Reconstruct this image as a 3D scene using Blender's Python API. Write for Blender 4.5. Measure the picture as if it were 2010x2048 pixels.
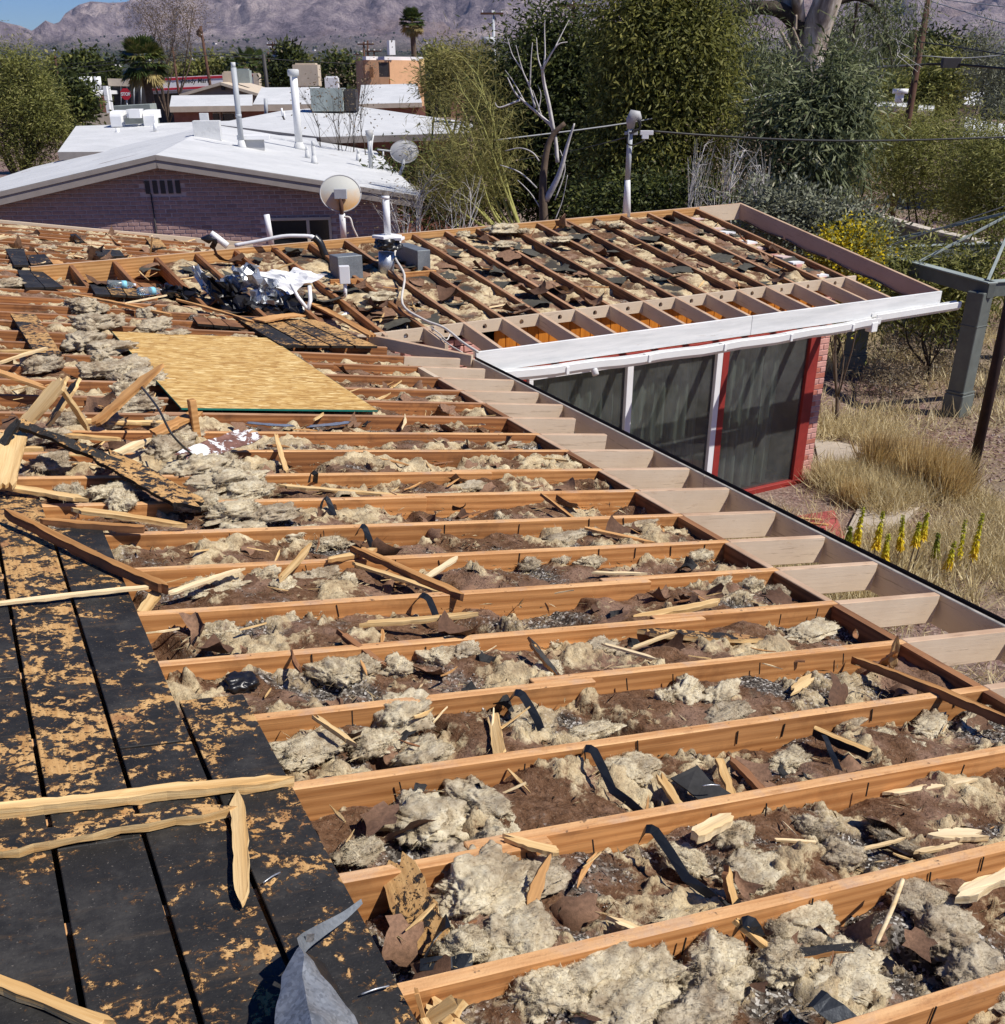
import bpy, bmesh, math, random
import numpy as np
from mathutils import Vector, Matrix

for o in list(bpy.data.objects): bpy.data.objects.remove(o)
SC = bpy.context.scene; COL = SC.collection
random.seed(7); RNG = np.random.default_rng(11)

# ------------------------------------------------------------------ camera, world, sun, exposure
FPX, PCX, PCY = 2140.0, 1005.0, 1340.0          # focal length and principal point of the 2010 px wide photograph
PITCH = math.atan((PCY - 157) / FPX); YAW = math.radians(25.7)
CZ = 4.41                                        # eye height above the yard
cam = bpy.data.cameras.new("camera"); co = bpy.data.objects.new("camera", cam); COL.objects.link(co)
co.location = (0, 0, CZ); co.rotation_euler = (math.pi / 2 - PITCH, 0, -YAW)
cam.sensor_fit = 'HORIZONTAL'; cam.sensor_width = 36; cam.lens = 36 * FPX / 2010
cam.shift_y = (PCY - 1024) / 2010
cam.clip_start = 0.05; cam.clip_end = 60000
SC.camera = co

SUN_AZ, SUN_EL = math.radians(-45.5), math.radians(51.5)   # sun: behind the camera's right shoulder
sdir = Vector((math.cos(SUN_AZ) * math.cos(SUN_EL), math.sin(SUN_AZ) * math.cos(SUN_EL), math.sin(SUN_EL)))
w = bpy.data.worlds.new("World"); SC.world = w; w.use_nodes = True
wn = w.node_tree; wn.nodes.clear()
sky = wn.nodes.new('ShaderNodeTexSky'); sky.sky_type = 'NISHITA'; sky.sun_disc = False
sky.sun_elevation = SUN_EL; sky.sun_rotation = math.atan2(sdir.x, sdir.y)
sky.altitude = 1500; sky.air_density = 1.0; sky.dust_density = 0.0; sky.ozone_density = 1.0
bg = wn.nodes.new('ShaderNodeBackground'); bg.inputs[1].default_value = 0.060
wo = wn.nodes.new('ShaderNodeOutputWorld')
hs = wn.nodes.new('ShaderNodeHueSaturation'); hs.inputs['Saturation'].default_value = 1.5
wn.links.new(sky.outputs[0], hs.inputs['Color']); tn = wn.nodes.new('ShaderNodeMix'); tn.data_type = 'RGBA'; tn.blend_type = 'MULTIPLY'; tn.inputs[0].default_value = 1; tn.inputs[7].default_value = (.62, .79, 1.25, 1)
wn.links.new(hs.outputs[0], tn.inputs[6]); wn.links.new(tn.outputs[2], bg.inputs[0]); wn.links.new(bg.outputs[0], wo.inputs[0])
sl = bpy.data.lights.new("sun", 'SUN'); sl.energy = 5.0; sl.angle = math.radians(0.5); sl.color = (1, .95, .87)
so = bpy.data.objects.new("sun", sl); COL.objects.link(so)
so.rotation_euler = sdir.to_track_quat('Z', 'Y').to_euler(); so.location = (20, -20, 40)
SC.view_settings.view_transform = 'Standard'; SC.view_settings.look = 'None'
SC.view_settings.exposure = 0.18; SC.view_settings.gamma = 1.0; SC.view_settings.use_curve_mapping = False
SC.render.engine = 'CYCLES'
HAZE = 2.6e-5
SC.cycles.use_denoising = True
SC.cycles.max_bounces = 6; SC.cycles.transparent_max_bounces = 16; SC.cycles.volume_bounces = 0

# ------------------------------------------------------------------ pixel -> place (the house's own axes: x down the main slope, y along its eave)
_F = np.array([0, math.cos(PITCH), -math.sin(PITCH)]); _U = np.array([0, math.sin(PITCH), math.cos(PITCH)])
_c, _s = math.cos(YAW), math.sin(YAW)
def ray(px, py):
    d = (np.array([1., 0, 0]) * (px - PCX) + _U * (PCY - py)) / FPX + _F
    return np.array([d[0] * _c + d[1] * _s, -d[0] * _s + d[1] * _c, d[2]])
EYE = np.array([0, 0, CZ])
H, T = 1.58, 0.134                               # the main roof plane: z = CZ - H - T x
def rz(x): return CZ - H - T * x
def onroof(px, py, dz=0.):
    d = ray(px, py); return Vector(EYE + d * (-(H - dz) / (d[2] + T * d[0])))
def onz(px, py, z=0.):
    d = ray(px, py); return Vector(EYE + d * ((z - CZ) / d[2]))
def at(px, py, D):                               # D metres ahead of the eye, measured level
    d = ray(px, py); return Vector(EYE + d * (D / (d[0] * _s + d[1] * _c)))
def above(base, px, py):                         # the height over a ground point that shows at (px, py)
    d = ray(px, py); k = math.hypot(base[0], base[1]) / math.hypot(d[0], d[1]); return CZ + d[2] * k
def Dof(p): return p[0] * _s + p[1] * _c
# the wing: frame turned 5 degrees, a along its eave, b towards its ridge
WA = math.radians(5); W0 = np.array([3.97, 8.76]); wa = np.array([math.cos(WA), math.sin(WA)]); wb = np.array([-math.sin(WA), math.cos(WA)])
def wz(a, b): return CZ - 2.12 + b * (.16 + .0043 * a)
def wp(a, b, dz=0.):
    q = W0 + wa * a + wb * b; return Vector((q[0], q[1], wz(a, b) + dz))
def wxy(a, b, z): q = W0 + wa * a + wb * b; return Vector((q[0], q[1], z))
def onwing(px, py, dz=0.):
    d = ray(px, py); z = CZ - 1.9
    for _ in range(25):
        k = (z - CZ) / d[2]; q = d[:2] * k - W0; a = q @ wa; b = q @ wb; z = .5 * z + .5 * (wz(a, b) + dz)
    return Vector(EYE + d * ((z - CZ) / d[2]))
def wab(p): q = np.array([p[0], p[1]]) - W0; return q @ wa, q @ wb

# ------------------------------------------------------------------ value noise in numpy
_perm = np.random.default_rng(3).permutation(256); _perm = np.concatenate([_perm, _perm, _perm])
_g = np.random.default_rng(4).normal(size=(256, 3)); _g /= np.linalg.norm(_g, axis=1)[:, None]
def pn(x, y, z=0.):
    x, y, z = np.broadcast_arrays(np.asarray(x, float), np.asarray(y, float), np.asarray(z, float))
    xi, yi, zi = np.floor(x).astype(int), np.floor(y).astype(int), np.floor(z).astype(int)
    xf, yf, zf = x - xi, y - yi, z - zi
    f = lambda t: t * t * t * (t * (t * 6 - 15) + 10)
    u, v, ww = f(xf), f(yf), f(zf); r = 0
    for dx in (0, 1):
        for dy in (0, 1):
            for dz in (0, 1):
                h = _perm[_perm[_perm[(xi + dx) & 255] + ((yi + dy) & 255)] + ((zi + dz) & 255)]
                g = _g[h]
                r = r + (g[..., 0] * (xf - dx) + g[..., 1] * (yf - dy) + g[..., 2] * (zf - dz)) * \
                    (u if dx else 1 - u) * (v if dy else 1 - v) * (ww if dz else 1 - ww)
    return r * 1.6
def fbm(x, y, z=0., o=4, g=.5):
    s, a = 0, 1.
    for i in range(o):
        s = s + a * pn(x, y, np.asarray(z) + i * 7.3); x, y, z = x * 2.03, y * 2.03, np.asarray(z) * 2.03; a *= g
    return s
def sst(e0, e1, x): t = np.clip((x - e0) / (e1 - e0), 0, 1); return t * t * (3 - 2 * t)

# ------------------------------------------------------------------ objects
WL = {}
def tagged(o, label=None, cat=None, group=None, kind=None):
    if label: o['label'] = label
    if cat: o['category'] = cat
    if group: o['group'] = group
    if kind: o['kind'] = kind
    return o
def thing(name, label, cat, loc=(0, 0, 0), group=None, rotz=0.):
    o = bpy.data.objects.new(name, None); COL.objects.link(o); o.empty_display_size = .2
    o.location = loc; o.rotation_euler = (0, 0, rotz); WL[o] = Vector(loc)
    return tagged(o, label, cat, group)
def mesh(name, V, F, m, smooth=False, mi=None, attrs=None):
    me = bpy.data.meshes.new(name)
    V = np.asarray(V, dtype=np.float32).reshape(-1, 3)
    if isinstance(F, np.ndarray):
        n, k = F.shape
        me.vertices.add(len(V)); me.vertices.foreach_set('co', V.ravel())
        me.loops.add(n * k); me.loops.foreach_set('vertex_index', F.astype(np.int32).ravel())
        me.polygons.add(n); me.polygons.foreach_set('loop_start', np.arange(0, n * k, k, dtype=np.int32))
        me.polygons.foreach_set('loop_total', np.full(n, k, dtype=np.int32))
        me.update(calc_edges=True)
    else:
        me.from_pydata([tuple(map(float, v)) for v in V], [], F); me.update()
    for x in (m if isinstance(m, (list, tuple)) else [m]): me.materials.append(x)
    if mi is not None: me.polygons.foreach_set('material_index', np.asarray(mi, dtype=np.int32))
    if smooth: me.polygons.foreach_set('use_smooth', np.ones(len(me.polygons), dtype=bool))
    for k, (dom, arr) in (attrs or {}).items():
        a = me.attributes.new(k, 'FLOAT', dom); a.data.foreach_set('value', np.asarray(arr, dtype=np.float32))
    return me
def link(name, me, parent=None, loc=(0, 0, 0), M3=None, label=None, cat=None, group=None, kind=None):
    o = bpy.data.objects.new(name, me); COL.objects.link(o); loc = Vector(loc)
    if parent is not None:
        o.parent = parent; WL[o] = loc.copy(); loc = loc - WL[parent]
    else: WL[o] = loc.copy()
    o.matrix_basis = Matrix.Translation(loc) @ (M3.to_4x4() if M3 is not None else Matrix.Identity(4))
    return tagged(o, label, cat, group, kind)
def frame3(ex, up=(0, 0, 1)):
    ex = Vector(ex).normalized(); ey = Vector(up).cross(ex)
    if ey.length < 1e-4: ey = Vector((0, 1, 0)).cross(ex)
    ey.normalize(); ez = ex.cross(ey)
    return Matrix((ex, ey, ez)).transposed()
def boxvf(l, wd, h, bv=.003):
    """box with its edges chamfered: x from 0 to l, y centred, z from -h to 0"""
    bm = bmesh.new(); bmesh.ops.create_cube(bm, size=1.)
    for v in bm.verts: v.co = ((v.co.x + .5) * l, v.co.y * wd, (v.co.z - .5) * h)
    bv = min(bv, l * .3, wd * .3, h * .3)
    if bv > 0: bmesh.ops.bevel(bm, geom=list(bm.edges), offset=bv, segments=1, affect='EDGES')
    bm.verts.index_update(); V = [tuple(v.co) for v in bm.verts]; F = [[v.index for v in f.verts] for f in bm.faces]; bm.free()
    return V, F
_bc = {}
def box(name, A, B, wd, h, m, parent=None, up=(0, 0, 1), bv=.003, **kw):
    """a squared piece whose top centre line runs from A to B"""
    A, B = Vector(A), Vector(B); L = (B - A).length
    mats = m if isinstance(m, (list, tuple)) else [m]
    key = (round(L, 4), round(wd, 4), round(h, 4), bv, tuple(x.name for x in mats))
    if key not in _bc:
        V, F = boxvf(L, wd, h, bv)
        me = mesh(name, V, F, mats)
        if len(mats) > 1:
            for p in me.polygons: p.material_index = 1 if p.normal.z > .6 else 0
        _bc[key] = me
    return link(name, _bc[key], parent, A, frame3(B - A, up), **kw)
def blk(name, c, sx, sy, sz, m, parent=None, rot=0., bv=.004, **kw):
    """upright block standing on c"""
    d = Vector((math.cos(rot), math.sin(rot), 0)); c = Vector(c); t = c + Vector((0, 0, sz))
    return box(name, t - d * sx / 2, t + d * sx / 2, sy, sz, m, parent, bv=bv, **kw)
def tubevf(P, R, n=8, cap=True):
    P = [Vector(p) for p in P]; R = [R] * len(P) if not hasattr(R, '__len__') else R
    V, F = [], []; prev = None
    for i, p in enumerate(P):
        t = (P[min(i + 1, len(P) - 1)] - P[max(i - 1, 0)]).normalized()
        if prev is None: x = t.orthogonal().normalized()
        else:
            x = prev - t * prev.dot(t); x = x.normalized() if x.length > 1e-5 else t.orthogonal().normalized()
        prev = x; y = t.cross(x)
        for k in range(n):
            a = 2 * math.pi * k / n; V.append(p + (x * math.cos(a) + y * math.sin(a)) * R[i])
    for i in range(len(P) - 1):
        for k in range(n): F.append([i * n + k, i * n + (k + 1) % n, (i + 1) * n + (k + 1) % n, (i + 1) * n + k])
    if cap: F.append(list(range(n))[::-1]); F.append([(len(P) - 1) * n + k for k in range(n)])
    return V, F
def tube(name, P, R, m, parent=None, n=8, smooth=True, **kw):
    P = [Vector(p) for p in P]; o = P[0]
    V, F = tubevf([p - o for p in P], R, n)
    return link(name, mesh(name, V, F, m, smooth), parent, o, **kw)
def join(parts):
    V, F = [], []
    for v, f in parts:
        k = len(V); V += [tuple(x) for x in v]; F += [[i + k for i in q] for q in f]
    return V, F
def xf(vf, M): return [M @ Vector(v) for v in vf[0]], vf[1]
def smoothpath(P, n=6):
    P = [Vector(p) for p in P]; Q = [P[0]] + P + [P[-1]]; out = []
    for i in range(1, len(Q) - 2):
        for k in range(n):
            t = k / n; a, b, c, d = Q[i - 1], Q[i], Q[i + 1], Q[i + 2]
            out.append(.5 * ((2 * b) + (c - a) * t + (2 * a - 5 * b + 4 * c - d) * t * t + (3 * b - a - 3 * c + d) * t ** 3))
    return out + [P[-1]]
def poly_slab(name, pts, th, m, parent=None, **kw):
    """a flat piece: pts is its top outline (counter-clockwise from above), th its thickness"""
    pts = [Vector(p) for p in pts]; o = sum(pts, Vector()) / len(pts); n = len(pts)
    nrm = Vector()
    for i in range(n): nrm += (pts[i] - o).cross(pts[(i + 1) % n] - o)
    if nrm.z < 0: pts.reverse(); nrm = -nrm
    nrm.normalize()
    V = [p - o for p in pts] + [p - o - nrm * th for p in pts]
    F = [list(range(n)), list(range(2 * n - 1, n - 1, -1))] + [[n + i, n + (i + 1) % n, (i + 1) % n, i] for i in range(n)]
    mats = m if isinstance(m, (list, tuple)) else [m]
    mi = [1 if (len(mats) > 1 and k == 0) else 0 for k in range(len(F))]
    return link(name, mesh(name, V, F, mats, mi=mi), parent, o, **kw)
# ------------------------------------------------------------------ materials
class G:
    def __init__(s, name):
        s.m = bpy.data.materials.new(name); s.m.use_nodes = True; s.t = s.m.node_tree; s.t.nodes.clear()
        s.out = s.t.nodes.new('ShaderNodeOutputMaterial'); s.b = s.t.nodes.new('ShaderNodeBsdfPrincipled')
        s.t.links.new(s.b.outputs[0], s.out.inputs[0]); s.b.inputs['Roughness'].default_value = .8
        s.b.inputs['Specular IOR Level'].default_value = .3
    def put(s, sock, v):
        if isinstance(v, bpy.types.NodeSocket): s.t.links.new(v, sock)
        elif hasattr(sock.default_value, '__len__') and not isinstance(v, (int, float)):
            v = tuple(v); sock.default_value = v + (1,) if len(v) == 3 and len(sock.default_value) == 4 else v
        else: sock.default_value = v
    def n(s, typ, **kw):
        nd = s.t.nodes.new('ShaderNode' + typ)
        for k, v in kw.items():
            if k.startswith('i_'):
                kk = k[2:]; s.put(nd.inputs[int(kk) if kk.isdigit() else kk.replace('_', ' ')], v)
            else: setattr(nd, k, v)
        return nd
    def set(s, **kw):
        for k, v in kw.items(): s.put(s.b.inputs[k.replace('_', ' ')], v)
        return s
    def co(s, which='Object'): return s.n('TexCoord').outputs[which]
    def rnd(s): return s.n('ObjectInfo').outputs['Random']
    def vec(s, scale=(1, 1, 1), which='Object', rnd=0., rot=(0, 0, 0)):
        c = s.co(which) if which != 'World' else s.n('NewGeometry').outputs['Position']
        mp = s.n('Mapping', i_Scale=scale, i_Rotation=rot); s.put(mp.inputs[0], c)
        if not rnd: return mp.outputs[0]
        a = s.n('VectorMath', operation='MULTIPLY_ADD', i_0=s.rnd(), i_1=(rnd, rnd * 1.7, rnd * .6), i_2=mp.outputs[0])
        return a.outputs[0]
    def noise(s, vec, sc=5., det=4., rough=.6, dist=0.):
        nd = s.n('TexNoise', i_Scale=sc, i_Detail=det, i_Roughness=rough, i_Distortion=dist); s.put(nd.inputs['Vector'], vec); return nd.outputs[0]
    def vor(s, vec, sc=5., feat='F1', out='Distance', rand=1.):
        nd = s.n('TexVoronoi', feature=feat, i_Scale=sc, i_Randomness=rand); s.put(nd.inputs['Vector'], vec); return nd.outputs[out]
    def ramp(s, f, stops, interp='LINEAR'):
        nd = s.n('ValToRGB'); r = nd.color_ramp; r.interpolation = interp
        while len(r.elements) < len(stops): r.elements.new(.5)
        for e, (p, c) in zip(r.elements, stops):
            e.position = p; e.color = (c, c, c, 1) if isinstance(c, (int, float)) else tuple(c) + (1,)
        s.put(nd.inputs[0], f); return nd.outputs[0]
    def mix(s, f, a, b, mode='MIX'):
        nd = s.n('Mix', data_type='RGBA', blend_type=mode); s.put(nd.inputs[0], f); s.put(nd.inputs[6], a); s.put(nd.inputs[7], b); return nd.outputs[2]
    def ma(s, op, a, b=0., c=0., clamp=False):
        nd = s.n('Math', operation=op, use_clamp=clamp); s.put(nd.inputs[0], a); s.put(nd.inputs[1], b); s.put(nd.inputs[2], c); return nd.outputs[0]
    def attr(s, name): return s.n('Attribute', attribute_name=name).outputs['Fac']
    def bump(s, hgt, strength=.4, dist=.01):
        nd = s.n('Bump', i_Strength=strength, i_Distance=dist); s.put(nd.inputs['Height'], hgt); s.put(s.b.inputs['Normal'], nd.outputs[0]); return s
    def hsv(s, col, h=.5, sat=1., v=1.):
        nd = s.n('HueSaturation'); s.put(nd.inputs['Hue'], h); s.put(nd.inputs['Saturation'], sat); s.put(nd.inputs['Value'], v); s.put(nd.inputs['Color'], col); return nd.outputs[0]

def plain(name, c, rough=.7, var=.12, sc=6., metal=0., bump=.15, bsc=40., spec=.3):
    g = G(name); v = g.vec(rnd=7.)
    f = g.noise(v, sc, 5, .65)
    col = g.mix(g.ramp(f, [(.3, 0.), (.7, 1.)]), tuple(x * (1 - var) for x in c), tuple(min(1, x * (1 + var)) for x in c))
    g.set(Base_Color=col, Roughness=rough, Metallic=metal, Specular_IOR_Level=spec)
    if bump: g.bump(g.noise(v, bsc, 3), bump, .004)
    return g.m

def wood(name, c0, c1, dark, gs=(1.2, 22, 22), stain=.5, rough=.75, hv=.12, knots=True, bump=.3):
    g = G(name); v = g.vec(gs, rnd=23.); vi = g.vec((1, 1, 1), rnd=11.)
    gr = g.noise(v, 1.6, 6, .62, .4)
    wv = g.n('TexWave', wave_type='BANDS', bands_direction='Z', i_Scale=1.1, i_Distortion=5., i_Detail=2., i_Detail_Scale=1.3)
    g.put(wv.inputs[0], g.vec((.35, 7, 9), rnd=9.))
    f = g.ma('ADD', g.ma('MULTIPLY', gr, .75), g.ma('MULTIPLY', wv.outputs[1], .25))
    col = g.ramp(f, [(.33, c0), (.62, c1)])
    fine = g.noise(g.vec((4, 160, 160), rnd=5.), 1.0, 3, .6)
    col = g.mix(g.ma('MULTIPLY', g.ramp(fine, [(.45, 0.), (.7, 1.)]), .25), col, dark)
    st = g.ramp(g.noise(vi, 3.1, 6, .7), [(.52, 0.), (.72, 1.)])
    col = g.mix(g.ma('MULTIPLY', st, stain), col, dark)
    if knots:
        k = g.ramp(g.vor(g.vec((2.2, 9, 9), rnd=31.), 1.0), [(.05, 1.), (.13, 0.)])
        col = g.mix(g.ma('MULTIPLY', k, .55), col, dark)
    col = g.hsv(col, .5, 1., g.ma('MULTIPLY_ADD', g.rnd(), 2 * hv, 1 - hv))
    g.set(Base_Color=col, Roughness=rough).bump(g.ma('ADD', gr, g.ma('MULTIPLY', fine, .5)), bump, .004)
    return g.m

M = {}
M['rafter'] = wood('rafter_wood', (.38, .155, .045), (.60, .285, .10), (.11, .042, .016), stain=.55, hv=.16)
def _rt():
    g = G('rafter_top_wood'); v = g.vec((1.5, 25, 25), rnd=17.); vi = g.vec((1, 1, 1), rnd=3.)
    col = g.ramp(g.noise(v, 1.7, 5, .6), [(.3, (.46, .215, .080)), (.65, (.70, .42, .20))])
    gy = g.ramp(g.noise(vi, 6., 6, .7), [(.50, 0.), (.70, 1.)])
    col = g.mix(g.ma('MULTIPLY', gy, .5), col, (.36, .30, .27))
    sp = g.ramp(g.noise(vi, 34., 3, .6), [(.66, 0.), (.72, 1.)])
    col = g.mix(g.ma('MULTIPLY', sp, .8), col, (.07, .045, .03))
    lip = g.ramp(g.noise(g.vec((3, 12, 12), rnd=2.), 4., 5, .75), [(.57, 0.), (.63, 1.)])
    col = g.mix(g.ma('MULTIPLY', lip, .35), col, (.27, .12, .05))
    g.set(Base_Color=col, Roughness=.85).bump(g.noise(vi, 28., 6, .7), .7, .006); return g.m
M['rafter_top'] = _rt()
M['rafterdirty'] = wood('dirty_rafter_wood', (.22, .082, .028), (.42, .175, .060), (.07, .03, .015), stain=.85, hv=.2)
M['wingfelt'] = plain('grey_olive_felt', (.070, .066, .052), .9, .3, 9., bump=.5)
M['pale'] = wood('fresh_split_wood', (.56, .34, .13), (.76, .54, .26), (.30, .15, .05), gs=(2, 34, 34), stain=.18, knots=False, bump=.6)
M['cream_wood'] = wood('cream_splinter_wood', (.66, .48, .25), (.84, .68, .42), (.40, .24, .10), gs=(2, 40, 40), stain=.1, knots=False, bump=.5)
M['orange'] = wood('orange_board_wood', (.40, .19, .06), (.62, .34, .13), (.16, .07, .03), stain=.35)
M['brownwood'] = wood('brown_board_wood', (.18, .08, .035), (.32, .15, .065), (.06, .03, .02), stain=.5)
def _tan(name, a, b, crack, peel=.35):
    g = G(name); v = g.vec((1.6, 26, 26), rnd=13.); vi = g.vec((1, 1, 1), rnd=5.)
    col = g.mix(g.ramp(g.noise(vi, 3.5, 5, .6), [(.3, 0.), (.7, 1.)]), a, b)
    cr = g.ramp(g.noise(g.vec((3.5, 60, 60), rnd=3.), 1.2, 4, .7), [(.60, 0.), (.68, 1.)])
    col = g.mix(g.ma('MULTIPLY', cr, .5), col, crack)
    pl = g.ramp(g.noise(g.vec((3, 9, 9), rnd=19.), 2.2, 6, .75), [(.60, 0.), (.68, 1.)])
    col = g.mix(g.ma('MULTIPLY', pl, peel), col, (.36, .22, .12))
    g.set(Base_Color=col, Roughness=.75).bump(g.noise(v, 2., 5, .7), .35, .004); return g.m
M['tan'] = _tan('tan_painted_wood', (.56, .44, .315), (.64, .52, .385), (.22, .15, .10))
M['tan_top'] = _tan('bare_tail_top', (.42, .27, .17), (.58, .42, .29), (.12, .07, .05), .6)
M['wingtop'] = wood('weathered_rafter_top', (.26, .125, .06), (.44, .25, .14), (.10, .05, .03), stain=.5)
M['pinktan'] = _tan('pink_tan_painted_board', (.44, .30, .225), (.50, .35, .27), (.2, .12, .09), .12)
M['whitepaint'] = plain('white_gutter_paint', (.78, .78, .76), .45, .05, 3.)
def _wf():
    g = G('chalky_white_fascia'); v = g.vec((.8, 9, 9), rnd=3.)
    col = g.mix(g.ramp(g.noise(v, 2., 6, .7), [(.35, 0.), (.68, 1.)]), (.80, .80, .78), (.62, .63, .62))
    col = g.mix(g.ramp(g.noise(g.vec((2, 20, 20)), 2., 5, .7), [(.64, 0.), (.70, .6)]), col, (.42, .34, .27))
    g.set(Base_Color=col, Roughness=.6).bump(g.noise(v, 3., 5), .25, .003); return g.m
M['whitefascia'] = _wf()
M['gutterdark'] = plain('dark_brown_gutter', (.045, .034, .032), .45, .25, 8.)
M['grey_fascia'] = plain('weathered_fascia_top', (.34, .31, .27), .85, .3, 14.)
def _tar(name, thr, deck=False):
    g = G(name); P = g.vec(which='World')
    area = g.noise(P, 1.7, 2, .5); big = g.noise(P, 8.5, 4, .6, .8); fine = g.noise(P, 34., 3, .6, .6); mic = g.noise(P, 95., 2, .6)
    s = g.ma('ADD', g.ma('ADD', g.ma('MULTIPLY', area, .48), g.ma('MULTIPLY', big, .85)), g.ma('ADD', g.ma('MULTIPLY', fine, .82), g.ma('MULTIPLY', mic, .30)))
    s = g.ma('ADD', s, g.ma('MULTIPLY_ADD', g.rnd(), .16, -.08))
    if deck:                                        # more of the tar was scraped off at both ends of the deck
        xyz = g.n('SeparateXYZ'); g.put(xyz.inputs[0], P)
        wy = g.ramp(g.ma('DIVIDE', xyz.outputs[1], 5.), [(.14, .72), (.24, .62), (.36, .30), (.48, .34), (.60, .52), (.95, .60)])
        s = g.ma('ADD', s, g.ma('MULTIPLY_ADD', wy, .34, -.17))
    mask = g.n('MapRange', i_1=thr, i_2=thr + .045, i_0=s).outputs[0]
    tan = g.ramp(g.noise(g.vec((5, 60, 40), rnd=5.), 1., 4, .6), [(.3, (.36, .185, .06)), (.7, (.62, .385, .16))])
    rust = g.ramp(g.noise(P, 3.3, 4, .7), [(.56, 0.), (.70, .85)])
    tan = g.mix(rust, tan, (.24, .095, .045))
    blk_ = g.ramp(g.noise(P, 5., 6, .72), [(.30, (.010, .010, .010)), (.52, (.022, .021, .020)), (.74, (.060, .056, .050))])
    sp = g.ramp(g.noise(P, 150., 2, .6), [(.66, 0.), (.74, .8)])
    blk_ = g.mix(sp, blk_, (.15, .13, .11))
    smear = g.ramp(g.noise(g.vec((2, 14, 2), which='World'), 1.6, 5, .7), [(.56, 0.), (.74, .35)])
    blk_ = g.mix(smear, blk_, (.13, .085, .045))
    half = g.n('MapRange', i_1=thr - .05, i_2=thr + .005, i_0=s).outputs[0]; blk_ = g.mix(g.ma('MULTIPLY', half, .75), blk_, (.095, .050, .022))
    tan = g.mix(g.ramp(mic, [(.60, 0.), (.68, .9)]), tan, (.03, .022, .018))
    g.set(Base_Color=g.mix(mask, blk_, tan), Roughness=g.mix(mask, (.66,) * 3, (.88,) * 3), Specular_IOR_Level=.28)
    g.bump(g.ma('ADD', g.ma('MULTIPLY', mask, -.9), g.ma('ADD', g.ma('MULTIPLY', fine, .7), g.ma('MULTIPLY', g.noise(P, 14., 5, .7), .8))), .9, .005); return g.m
M['tardeck'] = _tar('tarred_deck_plank_face', 1.262, True)
M['tar'] = _tar('tarred_plank_face', 1.29)
M['tarworn'] = _tar('worn_tarred_plank_face', 1.19)
M['tarspeck'] = _tar('mostly_scraped_plank_face', 1.10)
M['tarblack'] = _tar('black_tarred_face', 1.40)
M['tarside'] = plain('tarred_board_edge', (.022, .018, .015), .8, .4, 20., bump=.5, spec=.2)
def _osb():
    g = G('strand_board_face'); cols = None
    for i, (sc, ro) in enumerate((((6.5, 30, 1), .15), ((8, 38, 1), -.4), ((7, 26, 1), .75), ((9, 44, 1), -.1))):
        mp = g.vec(sc, rot=(0, 0, ro)); c = g.n('TexVoronoi', i_Scale=1.9); g.put(c.inputs['Vector'], mp)
        sep = g.n('SeparateColor'); g.put(sep.inputs[0], c.outputs['Color'])
        cc = g.ramp(sep.outputs[0], [(.0, (.33, .17, .045)), (.4, (.52, .31, .095)), (.8, (.64, .425, .155)), (1., (.80, .61, .29))])
        cols = cc if cols is None else g.mix(g.ramp(sep.outputs[1], [(.48, 0.), (.52, 1.)]), cols, cc)
    dk = g.ramp(g.noise(g.vec((7, 34, 1)), 1.5, 4, .7), [(.60, 0.), (.67, .8)])
    cols = g.mix(dk, cols, (.30, .16, .05))
    g.set(Base_Color=cols, Roughness=.8).bump(g.noise(g.vec((18, 80, 1)), 1., 4), .4, .003); return g.m
M['osb'] = _osb()
M['greenedge'] = plain('teal_green_edge_paint', (.012, .17, .125), .7, .25, 9.)
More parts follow.
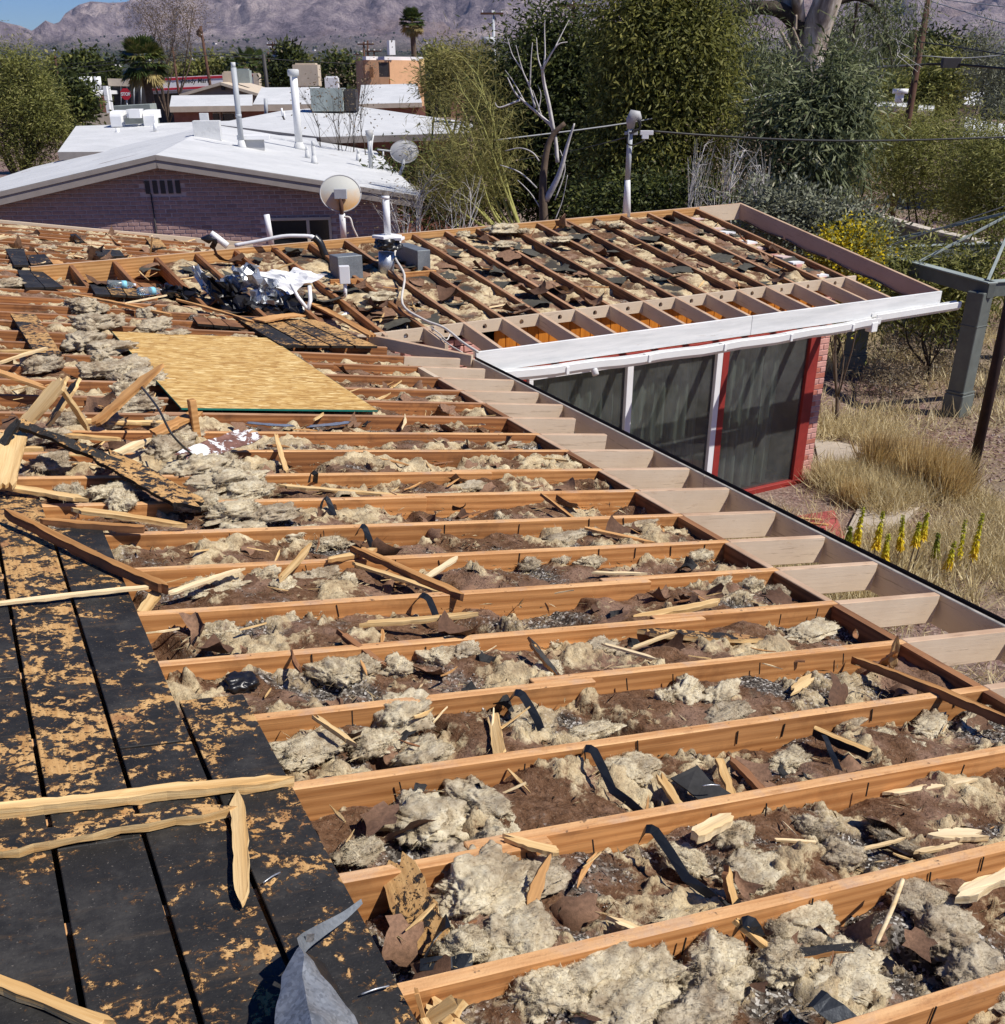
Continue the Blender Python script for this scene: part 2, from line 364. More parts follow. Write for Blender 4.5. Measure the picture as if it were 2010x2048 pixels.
# the torn batts: fluff / paper / grit masks live on the mesh
def _bed():
    g = G('torn_batt_and_paper'); P = g.vec(which='World')
    n1 = g.noise(g.vec((26, 26, 26), which='World'), 1., 6, .72); n2 = g.noise(g.vec((90, 90, 90), which='World'), 1., 5, .7)
    fl = g.n('MapRange', i_1=.40, i_2=.62, i_0=g.ma('ADD', g.attr('fluff'), g.ma('ADD', g.ma('MULTIPLY_ADD', n1, 1.1, -.55), g.ma('MULTIPLY_ADD', n2, .5, -.25)))).outputs[0]
    gr = g.n('MapRange', i_1=.40, i_2=.60, i_0=g.ma('ADD', g.attr('grit'), g.ma('MULTIPLY_ADD', n1, .8, -.4))).outputs[0]
    pap = g.ramp(n1, [(.3, (.085, .040, .020)), (.5, (.16, .085, .046)), (.72, (.27, .16, .10))])
    smo = g.ramp(g.noise(P, 4.5, 3, .5), [(.50, 0.), (.62, 1.)])
    pap = g.mix(smo, pap, (.27, .165, .112))
    pap = g.mix(g.ramp(n2, [(.52, 0.), (.64, .7)]), pap, (.035, .018, .011))
    pap = g.mix(g.ramp(g.noise(g.vec((160, 160, 160), which='World'), 1., 3, .6), [(.62, 0.), (.70, .55)]), pap, (.42, .34, .24))
    flc = g.ramp(g.noise(g.vec((14, 14, 14), which='World'), 1., 6, .75), [(.28, (.30, .205, .115)), (.5, (.60, .475, .285)), (.72, (.80, .69, .46))])
    flc = g.mix(g.ramp(n2, [(.5, 0.), (.75, .55)]), flc, (.22, .16, .10))
    dirt = g.ramp(g.noise(g.vec((8, 8, 8), which='World'), 1., 5, .7), [(.52, 0.), (.72, .7)])
    flc = g.mix(dirt, flc, (.26, .185, .12))
    vc = g.n('TexVoronoi', i_Scale=1.); g.put(vc.inputs['Vector'], g.vec((120, 120, 120), which='World'))
    sep = g.n('SeparateColor'); g.put(sep.inputs[0], vc.outputs['Color'])
    grc = g.ramp(sep.outputs[0], [(0., (.05, .042, .036)), (.4, (.13, .11, .09)), (.7, (.26, .235, .20)), (.9, (.58, .55, .50))], 'CONSTANT')
    col = g.mix(fl, pap, flc); col = g.mix(g.ma('MULTIPLY', gr, g.ma('MULTIPLY_ADD', fl, -.7, 1.)), col, grc)
    wood_ = g.attr('felt'); col = g.mix(g.n('MapRange', i_1=.42, i_2=.56, i_0=g.ma('ADD', wood_, g.ma('MULTIPLY_ADD', n1, .4, -.2))).outputs[0], col, (.062, .056, .047))
    g.set(Base_Color=col, Roughness=.95, Specular_IOR_Level=.1)
    g.bump(g.ma('ADD', n1, g.ma('MULTIPLY', n2, .7)), 1., .012); return g.m
M['bed'] = _bed()
def _fluff(name, a, b, c, dirt):
    g = G(name); v = g.vec((1, 1, 1), rnd=9.)
    n1 = g.noise(v, 26., 7, .78); n2 = g.noise(v, 95., 4, .7)
    col = g.ramp(n1, [(.28, a), (.5, b), (.72, c)])
    col = g.mix(g.ramp(g.noise(v, 7., 5, .7), [(.45, 0.), (.62, dirt)]), col, (.21, .135, .080))
    col = g.mix(g.ramp(n2, [(.56, 0.), (.68, .6)]), col, (.13, .08, .048))
    g.set(Base_Color=col, Roughness=1., Specular_IOR_Level=.05).bump(g.ma('ADD', n1, g.ma('MULTIPLY', n2, .8)), .55, .008)
    t = g.n('BsdfTranslucent'); g.put(t.inputs[0], col); mx = g.n('MixShader', i_0=.22)     # light soaks into loose wool
    g.t.links.new(g.b.outputs[0], mx.inputs[1]); g.t.links.new(t.outputs[0], mx.inputs[2]); g.t.links.new(mx.outputs[0], g.out.inputs[0])
    return g.m
M['fluff'] = _fluff('cream_glass_wool', (.42, .325, .20), (.72, .625, .435), (.90, .83, .64), .55)
M['fluffgrey'] = _fluff('grey_glass_wool', (.33, .26, .165), (.58, .495, .355), (.78, .70, .53), .65)
M['paper'] = plain('brown_kraft_paper', (.22, .125, .075), .8, .35, 9., bump=.4)
M['paperdark'] = plain('dark_kraft_paper', (.10, .052, .030), .8, .35, 9., bump=.4)
M['felt'] = plain('black_roofing_felt', (.028, .027, .026), .8, .4, 14., bump=.6)
def _grit():
    g = G('vermiculite_grit'); a = g.attr('v')
    g.set(Base_Color=g.ramp(a, [(0., (.035, .028, .022)), (.3, (.13, .11, .09)), (.58, (.27, .24, .20)), (.86, (.55, .52, .46))], 'CONSTANT'), Roughness=.6); return g.m
M['grit'] = _grit()
M['strap'] = plain('blackened_strap_metal', (.030, .034, .040), .38, .3, 14., metal=.5, bump=.3)
def _galv(name, a, b, rough=.35):
    g = G(name); v = g.vec(rnd=3.)
    f = g.vor(v, 130., out='Color'); sep = g.n('SeparateColor'); g.put(sep.inputs[0], f)
    n = g.noise(v, 4., 5, .65); k = g.ma('ADD', g.ma('MULTIPLY', sep.outputs[0], .3), g.ma('MULTIPLY', n, .8))
    g.set(Base_Color=g.ramp(k, [(.3, a), (.75, b)]), Metallic=.75, Roughness=g.ma('MULTIPLY_ADD', n, .3, rough - .1)).bump(g.noise(v, 7., 4), .5, .01); return g.m
M['galv'] = _galv('galvanised_sheet', (.30, .32, .34), (.56, .58, .60))
M['galvdark'] = _galv('dirty_galvanised_duct', (.15, .16, .17), (.40, .42, .43), .5)
M['galvdull'] = _galv('dull_galvanised_box', (.20, .22, .235), (.30, .325, .34), .6)
def _rusty():
    g = G('flaking_white_paint_on_rust'); v = g.vec(rnd=3.)
    m_ = g.ramp(g.noise(v, 11., 6, .7, .6), [(.50, 0.), (.53, 1.)])
    g.set(Base_Color=g.mix(m_, g.ramp(g.noise(v, 30., 4), [(.3, (.10, .045, .035)), (.7, (.24, .12, .09))]), (.74, .75, .75)), Roughness=.6).bump(m_, .4, .003); return g.m
M['rusty'] = _rusty()
M['whiteflash'] = plain('white_coated_flashing', (.80, .80, .79), .55, .06, 5., bump=.3)
M['tarblob'] = plain('black_roof_cement', (.014, .013, .013), .35, .4, 9., bump=.9, bsc=25., spec=.6)
M['pvc'] = plain('white_painted_pipe', (.78, .78, .78), .45, .08, 8.)
M['pvcblotch'] = M['pvc']
M['cable'] = plain('off_white_cable', (.62, .58, .52), .5, .1, 10.)
M['wire'] = plain('dark_wire', (.03, .03, .03), .5, .1, 4., bump=0)
M['palewire'] = plain('grey_wire', (.30, .31, .32), .5, .1, 4., bump=0)
# house walls
M['brickpink'] = plain('painted_pink_brick', (.56, .29, .245), .85, .22, 9., bump=.5)
M['brickred'] = plain('worn_red_brick', (.44, .15, .105), .85, .25, 9., bump=.5)
M['mortar'] = plain('pink_white_mortar', (.60, .46, .41), .9, .1, 9., bump=.5)
M['redpaint'] = plain('barn_red_trim_paint', (.26, .028, .022), .6, .18, 7.)
def _siding():
    g = G('orange_stained_siding')
    col = g.ramp(g.noise(g.vec((14, 14, 2.2), rnd=9.), 1.4, 5, .6), [(.3, (.38, .115, .010)), (.7, (.58, .21, .022))])
    g.set(Base_Color=col, Roughness=.6).bump(g.noise(g.vec((40, 40, 3)), 1.5, 4), .2, .003); return g.m
M['siding'] = _siding()
def _glass():
    g = G('dark_window_glass')
    gl = g.n('BsdfGlossy', i_Roughness=.03, i_Color=(.9, .95, 1.)); tr = g.n('BsdfTransparent', i_Color=(.66, .69, .68))
    fr = g.n('Fresnel', i_IOR=1.5); mx = g.n('MixShader'); g.put(mx.inputs[0], g.ma('MULTIPLY', fr.outputs[0], g.ma('SUBTRACT', 1., g.n('NewGeometry').outputs['Backfacing'])))
    du = g.n('BsdfDiffuse', i_Color=(.34, .35, .34)); dm = g.n('MixShader'); g.put(dm.inputs[0], g.ramp(g.noise(g.vec((1, 1, 1), which='World'), 2.2, 5, .7), [(.35, .05), (.7, .16)]))
    g.t.links.new(tr.outputs[0], dm.inputs[1]); g.t.links.new(du.outputs[0], dm.inputs[2]); g.t.links.new(dm.outputs[0], mx.inputs[1]); g.t.links.new(gl.outputs[0], mx.inputs[2]); g.t.links.new(mx.outputs[0], g.out.inputs[0]); return g.m
M['glass'] = _glass()
M['darkglass'] = plain('far_dark_glass', (.018, .020, .022), .12, .2, 3., bump=0, spec=.6)
def _curt():
    g = G('grey_green_curtain'); g.set(Base_Color=g.ramp(g.noise(g.vec((30, 30, 1.2)), 1., 4), [(.3, (.19, .195, .17)), (.7, (.44, .45, .40))]), Roughness=.9); return g.m
M['curtain'] = _curt()
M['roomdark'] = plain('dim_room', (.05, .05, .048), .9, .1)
M['whiteframe'] = plain('white_aluminium_frame', (.74, .74, .75), .4, .05, 5.)
# neighbours
def _elas():
    g = G('white_elastomeric_roof'); P = g.vec(which='World')
    col = g.ramp(g.noise(P, .8, 6, .7), [(.35, (.54, .55, .55)), (.7, (.66, .665, .66))])
    col = g.mix(g.ramp(g.noise(P, 3.5, 6, .75), [(.55, 0.), (.72, .6)]), col, (.37, .38, .38))
    g.set(Base_Color=col, Roughness=.75).bump(g.noise(P, 9., 5, .7), .5, .02); return g.m
M['whiteroof'] = _elas()
M['nfascia'] = plain('taupe_fascia_paint', (.30, .262, .235), .7, .12, 4.)
def _brk(name, cols):
    g = G(name); c = g.ramp(g.rnd(), [(i / max(1, len(cols) - 1), x) for i, x in enumerate(cols)])
    c = g.mix(g.ramp(g.noise(g.vec(rnd=40.), 14., 4), [(.35, 0.), (.7, .45)]), c, (.11, .07, .065))
    g.set(Base_Color=c, Roughness=.9).bump(g.noise(g.vec(rnd=40.), 30., 5), .5, .004); return g.m
M['nbrick'] = _brk('mauve_brick', [(.32, .205, .19), (.44, .285, .255), (.38, .25, .23), (.52, .34, .30), (.27, .175, .17)])
M['nmortar'] = plain('mauve_mortar', (.52, .43, .41), .9, .1, 12., bump=.4)
M['coolerwhite'] = plain('white_cooler_metal', (.80, .80, .79), .5, .04, 4.)
M['acgrey'] = plain('grey_green_unit_metal', (.30, .34, .32), .6, .2, 2.5)
M['beigeroof'] = plain('beige_stucco', (.56, .47, .36), .9, .1, 3.)
M['taupe'] = plain('taupe_stucco', (.30, .245, .195), .9, .1, 3.)
M['adobe'] = plain('peach_adobe_stucco', (.62, .36, .20), .9, .1, 2.)
M['farbrick'] = plain('far_red_brick', (.28, .125, .09), .9, .15, 5.)
M['signwhite'] = plain('sign_white', (.80, .79, .79), .5, .03, 2., bump=0)
M['signred'] = plain('sign_red', (.50, .025, .04), .5, .05, 2., bump=0)
M['signblack'] = plain('sign_black', (.02, .02, .022), .5, .05, 2., bump=0)
M['darkwall'] = plain('dark_shop_front', (.050, .045, .045), .6, .2, 2.)
M['asphalt'] = plain('worn_street_asphalt', (.17, .155, .145), .9, .15, .6)
M['dish'] = None
def _dish():
    g = G('dish_grey_with_rust'); v = g.co()
    sp = g.n('SeparateXYZ'); g.put(sp.inputs[0], v)
    k = g.ma('ADD', g.ma('MULTIPLY', sp.outputs[2], -3.2), g.ma('MULTIPLY', g.noise(v, 4., 4), 1.1))
    ru = g.ramp(k, [(.42, 0.), (.95, .85)])
    ru = g.ma('MULTIPLY', ru, g.ramp(g.ma('ADD', g.ma('MULTIPLY', sp.outputs[0], 3.), g.noise(v, 7., 3)), [(.05, .6), (.4, 1.)]))
    g.set(Base_Color=g.mix(ru, (.52, .52, .47), (.66, .36, .10)), Roughness=.6); return g.m
M['dish'] = _dish()
M['dishgrey'] = plain('grey_dish', (.42, .42, .42), .6, .1, 4.)
# yard
def _ground():
    g = G('dry_gravel_yard'); P = g.vec(which='World')
    big = g.noise(P, .35, 5, .6); sm = g.noise(P, 6., 6, .75)
    vc = g.n('TexVoronoi', i_Scale=26.); g.put(vc.inputs['Vector'], P); sep = g.n('SeparateColor'); g.put(sep.inputs[0], vc.outputs['Color'])
    stone = g.ramp(sep.outputs[0], [(0., (.12, .065, .060)), (.4, (.19, .105, .095)), (.75, (.25, .16, .145)), (1., (.33, .25, .22))])
    dirt = g.ramp(sm, [(.3, (.17, .125, .085)), (.7, (.30, .235, .165))])
    k = g.ramp(big, [(.42, 0.), (.58, 1.)])
    g.set(Base_Color=g.mix(k, stone, dirt), Roughness=.95).bump(g.ma('ADD', vc.outputs['Distance'], sm), .8, .02); return g.m
M['ground'] = _ground()
M['concrete'] = plain('pale_concrete_path', (.40, .34, .27), .9, .15, 4., bump=.5)
M['redslab'] = plain('red_painted_slab', (.36, .085, .075), .8, .2, 5.)
M['blockwall'] = plain('grey_block_wall', (.22, .205, .19), .95, .15, 3., bump=.5)
M['wallcap'] = plain('pale_wall_cap', (.52, .46, .38), .9, .15, 5.)
M['greenmetal'] = plain('grey_green_painted_metal', (.125, .138, .125), .5, .18, 5.)
M['rustpost'] = plain('dark_rust_steel', (.030, .015, .013), .7, .35, 8.)
M['pole'] = plain('brown_utility_pole', (.10, .05, .034), .9, .3, 3.)
M['metalpole'] = plain('pale_steel_pole', (.42, .44, .46), .5, .1, 3.)
def leafm(name, stops, trans=.3, rough=.6):
    g = G(name); c = g.ramp(g.attr('v'), stops)
    d = g.n('BsdfPrincipled', i_Roughness=rough); g.put(d.inputs['Base Color'], c); d.inputs['Specular IOR Level'].default_value = .25
    t = g.n('BsdfTranslucent'); g.put(t.inputs[0], c); mx = g.n('MixShader', i_0=trans)
    g.t.links.new(d.outputs[0], mx.inputs[1]); g.t.links.new(t.outputs[0], mx.inputs[2]); g.t.links.new(mx.outputs[0], g.out.inputs[0]); return g.m
M['leafdark'] = leafm('dark_green_leaves', [(0., (.016, .024, .008)), (.5, (.055, .072, .018)), (.85, (.15, .165, .038)), (1., (.26, .255, .065))])
M['leafpepper'] = leafm('pepper_tree_leaves', [(0., (.060, .068, .014)), (.45, (.175, .180, .040)), (1., (.36, .33, .09))], .42)
M['leafeuca'] = leafm('grey_green_gum_leaves', [(0., (.050, .066, .028)), (.5, (.145, .170, .075)), (.85, (.28, .30, .16)), (1., (.50, .48, .31))])
M['leafmesq'] = leafm('feathery_olive_leaves', [(0., (.095, .105, .024)), (.5, (.235, .240, .062)), (1., (.42, .385, .14))], .35)
M['leafverde'] = leafm('yellow_green_twigs', [(0., (.14, .13, .035)), (.5, (.24, .215, .06)), (1., (.38, .32, .12))], .25)
M['leafsage'] = leafm('grey_sage_leaves', [(0., (.10, .108, .070)), (.6, (.22, .23, .155)), (1., (.38, .38, .28))], .2)
M['leafpalm'] = leafm('palm_fan_leaves', [(0., (.030, .050, .014)), (.6, (.075, .105, .026)), (1., (.22, .19, .06))], .2, .4)
M['leafpalmdry'] = leafm('dry_palm_leaves', [(0., (.20, .15, .06)), (1., (.42, .33, .12))], .2)
M['leafbrown'] = leafm('brown_dry_leaves', [(0., (.13, .10, .065)), (1., (.26, .19, .12))], .2)
M['leafyellow'] = leafm('yellow_blossom', [(0., (.30, .26, .02)), (.5, (.62, .47, .012)), (1., (.78, .62, .02))], .3)
M['straw'] = leafm('straw_grass', [(0., (.36, .28, .14)), (.5, (.62, .51, .28)), (1., (.82, .72, .46))], .3)
M['goldgrass'] = leafm('gold_tuft_grass', [(0., (.40, .28, .11)), (.6, (.64, .48, .22)), (1., (.80, .66, .38))], .3)
M['aloeflower'] = leafm('yellow_aloe_flower', [(0., (.42, .44, .04)), (.5, (.74, .62, .03)), (1., (.74, .50, .03))], .25)
M['aloegreen'] = leafm('green_aloe_bud', [(0., (.20, .24, .03)), (1., (.46, .42, .03))], .25)
M['bark'] = plain('brown_bark', (.12, .085, .06), .95, .3, 9., bump=.8)
M['barkgrey'] = plain('silver_dead_wood', (.56, .53, .50), .9, .25, 9., bump=.6)
M['barkdark'] = plain('dark_bark', (.055, .042, .032), .95, .3, 9., bump=.6)
M['barkgreen'] = plain('yellow_green_bark', (.33, .32, .10), .8, .2, 9., bump=.3)
def _gum():
    g = G('pale_peeling_gum_bark'); v = g.vec((1, 1, .35))
    c = g.ramp(g.noise(v, 3., 5, .65, .5), [(.36, (.16, .11, .085)), (.5, (.42, .34, .27)), (.62, (.70, .63, .55))])
    g.set(Base_Color=c, Roughness=.85).bump(g.noise(v, 8., 4), .6, .02); return g.m
M['gum'] = _gum()
def _mtn():
    g = G('bare_rock_mountain'); P = g.vec((.001, .001, .001), which='World')
    a = g.noise(P, 2.2, 8, .65); b = g.noise(P, 14., 8, .7)
    c = g.ramp(g.ma('ADD', g.ma('MULTIPLY', a, .5), g.ma('MULTIPLY', b, .5)), [(.40, (.16, .13, .15)), (.5, (.36, .295, .31)), (.60, (.62, .51, .48))])
    pk = g.ramp(g.noise(P, 1.5, 4, .6), [(.56, 0.), (.68, .6)])
    c = g.mix(pk, c, (.40, .27, .21))
    z = g.n('SeparateXYZ'); g.put(z.inputs[0], g.n('NewGeometry').outputs['Position'])
    low = g.ramp(g.ma('ADD', g.ma('DIVIDE', z.outputs[2], 300.), g.ma('MULTIPLY', g.noise(P, 6., 6), .4)), [(.50, 1.), (.80, 0.)])
    c = g.mix(low, c, g.ramp(g.noise(P, 40., 5, .7), [(.4, (.060, .070, .045)), (.62, (.20, .17, .125))]))
    g.set(Base_Color=c, Roughness=1., Specular_IOR_Level=0.).bump(g.noise(P, 26., 10, .72), 1., 60.); return g.m
M['mountain'] = _mtn()
M['townwhite'] = plain('far_white_wall', (.74, .70, .64), .8, .1, 1., bump=0)
# ------------------------------------------------------------------ ground and sky-side setting
V_, F_ = [], []
gs = [-10000, -3000, -800, -200, -60, -20, 0, 6, 12, 18, 24, 40, 80, 200, 600, 1500, 4000, 10000]
for i, x in enumerate(gs):
    for j, y in enumerate(gs): V_.append((x, y, 0))
n_ = len(gs)
for i in range(n_ - 1):
    for j in range(n_ - 1): F_.append([i * n_ + j, (i + 1) * n_ + j, (i + 1) * n_ + j + 1, i * n_ + j + 1])
link('ground', mesh('ground', V_, F_, M['ground']), label='dry reddish gravel yard and desert ground', kind='structure')

# ------------------------------------------------------------------ our house: open rafters, decking, eaves
HOUSE = thing('house', 'low house stripped to its open rafters, with decking, eaves, wing and windows', 'house', (1.5, 6, 0))
SP = .404; Y0 = 1.548
def yj(j): return Y0 + SP * j
XB, XT = 3.13, 3.765                              # blocking over the wall line, tail ends
def valley_x(y): return 3.95 - (y - 8.62) * (3.1 / 3.0) if y < 11.7 else (.85 + (y - 12.3) * .95 if y > 12.3 else .8)
RJ = {}
rr = random.Random(5)
for j in range(-5, 38):
    y = yj(j)
    if y > 16.9: break
    xr = XB
    if y > 8.55: xr = min(XB, valley_x(y) - .05)
    if xr < -.9: continue
    xs = rr.choice([.95, 1.55, 1.75, 2.3, None, None]) if j > 0 else None
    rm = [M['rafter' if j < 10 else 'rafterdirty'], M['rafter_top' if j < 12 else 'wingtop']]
    if j in (2,): xs = 2.85
    yo = rr.uniform(-.006, .006)
    if xs and xs < xr - .3 and y < 8.5:
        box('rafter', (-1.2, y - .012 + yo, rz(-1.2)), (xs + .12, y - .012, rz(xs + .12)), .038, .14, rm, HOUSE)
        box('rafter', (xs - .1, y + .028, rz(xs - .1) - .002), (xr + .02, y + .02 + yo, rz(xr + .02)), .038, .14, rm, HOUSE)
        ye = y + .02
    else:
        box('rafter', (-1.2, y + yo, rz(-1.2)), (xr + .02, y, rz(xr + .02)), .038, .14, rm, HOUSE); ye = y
    RJ[j] = ye
    if y < 8.5 or y > 15.8:
        xe = XT - (.0 if y > 12 else 0)
        if 5.9 < y < 8.5 and rr.random() < .6: xe -= rr.uniform(.05, .12)     # rotted ends
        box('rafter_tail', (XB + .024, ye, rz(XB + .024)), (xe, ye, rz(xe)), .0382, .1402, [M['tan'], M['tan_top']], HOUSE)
def holeblock(l, h, th, r, hx=0., nseg=16):
    V, F = [], []; per = []
    for k in range(nseg):
        a = 2 * math.pi * (k + .5) / nseg; ca, sa = math.cos(a), math.sin(a)
        t = min((l / 2) / max(abs(ca), 1e-6), (h / 2) / max(abs(sa), 1e-6)); per.append((ca * t, sa * t))
    for cx_, cy_ in ((l / 2, h / 2), (-l / 2, h / 2), (-l / 2, -h / 2), (l / 2, -h / 2)):
        k = min(range(nseg), key=lambda q: (per[q][0] - cx_) ** 2 + (per[q][1] - cy_) ** 2); per[k] = (cx_, cy_)
    for yy in (-th / 2, th / 2):
        for k in range(nseg):
            a = 2 * math.pi * (k + .5) / nseg; V.append((hx + r * math.cos(a), yy, r * math.sin(a)))
        for k in range(nseg): V.append((per[k][0], yy, per[k][1]))
    n = nseg
    for k in range(n):
        q = (k + 1) % n
        F += [[k, q, n + q, n + k][::-1], [2 * n + k, 2 * n + q, 3 * n + q, 3 * n + k], [k, 2 * n + k, 2 * n + q, q][::-1], [n + k, n + q, 3 * n + q, 3 * n + k]]
    return V, F
for j in range(-5, 18):
    if j not in RJ or j + 1 not in RJ: continue
    ya, yb = RJ[j] + .021, RJ[j + 1] - .021
    zc = rz(XB) - .07
    if j >= 16: continue
    hole = .026 if j in (0, 1, 2, 3, -1, -2) else (.02 if j % 3 == 0 else 0)
    if hole:
        Vq, Fq = holeblock(yb - ya, .136, .036, hole, .03)
        link('blocking', mesh('blocking', Vq, Fq, M['brownwood'] if j < 14 else M['tan']), HOUSE, (XB, (ya + yb) / 2, zc), Matrix.Rotation(math.pi / 2, 3, 'Z'))
    else:
        box('blocking', (XB, ya, rz(XB)), (XB, yb, rz(XB)), .036, .136, [M['brownwood'], M['tan_top']], HOUSE)
# dark nails left along the rafter sides where the decking was pulled
nailm = mesh('nail', *boxvf(.0035, .003, .05, 0), M['tarside']); nr = random.Random(12)
for j in range(-2, 8):
    x = .6
    while x < 3.0:
        x += nr.choice([.195, .2, .39, .41]); y = yj(j) - (.032 if x < 1.4 else .022)
        if x < 3.05: link('nail', nailm, HOUSE, (x, y, rz(x) - nr.uniform(-.006, .02)), Matrix.Rotation(nr.uniform(-.15, .15), 3, 'Y'))
# fascia boards, drip edge and dark gutter of the main eave
ys = [-1.2, 1.9, 5.05, 8.56]
for a, b in zip(ys[:-1], ys[1:]):
    box('fascia', (3.785, a + .002, rz(3.785)), (3.785, b - .002, rz(3.785)), .020, .16, [M['tan'], M['grey_fascia']], HOUSE)
def extrude_y(prof, y0, y1):
    n = len(prof); V = [(x, y0, z) for x, z in prof] + [(x, y1, z) for x, z in prof]
    return V, [[i, (i + 1) % n, n + (i + 1) % n, n + i] for i in range(n)] + [list(range(n))[::-1], list(range(n, 2 * n))]
gp = [(3.798, -.012), (3.798, -.10), (3.84, -.11), (3.862, -.07), (3.864, -.016), (3.854, -.010), (3.852, -.020), (3.856, -.06), (3.836, -.102), (3.804, -.094), (3.804, -.012)]
for a, b in zip(ys[:-1], ys[1:]):
    Vq, Fq = extrude_y([(x - 3.84, z) for x, z in gp], 0, b - a - .004)
    link('gutter', mesh('gutter', Vq, Fq, M['gutterdark']), HOUSE, (3.84, a + .002, rz(3.785)))
# wall under the main eave and the ledger behind the overhang
box('wall', (XB - .12, -1.2, rz(XB) - .15), (XB - .12, 8.9, rz(XB) - .15), .2, rz(XB) - .15, M['tan'], HOUSE)
# ceiling under the open bays
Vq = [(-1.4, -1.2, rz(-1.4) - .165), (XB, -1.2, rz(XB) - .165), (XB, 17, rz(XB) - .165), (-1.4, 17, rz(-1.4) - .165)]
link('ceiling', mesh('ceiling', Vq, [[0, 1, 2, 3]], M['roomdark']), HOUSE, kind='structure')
# rake board at the far end
box('rake_board', (-1.2, 16.75, rz(-1.2) + .03), (3.9, 16.4, rz(3.9) + .03), .04, .17, M['tan'], HOUSE)
# black tarred decking still in place
edges = [.51, .312, .115, -.082, -.278, -.474, -.67, -.866, -1.06]
ends = [2.86, 4.40, 4.92, 4.95, 4.97, 4.95, 4.98, 4.96]
kinds = [['tar', 'tar'], ['tar', 'tarworn'], ['tar', 'tarworn'], ['tar', 'tar'], ['tar', 'tarworn'], ['tar', 'tar'], ['tar', 'tar'], ['tar', 'tar']]
rr = random.Random(9)
for k in range(8):
    xa, xb = edges[k + 1] + .005, edges[k] - .005; xm = (xa + xb) / 2
    cut = [-1.0, [1.25, 2.62, 2.2, 3.1, 1.8, 2.6, 3.0, 2.0][k], ends[k]]
    for i in range(2):
        a, b = cut[i] + .002, cut[i + 1] - .002; dz = rr.uniform(-.0015, .002)
        up = (T, 0, 1)
        o = box('deck_plank', (xm, a, rz(xm) + .021 + dz), (xm + rr.uniform(-.002, .002), b, rz(xm) + .021 + dz), xb - xa, .02, [M['tarside'], M['tardeck']], HOUSE, up=up, bv=.002)
        V_ = o.data
# raw strip of lath beside the last plank
box('plank_edge', (.522, .1, rz(.52) + .012), (.522, 1.45, rz(.52) + .012), .02, .012, M['pale'], HOUSE, up=(T, 0, 1))

# ------------------------------------------------------------------ the wing: ridge, rafters, blocking, fascia, gutter
wr = random.Random(21)
AK = [4.89 - .42 * k for k in range(0, 19)]
def wvalley(a):
    for i in range(60):
        b = i * .06
        p = wp(a, b)
        if p.z > rz(p.x) + .0: return b
    return 3.0
BB = .72
for k, a in enumerate(AK + [5.26]):
    b0 = .02 if a > -.1 else wvalley(a) + .05
    m2 = [M['brownwood'], M['wingtop']]
    if a > -.1:
        box('rafter', wp(a, BB + .02), wp(a, 3.42), .04, .13, m2, HOUSE)
        box('rafter_tail', wp(a, .02), wp(a, BB + .016), .0402, .1302, [M['tan'], M['tan_top']], HOUSE)
    else:
        if b0 < BB: box('rafter_tail', wp(a, b0), wp(a, BB + .016), .0402, .1302, [M['tan'], M['tan_top']], HOUSE)
        box('rafter', wp(a, max(b0, BB + .02)), wp(a, 3.42), .04, .13, [M['rafter'], M['brownwood']], HOUSE)
aa = sorted(AK + [5.26])
for a0, a1 in zip(aa[:-1], aa[1:]):
    if a0 < -1.3: continue
    l = a1 - a0 - .043
    if l < .2:
        continue
    Vq, Fq = holeblock(l, .108, .036, .024, wr.uniform(-.02, .02))
    c = wp((a0 + a1) / 2, BB + .0, -.055)
    link('blocking', mesh('blocking', Vq, Fq, M['tan']), HOUSE, c, Matrix.Rotation(WA, 3, 'Z'))
box('blocking', wp(5.282, BB + .0), wp(5.42, BB + .0), .036, .13, M['tan'], HOUSE)
# ridge boards
for a0, a1, mm in ((-3.05, -.6, 'orange'), (-.598, 2.4, 'orange'), (2.402, 5.30, 'orange'), (5.302, 6.03, 'tan')):
    box('ridge_board', wp(a0, 3.44, .012), wp(a1, 3.44, .012), .036, .20, [M[mm], M['tan_top']], HOUSE)
# back slope of the wing: decking seen only from above
pts = [wp(-2.6, 3.47, -.02), wp(6.0, 3.47, -.02), wxy(6.0, 6.6, CZ - 2.1), wxy(-.2, 6.6, CZ - 2.1)]
poly_slab('back_slope', pts, .02, M['brownwood'], HOUSE)
# flying rafter at the gable end
box('rake_board', wp(6.03, .02, .012), wp(6.03, 3.46, .012), .042, .19, [M['pinktan'], M['tan_top']], HOUSE)
for i, b in enumerate((.55, 1.3, 2.1, 2.9)):
    tube('wire', [wp(6.0, b - .35, -.165), wp(5.99, b, -.185), wp(6.0, b + .4, -.165)], .008, M['bark'], HOUSE, 5)
